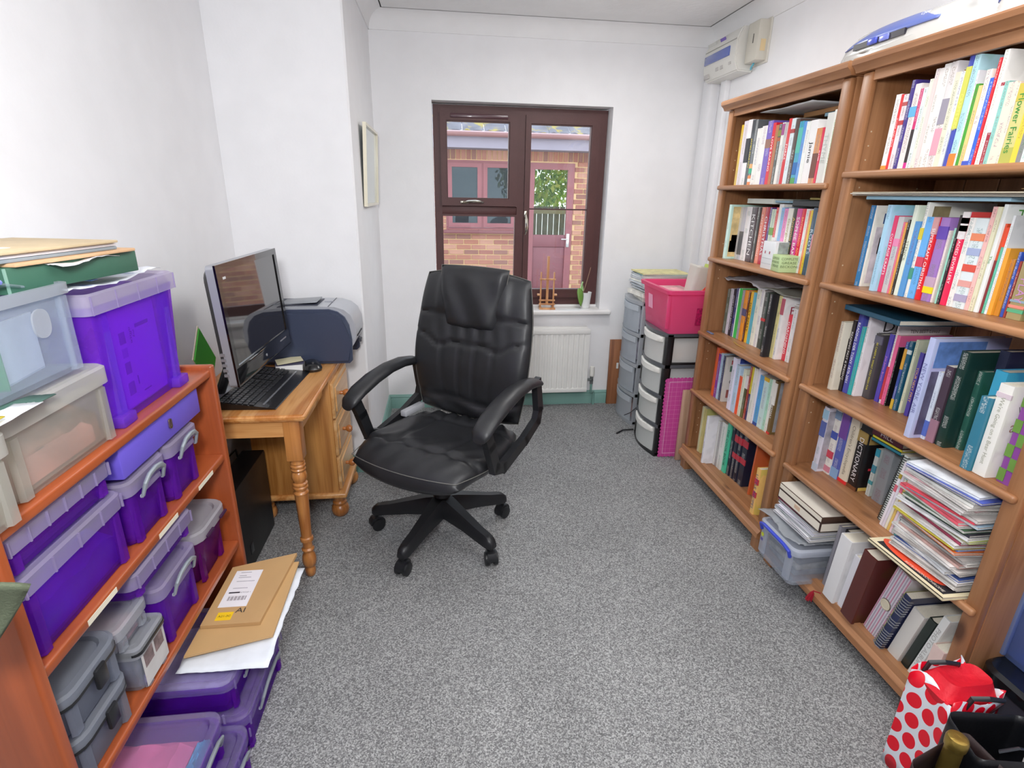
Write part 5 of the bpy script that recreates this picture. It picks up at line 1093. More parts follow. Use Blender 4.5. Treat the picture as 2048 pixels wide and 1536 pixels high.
def chain(keys, Z, place):
    L = []; off = 0
    for k in keys:
        for (kk, i), v in list(EXTRA.items()):
            if kk == k: EXTRA[(keys[0]+'+', i+off)] = v
        L += BOOKS[k]; off += len(BOOKS[k])
    return shelf_books(keys[0]+'+', L, Z, place, NEAR)
chain(['G', 'H'], S2[1], 'second shelf'); chain(['I', 'J'], S2[2], 'third shelf'); shelf_books('K', BOOKS['K'], S2[3], 'fourth shelf', NEAR)
# ---------------- things lying across the tops of the rows
def slab(name, cat, label, x0, x1, y0, y1, z, t, col, rz=0, kind='b', tilt=0, par=None):
    o = thing(name, label, cat, ((x0+x1)/2, (y0+y1)/2, z), rot=(tilt, 0, R(rz)))
    a, b = (x1-x0)/2, (y1-y0)/2
    if kind == 'b':
        bm = BM(); e = min(.0018, t*.2); box(bm, -a, a, -b, b, 0, e); box(bm, -a, a, -b, b, t-e, t); box(bm, -a, -a+.0015, -b, b, 0, t); obj('cover', bm, mat(col, .4, var=.06), o)
        obj('pages', box(BM(), -a+.002, a-.003, -b+.003, b-.003, e+.0001, t-e-.0001), PG, o)
    else: obj('body', box(BM(), -a, a, -b, b, 0, t, .0015), mat(col, .6, var=.08, vscale=15), o)
    return o
def crumple(name, cat, label, x0, x1, y0, y1, z, h, col, seed=1, n=14, over=0):
    rnd = random.Random(seed); bm = BM(); G = []
    for i in range(n+1):
        rr = []
        for j in range(n+1):
            u, v = i/n, j/n
            zz = z+h*(.5+.5*math.sin(7*v+seed+2*u))*.7+h*.3*rnd.random()-over*max(0, .25-u)*2
            rr.append(bm.verts.new((x0+(x1-x0)*u+rnd.uniform(-.002, .002)+.006*math.sin(9*v+seed)*(1-u), y0+(y1-y0)*v, zz)))
        G.append(rr)
    for i in range(n):
        for j in range(n): bm.faces.new((G[i][j], G[i+1][j], G[i+1][j+1], G[i][j+1]))
    o = obj(name, bm, mat(col, .6, var=.06, vscale=20), sharp=25); o.modifiers.new('s', 'SOLIDIFY').thickness = .0012; return tag(o, label, cat)
obj_ = slab('document_box', 'box', 'flat brown cardboard box standing behind the white papers, far bookcase top shelf', 1.44, 1.545, 2.02, 2.25, S1[0]+.2545, .018, 'b98a5c', kind='x')
slab('blue_book', 'book', 'pale blue book lying across the right books, far bookcase top shelf', 1.36, 1.54, 1.84, 2.0, S1[0]+.2265, .014, '8fb4c4')
crumple('loose_papers', 'paper', 'white loose papers on the books of the far bookcase top shelf', 1.29, 1.50, 1.99, 2.30, S1[0]+.272, .006, 'e6e6ea', 2, 10)
slab('paper_pad', 'notepad', 'white paper pad lying on the left books, far bookcase second shelf', 1.32, 1.52, 2.17, 2.36, S1[1]+.2415, .020, 'dfe4da', kind='x', rz=2)
slab('blue_edged_folder', 'folder', 'thin pale blue folder across the books, far bookcase second shelf', 1.33, 1.54, 2.07, 2.17, S1[1]+.2475, .008, '9cc0d4', kind='x')
slab('black_book', 'book', 'black and gold book lying on the right books, far bookcase second shelf', 1.33, 1.53, 1.80, 2.05, S1[1]+.2365, .022, '24262a')
slab('olive_book', 'book', 'olive gold book lying on the black book, far bookcase second shelf', 1.35, 1.53, 1.81, 1.98, S1[1]+.2595, .010, 'a08a30')
crumple('crumpled_papers', 'paper', 'crumpled grey white papers on the left books, far bookcase third shelf', 1.29, 1.53, 2.10, 2.43, S1[2]+.262, .022, 'cfcdd2', 5, 16)
crumple('clear_wallet', 'folder', 'shiny grey plastic wallet on the dark books, far bookcase third shelf', 1.31, 1.53, 1.86, 2.12, S1[2]+.262, .012, 'a4a69c', 8, 12)
tag(obj('yellow_bookmark', tube(BM(), [(1.30, 2.26, S1[2]+.002), (1.285, 2.20, S1[2]+.004), (1.29, 2.14, S1[2]+.002)], .002, 5, flat=.4), mat('c09a38', .6)), 'thin yellow ribbon bookmark lying on the far bookcase third shelf', 'bookmark')
tag(obj('black_bookmark', box(BM(), 1.245, 1.262, 2.10, 2.19, S1[4]+.0005, S1[4]+.002), mat('1a1a1e', .6)), 'short black ribbon lying before the navy volumes on the bottom shelf', 'ribbon')
tag(obj('blue_clip', box(BM(), 1.262, 1.275, 2.40, 2.455, S1[2]+.0005, S1[2]+.006, .002), mat('6a7494', .4)), 'small blue grey clip at the left of the far bookcase third shelf', 'clip')
slab('dark_book', 'book', 'dark picture book lying flat above the left books, far bookcase fourth shelf', 1.33, 1.53, 2.18, 2.42, S1[3]+.2545, .014, '2c2a26')
slab('blue_folder', 'folder', 'blue card folder lying on the books, far bookcase fourth shelf', 1.31, 1.52, 2.02, 2.17, S1[3]+.2605, .008, '46529c', kind='x')
# tall papers and albums beside / behind the rows
def upright_book(label, y0, y1, X, Z, H, Dp, col, kind='h', rot=0, name='book', cat='book', text='', tcol='ffffff', **ex):
    t = thing(name, label, cat, (X, (y0+y1)/2, Z+.0006), rot=(R(rot), 0, 0)); book_parts(t, y0-y1, H, Dp, col, kind, text, tcol, ex.get('band'), 1)
    for (s, z, w_, h_, c, x_) in ex.get('cov', []): lettering('cover_title', s, t, (x_, -(y0-y1)/2-.0006, z), (1, 0, 0), (0, 0, 1), w_, h_, mat(c, .5))
    for (x_, z, w_, h_, c) in ex.get('pic', []): obj('cover_picture', box(BM(), x_, x_+w_, -(y0-y1)/2-.0008, -(y0-y1)/2, z, z+h_), mat(c, .45, var=.3, vscale=30), t)
    return t
def magfile():
    o = thing('magazine', 'magazine with orange cover leaning beside the navy volumes, bottom shelf', 'magazine', (1.32, 1.985, S1[4]+.0006), rot=(R(2), 0, 0))
    book_parts(o, .010, .25, .2, 'd86838', 'p', plain=1)
magfile()
upright_book('white book leaning behind the yellow recipe book, far bookcase bottom shelf', 1.945, 1.915, 1.37, S1[4], .245, .17, 'cdccd2')
upright_book('white and purple book behind the recipe book, far bookcase bottom shelf', 1.905, 1.875, 1.36, S1[4], .235, .17, 'e4e0e6', band=[(.6, .8, '7a5a8c')])
upright_book('slim grey book behind the recipe book, far bookcase bottom shelf', 1.868, 1.85, 1.34, S1[4], .215, .17, 'a4a6ac')
# front boxes, far bookcase second shelf
o = thing('white_card_box', 'small white card box standing in front of books, far bookcase second shelf', 'box', (1.292, 2.045, S1[1]+.0006))
obj('carton', box(BM(), -.032, .025, -.045, .040, 0, .105, .002), mat('e2e4e6', .6), o); obj('grey_side', box(BM(), -.02, .024, -.0462, -.0448, .05, .104), mat('9aa8a4', .6, var=.3, vscale=60), o)
for y in (-.012, .018): obj('red_mark', box(BM(), -.0328, -.032, y-.003, y+.003, .058, .068), mat('a85060', .6), o)
for z in (.02, .04): obj('crease', box(BM(), -.0325, -.032, -.03, .035, z, z+.0012), mat('a4a8ac', .6), o)
o = thing('green_gift_box', 'small pale green lettered box in front of books, far bookcase second shelf', 'box', (1.285, 1.962, S1[1]+.0006), R(-8))
obj('carton', box(BM(), -.035, .035, -.032, .036, 0, .062, .002), mat('bcd49c', .6), o)
for k, s in enumerate(('LEMON', 'BONBONS', 'CREASE')): lettering('box_lettering', s, o, (-.0358, .002, .05-.014*k), (0, -1, 0), (0, 0, 1), .058, .009, mat('6a7c54', .6))
for k, s in enumerate(('COMPLETE', 'GREASE', 'BECKON')): lettering('box_lettering', s, o, (0, -.0328, .05-.014*k), (1, 0, 0), (0, 0, 1), .060, .009, mat('6a7c54', .6))
# second row tops, near bookcase
slab('pale_folder', 'folder', 'thin blue edged folder across the books, near bookcase second shelf', 1.275, 1.53, 1.16, 1.60, S2[1]+.2600, .010, '9cc4d8', kind='x', rz=1)
for k, (c, q, lab) in enumerate((('c4c0b4', 0, 'grey card sheet lowest of three overhanging the near bookcase second shelf'), ('d8d4c8', 2, 'middle cream card sheet of three overhanging the near bookcase second shelf'), ('b8b09c', -1, 'topmost buff card sheet of three overhanging the near bookcase second shelf'))):
    slab('card_sheet', 'card', lab, 1.255-.01*k, 1.53, 1.10-.01*k, 1.64-.01*k, S2[1]+.2708+.0035*k, .0030, c, kind='x', rz=q)
crumple('brown_paper_bag', 'bag', 'crumpled brown paper bag on the right books, near bookcase second shelf', 1.27, 1.50, .955, 1.14, S2[1]+.2815, .016, 'b8976c', 12, 12)
# right end of near bookcase second shelf
upright_book('tall black and blue book at the right end, near bookcase second shelf', 1.068, 1.036, 1.31, S2[1], .235, .2, '16161c', cov=[('F', .2, .05, .04, '6a6a78', .06), ('Frank', .14, .07, .012, '50505c', .07)], pic=[(.02, .12, .16, .035, 'd8d8da')])
upright_book('sky blue book at the right end, near bookcase second shelf', 1.030, 1.006, 1.30, S2[1], .22, .2, '6cb4ec')
upright_book('grey green atlas at the right end of the near bookcase second shelf', 1.0, .965, 1.31, S2[1], .25, .2, 'a8a884')
# top shelf right end of near bookcase
upright_book('maroon and yellow patterned book at the right end, near bookcase top shelf', 1.130, 1.104, 1.29, S2[0], .235, .2, '8a2c48')
upright_book('green and yellow book at the right end, near bookcase top shelf', 1.102, 1.08, 1.29, S2[0], .20, .2, '9cb44c')
upright_book('white and pink book at the right end, near bookcase top shelf', 1.078, 1.05, 1.29, S2[0], .22, .2, 'ecdcdc')
for k, (c, lab) in enumerate((('4c74a8', 'blue'), ('e8e0cc', 'cream'), ('c05050', 'red'))): upright_book('%s book beyond the white and pink one, near bookcase top shelf' % lab, 1.045-.027*k, 1.02-.027*k, 1.29, S2[0], .2+.01*k, .2, c)
# third shelf of the near bookcase: the big flat atlas, tall things behind, right end
slab('picture_atlas', 'book', 'large dark blue picture book lying tilted over books, near bookcase third shelf', 1.285, 1.54, 1.36, 1.605, S2[2]+.2775, .016, '1f5570', rz=-4)
lettering('cover_title', 'Q', [o for o in SC.objects if o.name == 'picture_atlas'][0], (.02, -.05, .0165), (0, -1, 0), (1, 0, 0), .03, .03, mat('8fb0c0', .5))
upright_book('cyan and yellow book behind steel blue one, near bookcase third shelf', 1.098, 1.066, 1.31, S2[2], .235, .2, '40a4c8', band=[(.0, .55, 'e8d838')])
upright_book('tall blue black book behind the old green books, near bookcase third shelf', 1.144, 1.118, 1.36, S2[2], .27, .18, '2c3048')
o = upright_book('green and purple checked fabric album, right end, near bookcase third shelf', .985, .952, 1.27, S2[2], .215, .2, '8c4a9c', cat='album')
for a in range(3):
    for b in range(7):
        obj('check_patch', box(BM(), .012+.06*a+(.03 if b % 2 else 0), .042+.06*a+(.03 if b % 2 else 0), -.0176, -.0160, .005+.03*b, .035+.03*b), mat('6a9440', .8, var=.2), o)
        if a < 1: obj('check_patch', box(BM(), -.0014, .0004, -.0165 if b % 2 else 0, 0 if b % 2 else .0165, .005+.03*b, .035+.03*b), mat('6a9440', .8, var=.2), o)
# fourth shelf of near bookcase: books lying over the grey box, spiral notebook, white magazines
slab('black_case', 'case', 'black zipped case lying on top of the dictionary, near bookcase fourth shelf', 1.335, 1.51, 1.41, 1.475, S2[3]+.2185, .035, '1c1c20', kind='x', rz=0)
slab('teal_book', 'book', 'teal book lying flat over the grey document box, lowest of three', 1.335, 1.52, 1.31, 1.425, S2[3]+.2065, .012, '2f7f94')
slab('yellow_book', 'book', 'yellow book lying flat between the teal and maroon books', 1.332, 1.52, 1.305, 1.42, S2[3]+.2190, .012, 'd8cc3c')
q = slab('maroon_book', 'book', 'maroon book lying flat topmost over the grey document box', 1.325, 1.52, 1.30, 1.418, S2[3]+.2315, .028, '5c2030')
lettering('title', 'HILL', q, (-.0985, 0, .014), (0, -1, 0), (0, 0, 1), .06, .014, mat('e8e0e0', .5))
o = thing('spiral_notebook', 'spiral bound notebook standing beside the grey document box', 'notebook', (1.305, 1.288, S2[3]+.001), rot=(R(7), 0, 0))
book_parts(o, .014, .235, .2, 'dfe4e0', 'p', plain=1)
for k in range(30): obj('wire_ring', tube(BM(), [(.006, -.008, 0), (-.004, -.008, .001), (-.007, 0, .0015), (-.004, .008, .002), (.006, .008, .001)], .0013, 5), mat('3c4440', .3, .6), o).location = (0, 0, .006+.0077*k)
for k in range(7):
    c, lab = (('efe8ee', 'white magazine with a pink edge'), ('e4dce8', 'lilac white magazine'), ('f0ead8', 'cream magazine'), ('e8c46c', 'amber edged magazine'), ('f0d8e0', 'pale pink magazine'), ('e2e6ee', 'bluish white magazine'), ('5ab4b8', 'teal edged magazine'))[k]
    upright_book('%s standing beside the spiral notebook' % lab, 1.272-.0095*k, 1.264-.0095*k, 1.29, S2[3], .225+.006*k, .2, c, 'p', rot=7, name='magazine', cat='magazine', band=[(.55, .65, ('d86878', '6a7cc8', 'e8708c')[k % 3]), (.75, .82, ('b8a03c', 'e86090', '5ab4b8')[k % 3])] if k % 2 == 0 else None)
# big loose magazine pile overhanging the fourth shelf
rnd = random.Random(9); z = S2[3]+.001; g = 'magazines in the big pile on the near bookcase fourth shelf'
q = slab('large_art_book', 'book', 'large black, orange and cream art book under the big magazine pile', 1.19, 1.45, .948, 1.195, z, .010, 'e8dcb8', rz=0)
q.location.z = z; obj('cover_panel', box(BM(), -.118, .125, -.112, .105, .0100, .0106), mat('26242a', .5), q)
bm = BM(); ring_ = [(-.085+.028*math.cos(R(a)), .015+.10*math.sin(R(a))) for a in range(0, 360, 15)]; prism(bm, ring_, 'Z', .0106, .0110); obj('orange_shape', bm, mat('f0583a', .5), q)
lettering('cover_title', 'RETROMONOCHROME', q, (-.108, -.045, .0112), (0, -1, 0), (1, 0, 0), .12, .010, mat('e8e0d0', .5))
z += .0115
cols = ['c8c4c0', 'dcd8d2', 'b4b0ac', 'e2e0de', '4c64a8', 'dadde2', 'bdb8b4', 'cfcac6', 'e4e2e0', 'c4a098', 'd6d2ce', 'a8a6a4', 'e6e4e2', 'f08040', '5c8cd8', 'd8c84c', 'e0dedc', '9a3050', 'dcdad0', 'b8c070', 'e8e8ea', '3a3a44', '48684c', 'd0ccc8', 'f06878', 'a8c4d8', 'f05868', 'd8d4d0', 'c8c6c4', 'e4e0de', 'd8b0b4', 'c4c0bc', 'dcdcd8', 'b0b0ae', '4c5cb0', 'dfe6ee']
names = {'4c64a8': 'blue', 'c4a098': 'salmon', 'f08040': 'bright orange', '5c8cd8': 'sky blue', 'd8c84c': 'yellow', '9a3050': 'wine red', 'b8c070': 'olive green', '3a3a44': 'black', '48684c': 'dark green', 'f06878': 'coral pink', 'a8c4d8': 'pale blue', 'f05868': 'red pink', 'd8b0b4': 'dusty pink', '4c5cb0': 'royal blue', 'dfe6ee': 'bluish white'}
for k, c in enumerate(cols):
    t = rnd.uniform(.0052, .0085); hw, hl = .108+rnd.uniform(-.004, .004), .098+rnd.uniform(-.006, .006)
    nm = names.get(c, ('off white', 'grey white', 'light grey')[k % 3])
    o = thing('magazine', '%s magazine in the big pile, %s counting up from the art book' % (nm, ORD[k] if k < 35 else 'topmost'), 'magazine', (1.342-.0006*k+rnd.uniform(-.010, .008), 1.066+rnd.uniform(-.010, .010), z), R(rnd.uniform(-6, 6)), g)
    n = 8; sag = rnd.uniform(.000, .0)
    bm = BM(); box(bm, -hw, hw, -hl, hl, 0, .0008); box(bm, -hw, hw, -hl, hl, t-.0008, t)
    sp_ = k % 3 != 1
    if sp_: box(bm, -hw, -hw+.0009, -hl, hl, 0, t)
    obj('cover', bm, mat(c, .3, var=.2, vscale=26), o)
    obj('pages', box(BM(), -hw+.0012, hw-.001, -hl+.0015, hl-.0015, .0009, t-.0009), mat('d9d6d2', .7, var=.16, vscale=400, bump=.3, bscale=500), o); z += t+.0004
print('pile top', z)
# ---------------- bottom shelf of the near bookcase
ZB = S2[4]+.001
bx = thing('clear_storage_box', 'clear plastic box with blue handle jutting from the near bookcase bottom shelf', 'box', (1.245, 1.518, ZB-.014))
cp = plastic('dfe6f0', .26, .2, 'f4f6fa'); cp2 = plastic('e6ebf4', .42, .2, 'f4f6fa')
obj('body', loft(BM(), [(.004, .085, .098, .02), (.0, .090, .102, .022), (.012, .092, .104, .022), (.014, .084, .096, .02), (.115, .090, .102, .022), (.118, .096, .108, .024), (.122, .096, .108, .024), (.12, .087, .10, .02), (.008, .081, .093, .018)], cx=.0, cy=0), cp, bx)
obj('lid', loft(BM(), [(.116, .098, .110, .026), (.136, .098, .110, .026), (.142, .090, .102, .024), (.138, .086, .098, .022), (.124, .094, .106, .024)]), cp2, bx)
for s in (-1, 1): obj('corner_rib', box(BM(), -.094, -.084, s*.075-.016, s*.075+.016, .01, .118, .003), cp2, bx)
blm = mat('3a4cc4', .35, name='blue_plastic'); obj('handle', tube(BM(), [(-.096, .085, .105), (-.104, .085, .128), (-.108, .06, .138), (-.112, .0, .142), (-.108, -.06, .138), (-.104, -.085, .128), (-.096, -.085, .105)], .0065, 8), blm, bx)
obj('round_sticker', xf(lathe(BM(), [(.008, 0), (.008, .0008)], 0, 0, 16), TR(-.0945, .078, .085, ry=R(-90))), mat('c8d03c', .5), bx); obj('small_label', box(BM(), -.0955, -.0945, .072, .084, .06, .070), mat('5c50a0', .5), bx)
o = thing('craft_cards', 'jumble of grey and brown craft cards inside the clear blue handled box', 'cards', (1.245, 1.518, ZB+.004))
for k, c in enumerate(('8a8c90', 'b8b4a8', '6a6e70', '9a8c80')): obj('card', xf(box(BM(), -.06, .06, -.08, .08, 0, .02, .004), TR(0, .002*k, .002+.022*k, rz=R(3*k))), mat(c, .7, var=.4, vscale=40), o)
z = ZB+.129
crumple('clear_bag', 'bag', 'shiny clear plastic bag of papers on the blue handled box', 1.165, 1.33, 1.43, 1.66, z+.001, .016, 'b4b8ba', 21, 18)
SC.objects['clear_bag'].data.materials[0] = plastic('d0d4d8', .55, .08, 'eef0f2', 'crinkly_film')
slab('bagged_papers', 'paper', 'white card stack inside the clear bag on the blue handled box', 1.20, 1.36, 1.44, 1.62, z-.004+.0015, .003, 'd8dadc', kind='x'); z += .022
for k, (c, n_) in enumerate((('d4d4d8', 'grey white'), ('e6e6ea', 'white'), ('c0c4c8', 'grey'), ('e4e2ee', 'lilac white'), ('dcdce4', 'pale'), ('c8c8ce', 'silvery'))):
    slab('brochure', 'brochure', '%s brochure, %s above the clear bag, below the cream album' % (n_, ORD[k]), 1.195+.004*k, 1.42, 1.425+.004*(k % 2), 1.625+.004*(k % 3), z, .0072, c, rz=(2, -2, 1, 3, -1, 0)[k]); z += .0076
slab('red_booklet', 'booklet', 'red edged dark booklet just under the cream album', 1.215, 1.42, 1.45, 1.64, z, .005, '7a2c44', rz=2); z += .0054
q = slab('lower_cream_album', 'album', 'lower cream boxed album with dark edges on the brochures', 1.212, 1.45, 1.405, 1.64, z, .036, '3a2820', kind='x')
obj('cream_face', box(BM(), -.1195, -.1185, -.113, .113, .004, .032), mat('e8e0d0', .6), q); obj('cream_face', box(BM(), -.115, .115, -.1180, -.117, .004, .032), mat('e8e0d0', .6), q); obj('gold_emblem', box(BM(), -.1205, -.1194, -.01, .02, .012, .026), mat('d8b89c', .5), q)
z += .0364
q = slab('upper_cream_album', 'album', 'upper cream album lying just below the near bookcase fourth shelf', 1.214, 1.45, 1.407, 1.64, z, .020, '4a3428', kind='x')
obj('cream_face', box(BM(), -.1195, -.1178, -.115, .115, .002, .017), mat('e8e0d0', .6), q); obj('cream_cover', box(BM(), -.117, .117, -.116, .116, .0200, .0212), mat('ded8cc', .6), q); print('album top', z+.02, 'limit', S2[3]-.02)
LN = 8
upright_book('slim grey folder leaning just right of the blue handled box', 1.400, 1.386, 1.262, ZB, .24, .24, '8a8890', rot=3, name='folder', cat='folder')
upright_book('black album leaning between the grey folder and white binder', 1.383, 1.362, 1.275, ZB, .235, .24, '1e1c1e', rot=3, name='album', cat='album')
upright_book('large white binder leaning on the near bookcase bottom shelf', 1.355, 1.305, 1.232, ZB, .245, .27, 'e4e3e4', rot=4, name='binder', cat='binder')
upright_book('thin white box file between the white binder and the maroon album', 1.300, 1.272, 1.245, ZB, .205, .26, 'e0dfe6', rot=5, name='file', cat='file')
upright_book('maroon leather photo album leaning on the near bookcase bottom shelf', 1.268, 1.215, 1.232, ZB, .255, .27, '5a2622', rot=6, name='album', cat='album')
# pieces leaning right
q = upright_book('pink and grey striped card file with round badge, leaning right', 1.205, 1.150, 1.262, ZB, .265, .24, 'd8d4dc', rot=12, name='file', cat='file')
for k in range(7): obj('stripe', box(BM(), -.0012, 0, -.0255+.0078*k, -.0225+.0078*k, .001, .264), mat('b0a8b8' if k % 2 else 'c88ca4', .6), q); 
obj('badge', xf(lathe(BM(), [(.016, 0), (.017, .002), (.013, .003), (.012, .002)], 0, 0, 24), TR(-.001, 0, .13, ry=R(-90))), mat('d8cfb8', .4), q); obj('badge_rim', xf(lathe(BM(), [(.0185, 0), (.0185, .001)], 0, 0, 24), TR(-.0003, 0, .13, ry=R(-90))), mat('5c5448', .4), q)
q = upright_book('navy spiral notebook with yellow edge leaning right of the striped file', 1.136, 1.114, 1.245, ZB, .225, .2, '2c3458', 'p', rot=12, name='notebook', cat='notebook')
for k in range(22): 
    if k in (8, 9, 13, 14): continue
    obj('wire_ring', tube(BM(), [(.008, -.014, 0), (-.004, -.014, .001), (-.009, 0, .0015), (-.004, .014, .002), (.008, .014, .001)], .0015, 5), mat('b8bcc4', .25, .8), q).location = (0, 0, .008+.0098*k)
obj('yellow_edge', box(BM(), -.001, .2, .0112, .0118, 0, .226), mat('b8b048', .5), q); obj('cover_label', box(BM(), .05, .10, -.0118, -.0112, .17, .195), mat('8a90b0', .5), q)
upright_book('white embossed box with rounded spine, near bookcase bottom shelf', 1.108, 1.068, 1.262, ZB, .19, .2, 'dcdad4', rot=11, name='box', cat='box')
upright_book('dark green and black slim file leaning beside the white embossed box', 1.064, 1.040, 1.268, ZB, .195, .2, '26302c', rot=11, name='file', cat='file')
upright_book('tall white photo album leaning right, near bookcase bottom shelf', 1.034, 1.012, 1.262, ZB, .235, .2, 'e2e6e4', rot=11, name='album', cat='album', text='PHOTO ALBUM', tcol='b0b0ae')
upright_book('small pink and cream flowered album at the right end, bottom shelf', .990, .955, 1.250, ZB, .15, .2, 'e4ccc4', rot=3, name='album', cat='album')
slab('black_portfolio', 'folder', 'flat black and blue portfolio behind the albums, bottom shelf', 1.44, 1.54, 1.25, 1.40, ZB+.262, .008, '20242c', kind='x')
ts = thing('tassel', 'dark red tassel hanging at the front of the near bookcase plinth', 'tassel', (1.222, 1.375, .112), rot=(0, R(10), R(-20)))
obj('cord', tube(BM(), [(0.01, -.02, .012), (.0, -.01, .006), (-.004, 0, 0)], .002, 5), mat('9a1828', .8), ts)
bm = BM(); rnd2 = random.Random(2)
for k in range(40):
    a = rnd2.uniform(0, 6.28); r_ = rnd2.uniform(.2, 1)*.011; tube(bm, [(-.004, 0, 0), (-.004+r_*.6*math.cos(a), r_*.6*math.sin(a), -.012), (-.006+r_*math.cos(a), r_*math.sin(a), -.040+rnd2.uniform(-.004, .004))], .0012, 4)
obj('fringe', bm, mat('a01028', .8), ts)
# red ribbon and blue photographs peeping above the white binder
slab('photo_folder', 'folder', 'blue photograph folder peeping above the white binder', 1.33, 1.47, 1.29, 1.37, ZB+.253, .006, '6a90b4', kind='x')
# ------------------------------------------------------------------ orange brown bookcase on the left
MW = lambda ax: wood('ab552c', '954824', ax, .33, scale=.8, knots=False, coat=.35, name='cherry_veneer')
lb = thing('bookcase', 'low orange brown bookcase with purple boxes against the left wall', 'bookcase', (0, 0, 0))
LX = -.63; LY0, LY1 = .722, 1.524; LZ = .904
for a in (LY0, LY1-.022): obj('side_panel', box(BM(), XL+.006, LX, a, a+.022, 0, LZ, .006, 3), MW('Z'), lb)
LS = [.893, .640, .350, .085]
for z in LS: obj('shelf', box(BM(), XL+.02, LX-.006, LY0+.02, LY1-.02, z-.022, z, .006, 3), MW('Y'), lb)
obj('back_panel', box(BM(), XL+.006, XL+.014, LY0+.02, LY1-.02, .03, LZ-.03), MW('Z'), lb)
for y, z in ((1.37, LS[1]), (1.16, LS[1]), (.90, LS[1])): obj('shelf_label', box(BM(), LX-.0062, LX-.0050, y-.045, y+.045, z-.017, z-.006), mat('e6e0cc', .6), lb)
MX = LX-.012
# translucent stacking boxes
PUR = plastic('8a2cc4', .42, .22, 'cc98f8', 'purple_plastic'); PUR2 = plastic('9238cc', .40, .25, 'd0a0fa', 'purple_plastic'); LID = plastic('cfc4e0', .50, .3, 'd6cbee', 'lilac_lid'); CLP = plastic('d9dde4', .30, .25, 'eef0f4'); CLL = plastic('dfe2e6', .42, .3, 'eef0f4')
gry = mat('8d959c', .35, name='grey_clip_plastic')
def tub(name, label, x0, x1, y0, y1, z, h, body, lid, taper=.012, lidh=.03, ribs=0, handles='', cat='box', r=.02, feet=False, lid_in=None):
    """x1 is the front edge; z the base"""
    t = thing(name, label, cat, ((x0+x1)/2, (y0+y1)/2, z)); a, b = (x1-x0)/2, (y1-y0)/2; k = taper; hb = h-lidh*.6; e = .0025
    obj('body', loft(BM(), [(0, a-k-.004, b-k-.004, r), (.006, a-k, b-k, r), (hb-.012, a-.004, b-.004, r), (hb-.010, a, b, r), (hb, a, b, r), (hb, a-.006, b-.006, r), (hb-.014, a-.004-e, b-.004-e, r-e), (.010, a-k-e, b-k-e, r-e)], (True, True)), body, t)
    for sx in (1,):
        for sy in (-1, 1): obj('corner_rib', prism(BM(), [(a-k-.002, sy*(b-k-.03)), (a-k+.006, sy*(b-k-.026)), (a-k+.006, sy*(b-k-.010)), (a-k-.002, sy*(b-k-.006))], 'Z', .004, hb-.02), body, t)
        if feet:
            for sy in (-1, 1): obj('foot', box(BM(), a-k-.01, a-k+.012, sy*(b-k-.025)-.02, sy*(b-k-.025)+.02, -.0, .02, .003), body, t)
    if lid:
        l = obj('lid', loft(BM(), [(hb-.012, a+.003, b+.003, r+.002), (h-.004, a+.003, b+.003, r+.002), (h, a-.002, b-.002, r), (h-.001, a-.014, b-.014, r-.004), (h-.008, a-.018, b-.018, r-.006)], (False, True)), lid, t)
        if ribs:
            for i in range(ribs+1): yy = -b+.01+(2*b-.02)*i/ribs; obj('lid_rib', box(BM(), a+.002, a+.0055, yy-.0015, yy+.0015, hb-.012, h-.004), lid, l)
        if handles == 'front':
            hp_ = [(a+.008, -b*.55, h-.045), (a+.016, -b*.5, h-.018), (a+.018, -b*.3, h-.006), (a+.019, 0, h-.002), (a+.018, b*.3, h-.006), (a+.016, b*.5, h-.018), (a+.008, b*.55, h-.045)]
            obj('handle', tube(BM(), hp_, [.005, .006, .0065, .007, .0065, .006, .005], 8, flat=.7), gry, t)
            for sy in (-1, 1): obj('handle_pin', xf(lathe(BM(), [(.004, 0), (.004, .004)], 0, 0, 10), TR(a+.004, sy*b*.55, h-.045, ry=R(90))), mat('d0d4d8', .3, .4), t)
            obj('clip_lip', box(BM(), a+.004, a+.009, -b*.45, b*.45, h-.040, h-.028, .002), lid, t)
    return t
def filler(name, cat, label, x0, x1, y0, y1, z0, z1, col, var=.4, vs=25, rz=0):
    o = thing(name, label, cat, ((x0+x1)/2, (y0+y1)/2, z0), R(rz)); a, b = (x1-x0)/2, (y1-y0)/2
    bm = BM(); rnd = random.Random(len(label)); n = 8; G = [[bm.verts.new((-a+2*a*i/n, -b+2*b*j/n, (z1-z0)*(1 if 0 < i < n and 0 < j < n else .7)*rnd.uniform(.75, 1))) for j in range(n+1)] for i in range(n+1)]
    for i in range(n):
        for j in range(n): bm.faces.new((G[i][j], G[i+1][j], G[i+1][j+1], G[i][j+1]))
    ed = [G[i][0] for i in range(n+1)]+[G[n][j] for j in range(1, n+1)]+[G[i][n] for i in range(n-1, -1, -1)]+[G[0][j] for j in range(n-1, 0, -1)]
    lo = [bm.verts.new((v.co.x, v.co.y, 0)) for v in ed]
    for i in range(len(ed)): bm.faces.new((ed[i], lo[i], lo[(i+1) % len(ed)], ed[(i+1) % len(ed)]))
    bm.faces.new(lo); obj('heap', bm, mat(col, .8, var=var, vscale=vs), o); return o
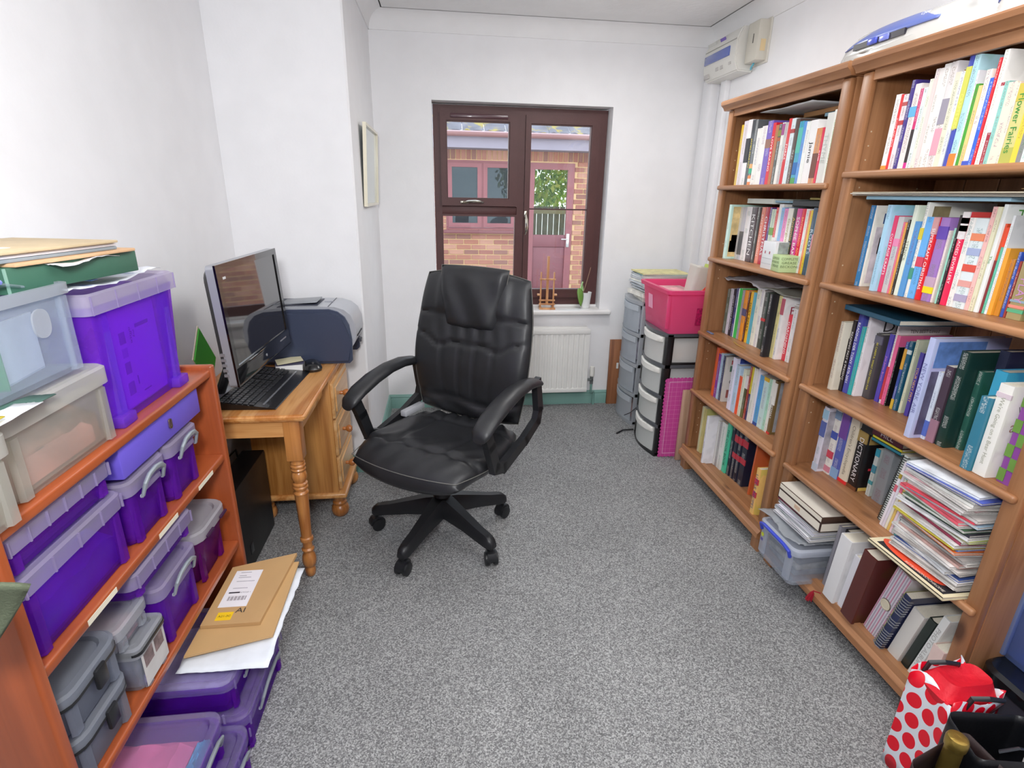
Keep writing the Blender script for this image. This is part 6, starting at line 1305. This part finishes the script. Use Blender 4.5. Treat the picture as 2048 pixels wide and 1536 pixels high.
# on top: big purple box with papers
ZT = LS[0]+.0
PB = thing('storage_box', 'large purple translucent box with lilac lid on top of left bookcase', 'box', (-.775, 1.255, ZT+.001))
obj('body', loft(BM(), [(0, .108, .150, .01), (.012, .110, .152, .012), (.242, .120, .168, .014), (.250, .122, .170, .014), (.250, .116, .164, .012), (.014, .106, .147, .01)]), plastic('a650ee', .34, .2, 'dcb4ff', 'purple_plastic'), PB)
pl_ = obj('lid', loft(BM(), [(.236, .127, .175, .016), (.272, .127, .175, .016), (.276, .122, .170, .014), (.270, .112, .16, .012), (.250, .118, .166, .012)]), plastic('dcd6e6', .45, .3, 'eee8f6', 'lilac_lid'), PB)
for k in range(5): obj('lid_rib', box(BM(), .126, .1285, -.165+.0825*k-.0012, -.165+.0825*k+.0012, .236, .272), LID, pl_)
for sy in (-1, 1):
    obj('corner_post', prism(BM(), [(.104, sy*.138), (.118, sy*.134), (.118, sy*.112), (.104, sy*.108)], 'Z', .004, .236), plastic('b070f4', .30, .2, 'd8b0ff', 'purple_plastic'), PB)
    obj('foot', box(BM(), .10, .128, sy*.125-.026, sy*.125+.026, 0, .024, .004), plastic('a860f0', .4, .2, 'd0a8ff', 'purple_plastic'), PB)
cat_ = thing('catalogue', 'office catalogue page pressed inside the front of the large purple box', 'catalogue', (-.674, 1.255, ZT+.014))
obj('page', box(BM(), -.004, 0, -.098, .098, 0, .215), mat('e4c8f4', .7), cat_)
for (y, z, a, b, c) in ((.035, .165, .055, .008, '5a3a8c'), (-.048, .150, .022, .025, '6a4898'), (-.048, .085, .02, .025, '6a4898'), (-.05, .04, .024, .028, '7450a8'), (-.048, .118, .02, .02, 'b090d0'), (.01, .020, .03, .003, '5a3a8c'), (-.02, .05, .003, .02, '5a3a8c')): obj('printed_block', box(BM(), 0, .0008, y-a/2, y+a/2, z-b/2, z+b/2), mat(c, .6), cat_)
lettering('printed_word', 'my', cat_, (.001, -.005, .150), (0, 0, -1), (0, 1, 0), .016, .010, mat('3c2460', .6)); lettering('printed_word', 'office', cat_, (.001, -.015, .150), (0, 0, -1), (0, 1, 0), .035, .010, mat('3c2460', .6))
filler('paper_stack', 'paper', 'papers standing inside the large purple box behind the catalogue', -.86, -.685, 1.13, 1.38, ZT+.014, ZT+.16, 'd0b0e8', .2)
# cream white box, clear box above it, more boxes at the frame edge
tub('storage_box', 'long cream white box with lid on the bookcase beside the purple box', -.895, -.640, .80, 1.080, ZT+.001, .148, plastic('e6e5e0', .28, .3, 'f0eee8', 'cream_plastic'), plastic('e8e7e2', .55, .35, 'f0eee8', 'cream_plastic'), .008, .036, 0)
filler('craft_bundle', 'craft supplies', 'reddish and beige craft bundles inside the cream white box', -.88, -.665, .82, 1.055, ZT+.012, ZT+.095, 'b88c84', .7, 14)
filler('red_folder', 'folder', 'slanting red edged folder inside the cream white box', -.668, -.66, .83, 1.03, ZT+.012, ZT+.06, 'd8a0a0', .4, 10)
tub('storage_box', 'near cream box at the left edge of the picture on the bookcase', -.88, -.615, .50, .785, ZT+.001, .14, plastic('e6e5e0', .34, .3, 'f0eee8', 'cream_plastic'), plastic('e8e7e2', .55, .35, 'f0eee8', 'cream_plastic'), .008, .036, 0)
ct = tub('document_box', 'clear file box holding green wallets on the cream white box', -.895, -.655, .66, 1.055, ZT+.151, .155, plastic('dde4ee', .26, .25, 'f2f6fb'), None, .006, .0, 0)
obj('rim', loft(BM(), [(.138, .123, .200, .02), (.156, .123, .200, .02), (.156, .114, .191, .016), (.138, .114, .191, .016)], (False, False), loop=True), CLL, ct)
obj('slanted_lid', xf(box(BM(), -.12, .10, -.17, .15, 0, .004, .0015), TR(-.005, -.02, .185, rx=R(-14), ry=R(-4))), plastic('d6dfe8', .30, .2, 'eef4f8'), ct)
obj('lid_edge', xf(tube(BM(), [(.10, -.17, .004), (.10, .10, .004)], .004, 6), TR(-.005, -.02, .185, rx=R(-14), ry=R(-4))), mat('8890e0', .3), ct)
obj('grip', xf(loft(BM(), [(0, .024, .020, .018), (.003, .024, .020, .018)], (True, True)), TR(.116, .11, .10, ry=R(90))), CLL, ct)
for k in range(4): tag(obj('plastic_wallet', xf(box(BM(), -.095, .10, -.0025, .0025, 0, .115), TR(-.775+.0, .76+.035*k, ZT+.158, rz=R(20))), plastic('4cc87c', .55, .3, '8ce0a8', 'green_plastic')), '%s green wallet from the left inside the clear file box' % ORD[k], 'folder')
tag(obj('document', xf(box(BM(), -.002, .002, -.10, .10, 0, .10), TR(-.70, .93, ZT+.158, rz=R(8))), mat('e6e8f2', .7)), 'white document standing inside the clear file box', 'paper')
# papers between cream box lid and clear box, hanging over the front
for k, (c, lab, q) in enumerate((('4c6c60', 'dark green folder sticking out below the clear file box', 0), ('eeeef0', 'white papers sticking out below the clear file box', -1))):
    crumple('papers' if k else 'green_folder', 'paper' if k else 'folder', lab, -.66+.01*k, -.618+.012*k, .64, .90-.05*k, ZT+.1495+.004*k, .004, c, 4+k, 10)
o = crumple('yellow_note', 'note', 'yellow printed strip on the papers below the clear file box', -.63, -.608, .62, .78, ZT+.160, .004, 'e8d040', 6, 8)
# papers on the purple box
ZP = ZT+.278
crumple('mailing_bag', 'bag', 'white and blue plastic mailing bag on the large purple box', -.88, -.665, 1.06, 1.40, ZP, .014, 'e8ecf4', 31, 18)
for (y, w_) in ((1.14, .02), (1.30, .012)): tag(obj('blue_stripe', box(BM(), -.76, -.668, y, y+w_, ZP+.0165, ZP+.0175), mat('7aa8ea', .5)), 'blue printed stripe on the mailing bag, %s one' % ('larger' if w_ > .015 else 'smaller'), 'stripe')
gb_ = thing('box_file', 'dark green box file under brown envelopes on top of the purple box', 'box file', (-.77, 1.13, ZP+.020), R(-8))
obj('case', box(BM(), -.105, .105, -.155, .155, 0, .042, .002), mat('3f6b58', .5, bump=.1), gb_); obj('corner_tape', box(BM(), .1035, .106, -.157, -.153, 0, .042), mat('8ab0a0', .5), gb_)
slab('orange_envelope', 'envelope', 'orange brown envelope with torn papers on the green box file', -.88, -.655, .99, 1.27, ZP+.0625, .006, 'd8b088', kind='x', rz=-9)
crumple('torn_papers', 'paper', 'torn white papers hanging over the green box file', -.70, -.650, 1.04, 1.22, ZP+.055, .008, 'f0f0f2', 14, 12)
for k, (c, lab) in enumerate((('8d98a0', 'grey plastic wallet under the topmost brown envelope'), ('e8e8ee', 'white envelope beneath the topmost brown envelope'))): slab('wallet' if k == 0 else 'envelope', 'folder' if k == 0 else 'envelope', lab, -.88, -.672, .95, 1.235, ZP+.0690+.0065*k, .006, c, kind='x', rz=-9)
q = slab('brown_envelope', 'envelope', 'topmost brown envelope with white label above the purple box', -.885, -.668, .90, 1.23, ZP+.0825, .005, 'cdb894', kind='x', rz=-9)
obj('address_label', box(BM(), -.03, .06, -.14, -.02, .005, .0056), mat('eeeaf0', .6), q)
# second row
lf = thing('lever_box', 'violet box file with metal ring lying at the top of the left bookcase', 'box file', (-.765, 1.245, LS[0]-.022-.070))
obj('case', box(BM(), -.125, .120, -.185, .185, 0, .066, .003), mat('6a58c8', .45, bump=.05), lf)
obj('finger_ring', xf(loft(BM(), [(0, .012, .006, .0055), (.003, .012, .006, .0055), (.003, .008, .003, .0028), (0, .008, .003, .0028)], (False, False), loop=True), TR(.1215, .02, .036, ry=R(90))), mat('b09a70', .25, .9), lf)
tub('storage_box', 'small purple box with grey handle, right one of the pair, upper shelf', -.88, MX, 1.228, 1.385, LS[1]+.001, .152, PUR, LID, .012, .032, 0, 'front')
tub('storage_box', 'small purple box with grey handle, left one of the pair, upper shelf', -.88, MX, 1.052, 1.212, LS[1]+.001, .152, PUR, LID, .012, .032, 0, 'front')
tub('storage_box', 'long purple box with ribbed lid standing on the upper left shelf', -.885, MX-.002, .752, 1.038, LS[1]+.001, .152, PUR2, LID, .008, .034, 4)
tub('storage_box', 'long purple box with ribbed lid just under the top board, left', -.885, MX-.006, .752, 1.030, LS[1]+.156, .070, PUR2, LID, .008, .030, 6)
filler('purple_fabric', 'fabric', 'violet folded fabric in the long purple box on the upper shelf', -.86, -.66, .77, 1.01, LS[1]+.012, LS[1]+.105, '6a48d8', .3, 12)
filler('pink_fabric', 'fabric', 'magenta fabric in the long box just under the top board', -.86, -.67, .77, 1.0, LS[1]+.168, LS[1]+.20, 'b83c9c', .4, 12)
filler('craft_bits', 'craft supplies', 'dark craft bits in the right small purple box, upper shelf', -.86, -.66, 1.25, 1.36, LS[1]+.012, LS[1]+.09, 'a04c9c', .5)
filler('craft_bits', 'craft supplies', 'dark craft bits in the left small purple box, upper shelf', -.86, -.66, 1.08, 1.19, LS[1]+.012, LS[1]+.09, '8a58b0', .5)
# third row
rb = tub('food_box', 'deep magenta clip lid box at the right end of the middle shelf', -.86, MX+.004, 1.275, 1.47, LS[2]+.001, .165, plastic('8a1890', .48, .2, 'c060c8', 'magenta_plastic'), plastic('dcdae0', .6, .3, 'e4e2ea', 'white_lid'), .022, .028, r=.045)
for y in (-.045, .045): obj('clip_slot', box(BM(), .117, .1225, y-.02, y+.02, .142, .148), mat('3c1c40', .5), rb)
tub('storage_box', 'long flat purple box with ribbed lid overhanging the middle shelf', -.88, MX+.004, 1.00, 1.268, LS[2]+.195, .066, PUR2, LID, .010, .036, 4)
tub('storage_box', 'purple box with grey handle on the middle shelf under the flat box', -.88, MX+.002, 1.075, 1.262, LS[2]+.001, .165, PUR, LID, .012, .032, 0, 'front')
filler('craft_bits', 'craft supplies', 'violet craft bits in the handled box on the middle shelf', -.86, -.67, 1.10, 1.24, LS[2]+.012, LS[2]+.09, '8a3cc0', .5)
cbx = tub('food_box', 'clear box with black edged lid and picture label on the middle shelf', -.86, MX+.006, .955, 1.065, LS[2]+.001, .118, CLP, CLL, .008, .022, r=.015)
obj('black_seal', loft(BM(), [(.100, .117, .0575, .016), (.106, .117, .0575, .016), (.106, .110, .0505, .013), (.100, .110, .0505, .013)], (False, False), loop=True), bplas, cbx)
obj('picture_label', box(BM(), .1105, .1115, -.046, .046, .012, .095), mat('c8c6c4', .6, var=.2), cbx)
for y in (-.022, .020): obj('label_photo', box(BM(), .1116, .1122, y-.017, y+.017, .055, .090), mat('7a6868', .6, var=.5, vscale=60), cbx)
filler('bead_tubes', 'beads', 'blue and red beads inside the clear black edged box', -.84, -.64, .97, 1.05, LS[2]+.01, LS[2]+.055, '7c7c9c', .8, 60)
tub('food_box', 'clear narrow box lying above the black edged box, middle shelf', -.87, MX-.01, .93, 1.05, LS[2]+.122, .06, CLP, CLL, .006, .02, r=.02)
filler('felt_pens', 'pens', 'reddish felt pens inside the clear narrow box', -.85, -.66, .945, 1.035, LS[2]+.13, LS[2]+.16, 'a4808c', .6, 40)
for k, (z, h) in enumerate(((LS[2]+.001, .105), (LS[2]+.108, .095))):
    q = tub('food_box', '%s grey clear box with black clips at the near end of middle shelf' % ('lower' if k == 0 else 'upper'), -.85, MX+.004, .755, .925, z, h, plastic('b0b6c4', .42, .3, 'dce0ea', 'grey_clear_plastic'), plastic('b4bac6', .48, .35, 'dce0ea', 'grey_clear_plastic'), .010, .022, r=.035)
    obj('black_seal', loft(BM(), [(h-.026, .1095, .0865, .034), (h-.020, .1095, .0865, .034), (h-.020, .104, .081, .03), (h-.026, .104, .081, .03)], (False, False), loop=True), bplas, q)
    obj('black_clip', box(BM(), .106, .1155, -.008, .022, h-.055, h-.012, .004), bplas, q)
# floor stack in front of the bottom shelf
def hbox(name, label, x0, x1, y0, y1, z, h, lid=True):
    t = tub(name, label, x0, x1, y0, y1, z, h, PUR, plastic('d4c8ee', .26, .2, 'ece6fa', 'lilac_lid') if lid else None, .010, .030, 3, 'front', r=.03); return t
FX = -.475
hbox('storage_box', 'lower purple box with grey handle on the carpet, far stack', -.80, FX-.03, 1.07, 1.365, .001, .125)
hbox('storage_box', 'upper purple box of the far stack on the carpet, under the envelopes', -.80, FX-.055, 1.08, 1.35, .128, .105)
hbox('storage_box', 'lower purple box with grey handle on the carpet, near stack', -.80, FX-.02, .80, 1.055, .001, .125)
hbox('storage_box', 'upper purple box holding pink felt, near stack on the carpet', -.80, FX-.045, .78, 1.00, .128, .11)
filler('pink_felt', 'felt', 'pink felt sheets inside the near upper purple box', -.78, -.57, .80, .975, .138, .215, 'e87898', .25, 8)
filler('blue_felt', 'felt', 'light blue felt strip inside the near upper purple box', -.566, -.545, .80, .975, .138, .205, '4cb8d0', .2)
filler('white_packets', 'packet', 'white and blue packets inside the far upper purple box', -.78, -.56, 1.10, 1.33, .14, .205, 'b4b4cc', .5, 14)
filler('sewing_bits', 'craft supplies', 'mixed bits inside the far lower purple box', -.78, -.54, 1.10, 1.34, .012, .07, '6c3c98', .5)
filler('sewing_bits', 'craft supplies', 'mixed bits inside the near lower purple box', -.78, -.54, .83, 1.03, .012, .07, '6c3c98', .5)
# envelopes lying on the far stack and poking out of the bookcase
ZE = .240
crumple('mailing_bag', 'bag', 'white plastic mailing bag under the brown envelopes near the carpet', -.665, -.452, 1.11, 1.49, ZE, .010, 'e6ecf4', 41, 18)
def sheet(name, label, cat, pts, z, t, col):
    o = thing(name, label, cat, (pts[0][0], pts[0][1], z)); bm = BM(); prism(bm, [(p[0]-pts[0][0], p[1]-pts[0][1]) for p in pts], 'Z', 0, t); obj('body', bm, mat(col, .65, bump=.06, var=.04), o); return o
sheet('brown_envelope', 'large lower brown envelope on the white mailing bag', 'envelope', [(-.468, 1.50), (-.66, 1.48), (-.66, 1.145), (-.462, 1.195)], ZE+.0145, .006, 'c8a270')
q = sheet('brown_envelope', 'upper brown envelope with white postal label and yellow sticker', 'envelope', [(-.480, 1.53), (-.655, 1.475), (-.655, 1.235), (-.505, 1.235)], ZE+.0215, .010, 'c49e6e')
lbM = Matrix.Translation((0, 0, .0102))
def onq(name, x0, x1, y0, y1, c, z=.0102, t=.0006): return obj(name, box(BM(), x0-q.location.x, x1-q.location.x, y0-q.location.y, y1-q.location.y, z, z+t), mat(c, .6), q)
onq('postal_label', -.635, -.560, 1.30, 1.455, 'eeecf2')
for k in range(26): 
    if (k*7) % 5 != 1: onq('barcode_bar', -.620+.0019*k, -.620+.0019*k+.0011, 1.325, 1.342, '8a8086', .0109, .0003)
onq('dark_bar', -.625, -.595, 1.355, 1.360, '2c2834', .0109, .0003)
for yy, w_ in ((1.445, .03), (1.430, .02), (1.422, .035), (1.405, .05), (1.375, .04)): onq('printed_line', -.62, -.62+w_, yy, yy+.0016, '8c8894', .0109, .0003)
lettering('label_text', 'CYCLE 1', q, (-.580-q.location.x, 1.357-q.location.y, .0112), (1, 0, 0), (0, 1, 0), .026, .006, mat('5c5864', .6))
onq('yellow_sticker', -.625, -.585, 1.250, 1.280, 'f4c820')
lettering('sticker_text', 'A21-3C', q, (-.605-q.location.x, 1.265-q.location.y, .0112), (1, .0, 0), (0, 1, 0), .032, .010, mat('5c5020', .6))
lettering('printed_word', 'AI', q, (-.570-q.location.x, 1.285-q.location.y, .0108), (1, 0, 0), (0, 1, 0), .024, .018, mat('3c3634', .6))
# grey green cloth hanging into the left edge of the picture
cm = bmesh.new(); n = 14; G = []
for i in range(n+1):
    rr = []
    for j in range(n+1):
        u, v = i/n, j/n
        p = Vector((-.66, .60, .975)).lerp(Vector((-.500, .60, .905)), u).lerp(Vector((-.70, .60, .76)).lerp(Vector((-.560, .60, .815)), u), v)
        rr.append(cm.verts.new((p.x, p.y+.010*math.sin(7*u+3*v), p.z+.003*math.sin(9*u))))
    G.append(rr)
for i in range(n):
    for j in range(n): cm.faces.new((G[i][j], G[i+1][j], G[i+1][j+1], G[i][j+1]))
cl_ = obj('cloth', cm, mat('5c6450', .9, bump=.5, bscale=300, var=.12, name='sage_cloth')); cl_.modifiers.new('s', 'SOLIDIFY').thickness = .006; tag(cl_, 'folded grey green cloth at the left edge of the picture by the bookcase', 'cloth')
# ------------------------------------------------------------------ blue and white craft cutting machine on the bookcases
def machine(name, label, y0, y1, blue0, blue1, z, h):
    t = thing(name, label, 'machine', (0, 0, z)); wm = mat('d9d8d4', .18, coat=.5, name='gloss_white_plastic'); bl = mat('6a7cc4', .3, coat=.3, name='periwinkle_plastic')
    L = y1-y0; bm = BM(); n = 24; secs = []
    for i in range(n+1):
        u = i/n; y = y0+L*u; e = max(0, 1-abs(2*u-1)**6)**.5; e = max(e, .12)
        hh = h*(.25+.75*e); w_ = .118*(.55+.45*e)
        prof = [(-1, .06), (-1.0, .35), (-.92, .62), (-.72, .84), (-.4, .97), (0, 1), (.5, .97), (.9, .8), (1, .4), (1, .03)]
        secs.append([bm.verts.new((1.40+p*w_, y, hh*q)) for p, q in prof]+[bm.verts.new((1.40-.85*w_, y, 0.0))])
    for A, B in zip(secs, secs[1:]):
        for i in range(len(A)): bm.faces.new((A[i], A[(i+1) % len(A)], B[(i+1) % len(A)], B[i]))
    bm.faces.new(secs[0]); bm.faces.new(secs[-1][::-1]); obj('body', bm, wm, t)
    bm = BM(); secs = []
    for i in range(n+1):
        u = i/n; y = blue0+(blue1-blue0)*u; uu = (y-y0)/L; e = max(.12, max(0, 1-abs(2*uu-1)**6)**.5); hh = h*(.25+.75*e)+.003; w_ = .118*(.55+.45*e)+.002
        k = math.sin(math.pi*min(max(u, .02), .98))**.25
        prof = [(-.985, .50), (-.9, .66), (-.72, .84), (-.4, .97), (0, 1.0), (.4, .99)]
        secs.append([bm.verts.new((1.40+p*w_, y+.02*(q-.5)*(1 if u > .5 else -1)*0, hh*(.50+(q-.50)*k))) for p, q in prof])
    for A, B in zip(secs, secs[1:]):
        for i in range(len(A)-1): bm.faces.new((A[i], A[i+1], B[i+1], B[i]))
    o = obj('blue_panel', bm, bl, t); o.modifiers.new('s', 'SOLIDIFY').thickness = .003
    return t, wm, bl
mc, wm, bl = machine('cutting_machine', 'long blue and white craft cutting machine on top of the pine bookcases', 1.37, 1.905, 1.50, 1.855, 1.7585, .108)
obj('open_slot', box(BM(), 1.277, 1.284, 1.60, 1.80, .040, .056), mat('2c2a34', .4), mc)
obj('cutter_head', box(BM(), 1.270, 1.29, 1.70, 1.735, .040, .058, .004), mat('4c5cc8', .25, coat=.4), mc); obj('cutter_head', box(BM(), 1.272, 1.29, 1.655, 1.69, .040, .056, .003), mat('7c88dc', .25, coat=.4), mc)
lettering('scripted_name', 'Ojou', mc, (1.2835, 1.545, .077), (.0, -1, .0), (.55, 0, .83), .030, .014, mat('eceef4', .4))
obj('lower_door', xf(loft(BM(), [(0, .014, .14, .012), (.004, .012, .13, .012)]), TR(1.2815, 1.70, .02, ry=R(-84))), mat('c8c7c2', .2, coat=.4), mc)
obj('latch', box(BM(), 1.272, 1.28, 1.735, 1.765, .026, .032, .002), mat('b8b8b4', .3), mc)
mc2, _, _ = machine('cutting_machine', 'rounded second blue and white machine at the top right corner of picture', 1.10, 1.362, 1.27, 1.35, 1.7585, .115)
obj('control_window', xf(loft(BM(), [(0, .02, .028, .018), (.003, .02, .028, .018)]), TR(1.288, 1.40, .088, ry=R(-60))), mat('3c3c50', .15, coat=.5), mc)
# ------------------------------------------------------------------ gift bag, dark bags, bottle, tubs in the near right corner
def dots():
    m = bpy.data.materials.new('red_dots_on_white'); m.use_nodes = True; nt = m.node_tree; b = nt.nodes['Principled BSDF']; L = nt.links.new; N = nt.nodes.new
    uv = N('ShaderNodeUVMap'); mp = N('ShaderNodeMapping'); L(uv.outputs[0], mp.inputs[0]); mp.inputs['Scale'].default_value = (26, 20, 1); mp.inputs['Rotation'].default_value = (0, 0, R(14))
    sp = N('ShaderNodeSeparateXYZ'); L(mp.outputs[0], sp.inputs[0])
    def mt(op, a, b_=None):
        n = N('ShaderNodeMath'); n.operation = op
        for i, v in enumerate((a, b_)):
            if v is None: continue
            if isinstance(v, (int, float)): n.inputs[i].default_value = v
            else: L(v, n.inputs[i])
        return n.outputs[0]
    row = mt('FLOOR', sp.outputs['Y']); odd = mt('MODULO', mt('ABSOLUTE', row), 2); fx_ = mt('SUBTRACT', mt('FRACT', mt('ADD', sp.outputs['X'], mt('MULTIPLY', odd, .5))), .5); fy_ = mt('SUBTRACT', mt('FRACT', sp.outputs['Y']), .5)
    d = mt('ADD', mt('MULTIPLY', fx_, fx_), mt('MULTIPLY', fy_, fy_)); inn = mt('LESS_THAN', d, .165)
    mx = N('ShaderNodeMix'); mx.data_type = 'RGBA'; L(inn, mx.inputs[0]); mx.inputs[6].default_value = hx('dfe4ec'); mx.inputs[7].default_value = hx('e80a28'); L(mx.outputs[2], b.inputs['Base Color']); b.inputs['Roughness'].default_value = .3; return m
dm = dots()
gbag = thing('gift_bag', 'white gift bag with large red dots standing on the carpet, bottom right', 'bag', (1.175, .845, 0), R(6))
bm = BM(); uvl = bm.loops.layers.uv.new('UVMap'); ax_, ay_, hh = .075, .052, .30
c4 = [(-ax_, ay_), (-ax_, -ay_), (ax_, -ay_), (ax_, ay_)]; n = 8
for k in range(4):
    p, q = Vector(c4[k]+(0,)), Vector(c4[(k+1) % 4]+(0,)); L_ = (q-p).length; G = []
    nr = (q-p).cross(Vector((0, 0, 1))).normalized()
    for i in range(n+1):
        col_ = []
        for j in range(n+1):
            u, v = i/n, j/n; fold = (-.018 if k in (0, 2) else .006)*math.sin(math.pi*u)*v
            col_.append(bm.verts.new(p.lerp(q, u)-nr*(-fold)*1+Vector((0, 0, hh*v+(.012*math.sin(6*u+k) if j == n else 0)))))
        G.append(col_)
    for i in range(n):
        for j in range(n):
            f = bm.faces.new((G[i][j], G[i+1][j], G[i+1][j+1], G[i][j+1]))
            for lp, (a, b) in zip(f.loops, ((i, j), (i+1, j), (i+1, j+1), (i, j+1))): lp[uvl].uv = (a/n*L_+k*.11, b/n*hh)
bmesh.ops.remove_doubles(bm, verts=bm.verts, dist=1e-4)
o = obj('paper_body', bm, dm, gbag, sharp=25); o.modifiers.new('s', 'SOLIDIFY').thickness = .0012
tag(obj('red_tissue', loft(BM(), [(.25, .06, .038, .02), (.285, .07, .045, .02), (.318, .055, .03, .02, .01, .0), (.308, .03, .01, .01, .02, 0)], cx=1.18, cy=.845), mat('d81028', .6, bump=.8, bscale=60, var=.2)), 'crumpled red tissue paper in the dotted gift bag', 'tissue')
for s, y in ((-1, -.052), (1, .05)):
    obj('ribbon_handle', tube(BM(), [(-.035, y, .285), (-.04, y-.01, .325), (-.015, y-.025, .335), (.025, y-.03, .325), (.045, y-.015, .29), (.04, y-.004, .25)], .0055, 6, flat=.35), mat('26282c', .4, name='black_ribbon'), gbag)
obj('eyelet', xf(lathe(BM(), [(.009, 0), (.009, .002), (.005, .002), (.005, 0)], 0, 0, 14), TR(-.035, -.054, .272, rx=R(90))), mat('c8a868', .2, .9), gbag)
def openbag(name, label, cx, cy, a, b, h, col, rz, peak=.03, rough=.6):
    t = thing(name, label, 'bag', (cx, cy, 0), R(rz)); bm = BM(); secs = []; m_ = 32
    base = ring(a, b, .015, 7); m_ = len(base)
    for v in (0, .3, .7, .92, 1.0):
        secs.append([bm.verts.new((x*(1-.03*v), y*(1-.03*v), h*v+(peak*math.sin(3*math.atan2(y, x)+1) if v == 1 else peak*.6*math.sin(3*math.atan2(y, x)+1) if v > .9 else 0))) for x, y in base])
    for A, B in zip(secs, secs[1:]):
        for i in range(m_): bm.faces.new((A[i], A[(i+1) % m_], B[(i+1) % m_], B[i]))
    bm.faces.new(secs[0][::-1]); o = obj('body', bm, mat(col, rough, bump=.2), t, sharp=50); o.modifiers.new('s', 'SOLIDIFY').thickness = -.002; return t
openbag('paper_bag', 'dark brown open paper bag at the bottom edge, in front of dotted bag', 1.03, .665, .095, .06, .262, '2c1a1a', 18, .022)
kb_ = openbag('carrier_bag', 'black carrier bag with cord handle between dotted bag and white bag', 1.175, .725, .085, .052, .275, '17181c', -8, .012, .35)
obj('ribbon_handle', tube(BM(), [(-.03, -.03, .27), (-.01, -.045, .30), (.03, -.04, .285), (.06, -.01, .24)], .006, 6, flat=.35), mat('30343a', .4), kb_)
wb = openbag('carrier_bag', 'white gift bag with dark spots and cream cord, bottom right corner', 1.245, .625, .075, .05, .268, 'd4cfd0', -15, .010, .45)
obj('cord_handle', tube(BM(), [(-.035, .045, .27), (-.05, .05, .30), (-.02, .05, .325), (.03, .04, .31), (.07, .02, .28), (.09, 0, .25)], .0035, 6), mat('c0a47c', .8), wb)
for x, z in ((-.045, .24), (.02, .245), (-.01, .20), (.045, .21)): obj('dark_spot', xf(lathe(BM(), [(.008, 0), (.008, .0006)], 0, 0, 14), TR(x, -.0502+.0015, z, rx=R(90))), mat('3c2024', .5), wb)
wbt = thing('wine_bottle', 'gold foil necked bottle standing in the brown paper bag', 'bottle', (1.035, .705, .004))
obj('glass', lathe(BM(), [(.034, 0), (.036, .01), (.036, .15), (.030, .18), (.018, .21), (.0155, .23), (.0155, .30), (.010, .303)], 0, 0, 24), mat('2c3420', .1, coat=.6), wbt)
obj('gold_foil', lathe(BM(), [(.0175, .20), (.0168, .285), (.0195, .288), (.0205, .297), (.0205, .308), (.018, .314), (.012, .316), (.004, .315)], 0, 0, 24), mat('b59a50', .32, .85, bump=.3, bscale=120, name='gold_foil'), wbt)
# storage tubs to the right of the near bookcase
tb1 = thing('storage_tub', 'clear storage tub with thick black lid right of the near bookcase', 'tub', (1.45, .68, 0))
obj('body', loft(BM(), [(0, .115, .185, .03), (.01, .12, .19, .032), (.265, .14, .21, .035), (.265, .136, .206, .033), (.012, .115, .185, .03)]), plastic('a4a2b4', .34, .2, 'd0d0dc'), tb1)
obj('lid', loft(BM(), [(.262, .150, .222, .04), (.268, .156, .228, .044), (.290, .156, .228, .044), (.300, .148, .220, .04), (.297, .13, .20, .034)]), mat('15171b', .22, coat=.4, name='black_lid_plastic'), tb1)
filler('stored_toys', 'toys', 'yellow green and brown packets inside the black lidded tub', 1.345, 1.55, .52, .84, .012, .20, '8a8c58', .8, 16)
tb2 = thing('storage_tub', 'tall pale blue translucent tub standing on the black lidded tub', 'tub', (1.468, .68, .299))
obj('body', loft(BM(), [(0, .105, .235, .015), (.01, .108, .238, .018), (.232, .118, .252, .02), (.235, .128, .258, .022), (.26, .128, .258, .022), (.26, .112, .246, .018), (.012, .104, .234, .015)]), plastic('9cb4e8', .34, .25, 'c8d6f6', 'blue_plastic'), tb2)
obj('lid', loft(BM(), [(.256, .132, .262, .026), (.284, .132, .262, .026), (.290, .124, .254, .022), (.282, .114, .244, .018)]), plastic('c4cad8', .75, .3, 'dfe4ee'), tb2)
for y in (.22, .12, .02): obj('side_rib', box(BM(), -.122, -.110, y-.006, y+.006, .01, .232, .003), plastic('a4bcf0', .5, .25, 'd0dcf8', 'blue_plastic'), tb2)
filler('blue_wallets', 'folder', 'bright blue folders stacked inside the pale blue tub', 1.385, 1.56, .46, .88, .315, .53, '4a86e8', .2, 6)
tg = thing('orange_box', 'orange lidded box on top of the pale blue tub, right edge', 'box', (1.475, .66, .591))
obj('body', box(BM(), -.105, .10, -.20, .20, 0, .05, .006), mat('e07020', .45), tg); obj('lid', box(BM(), -.110, .105, -.205, .205, .05, .07, .006), mat('d86418', .4), tg)

for o in SC.objects:
    if o.get('label') and len(o['label'].split()) > 16: o['label'] = o['label'].replace(' from the left,', ' from left,').replace('a child on its cover', 'child cover').replace('with a ', 'with ')
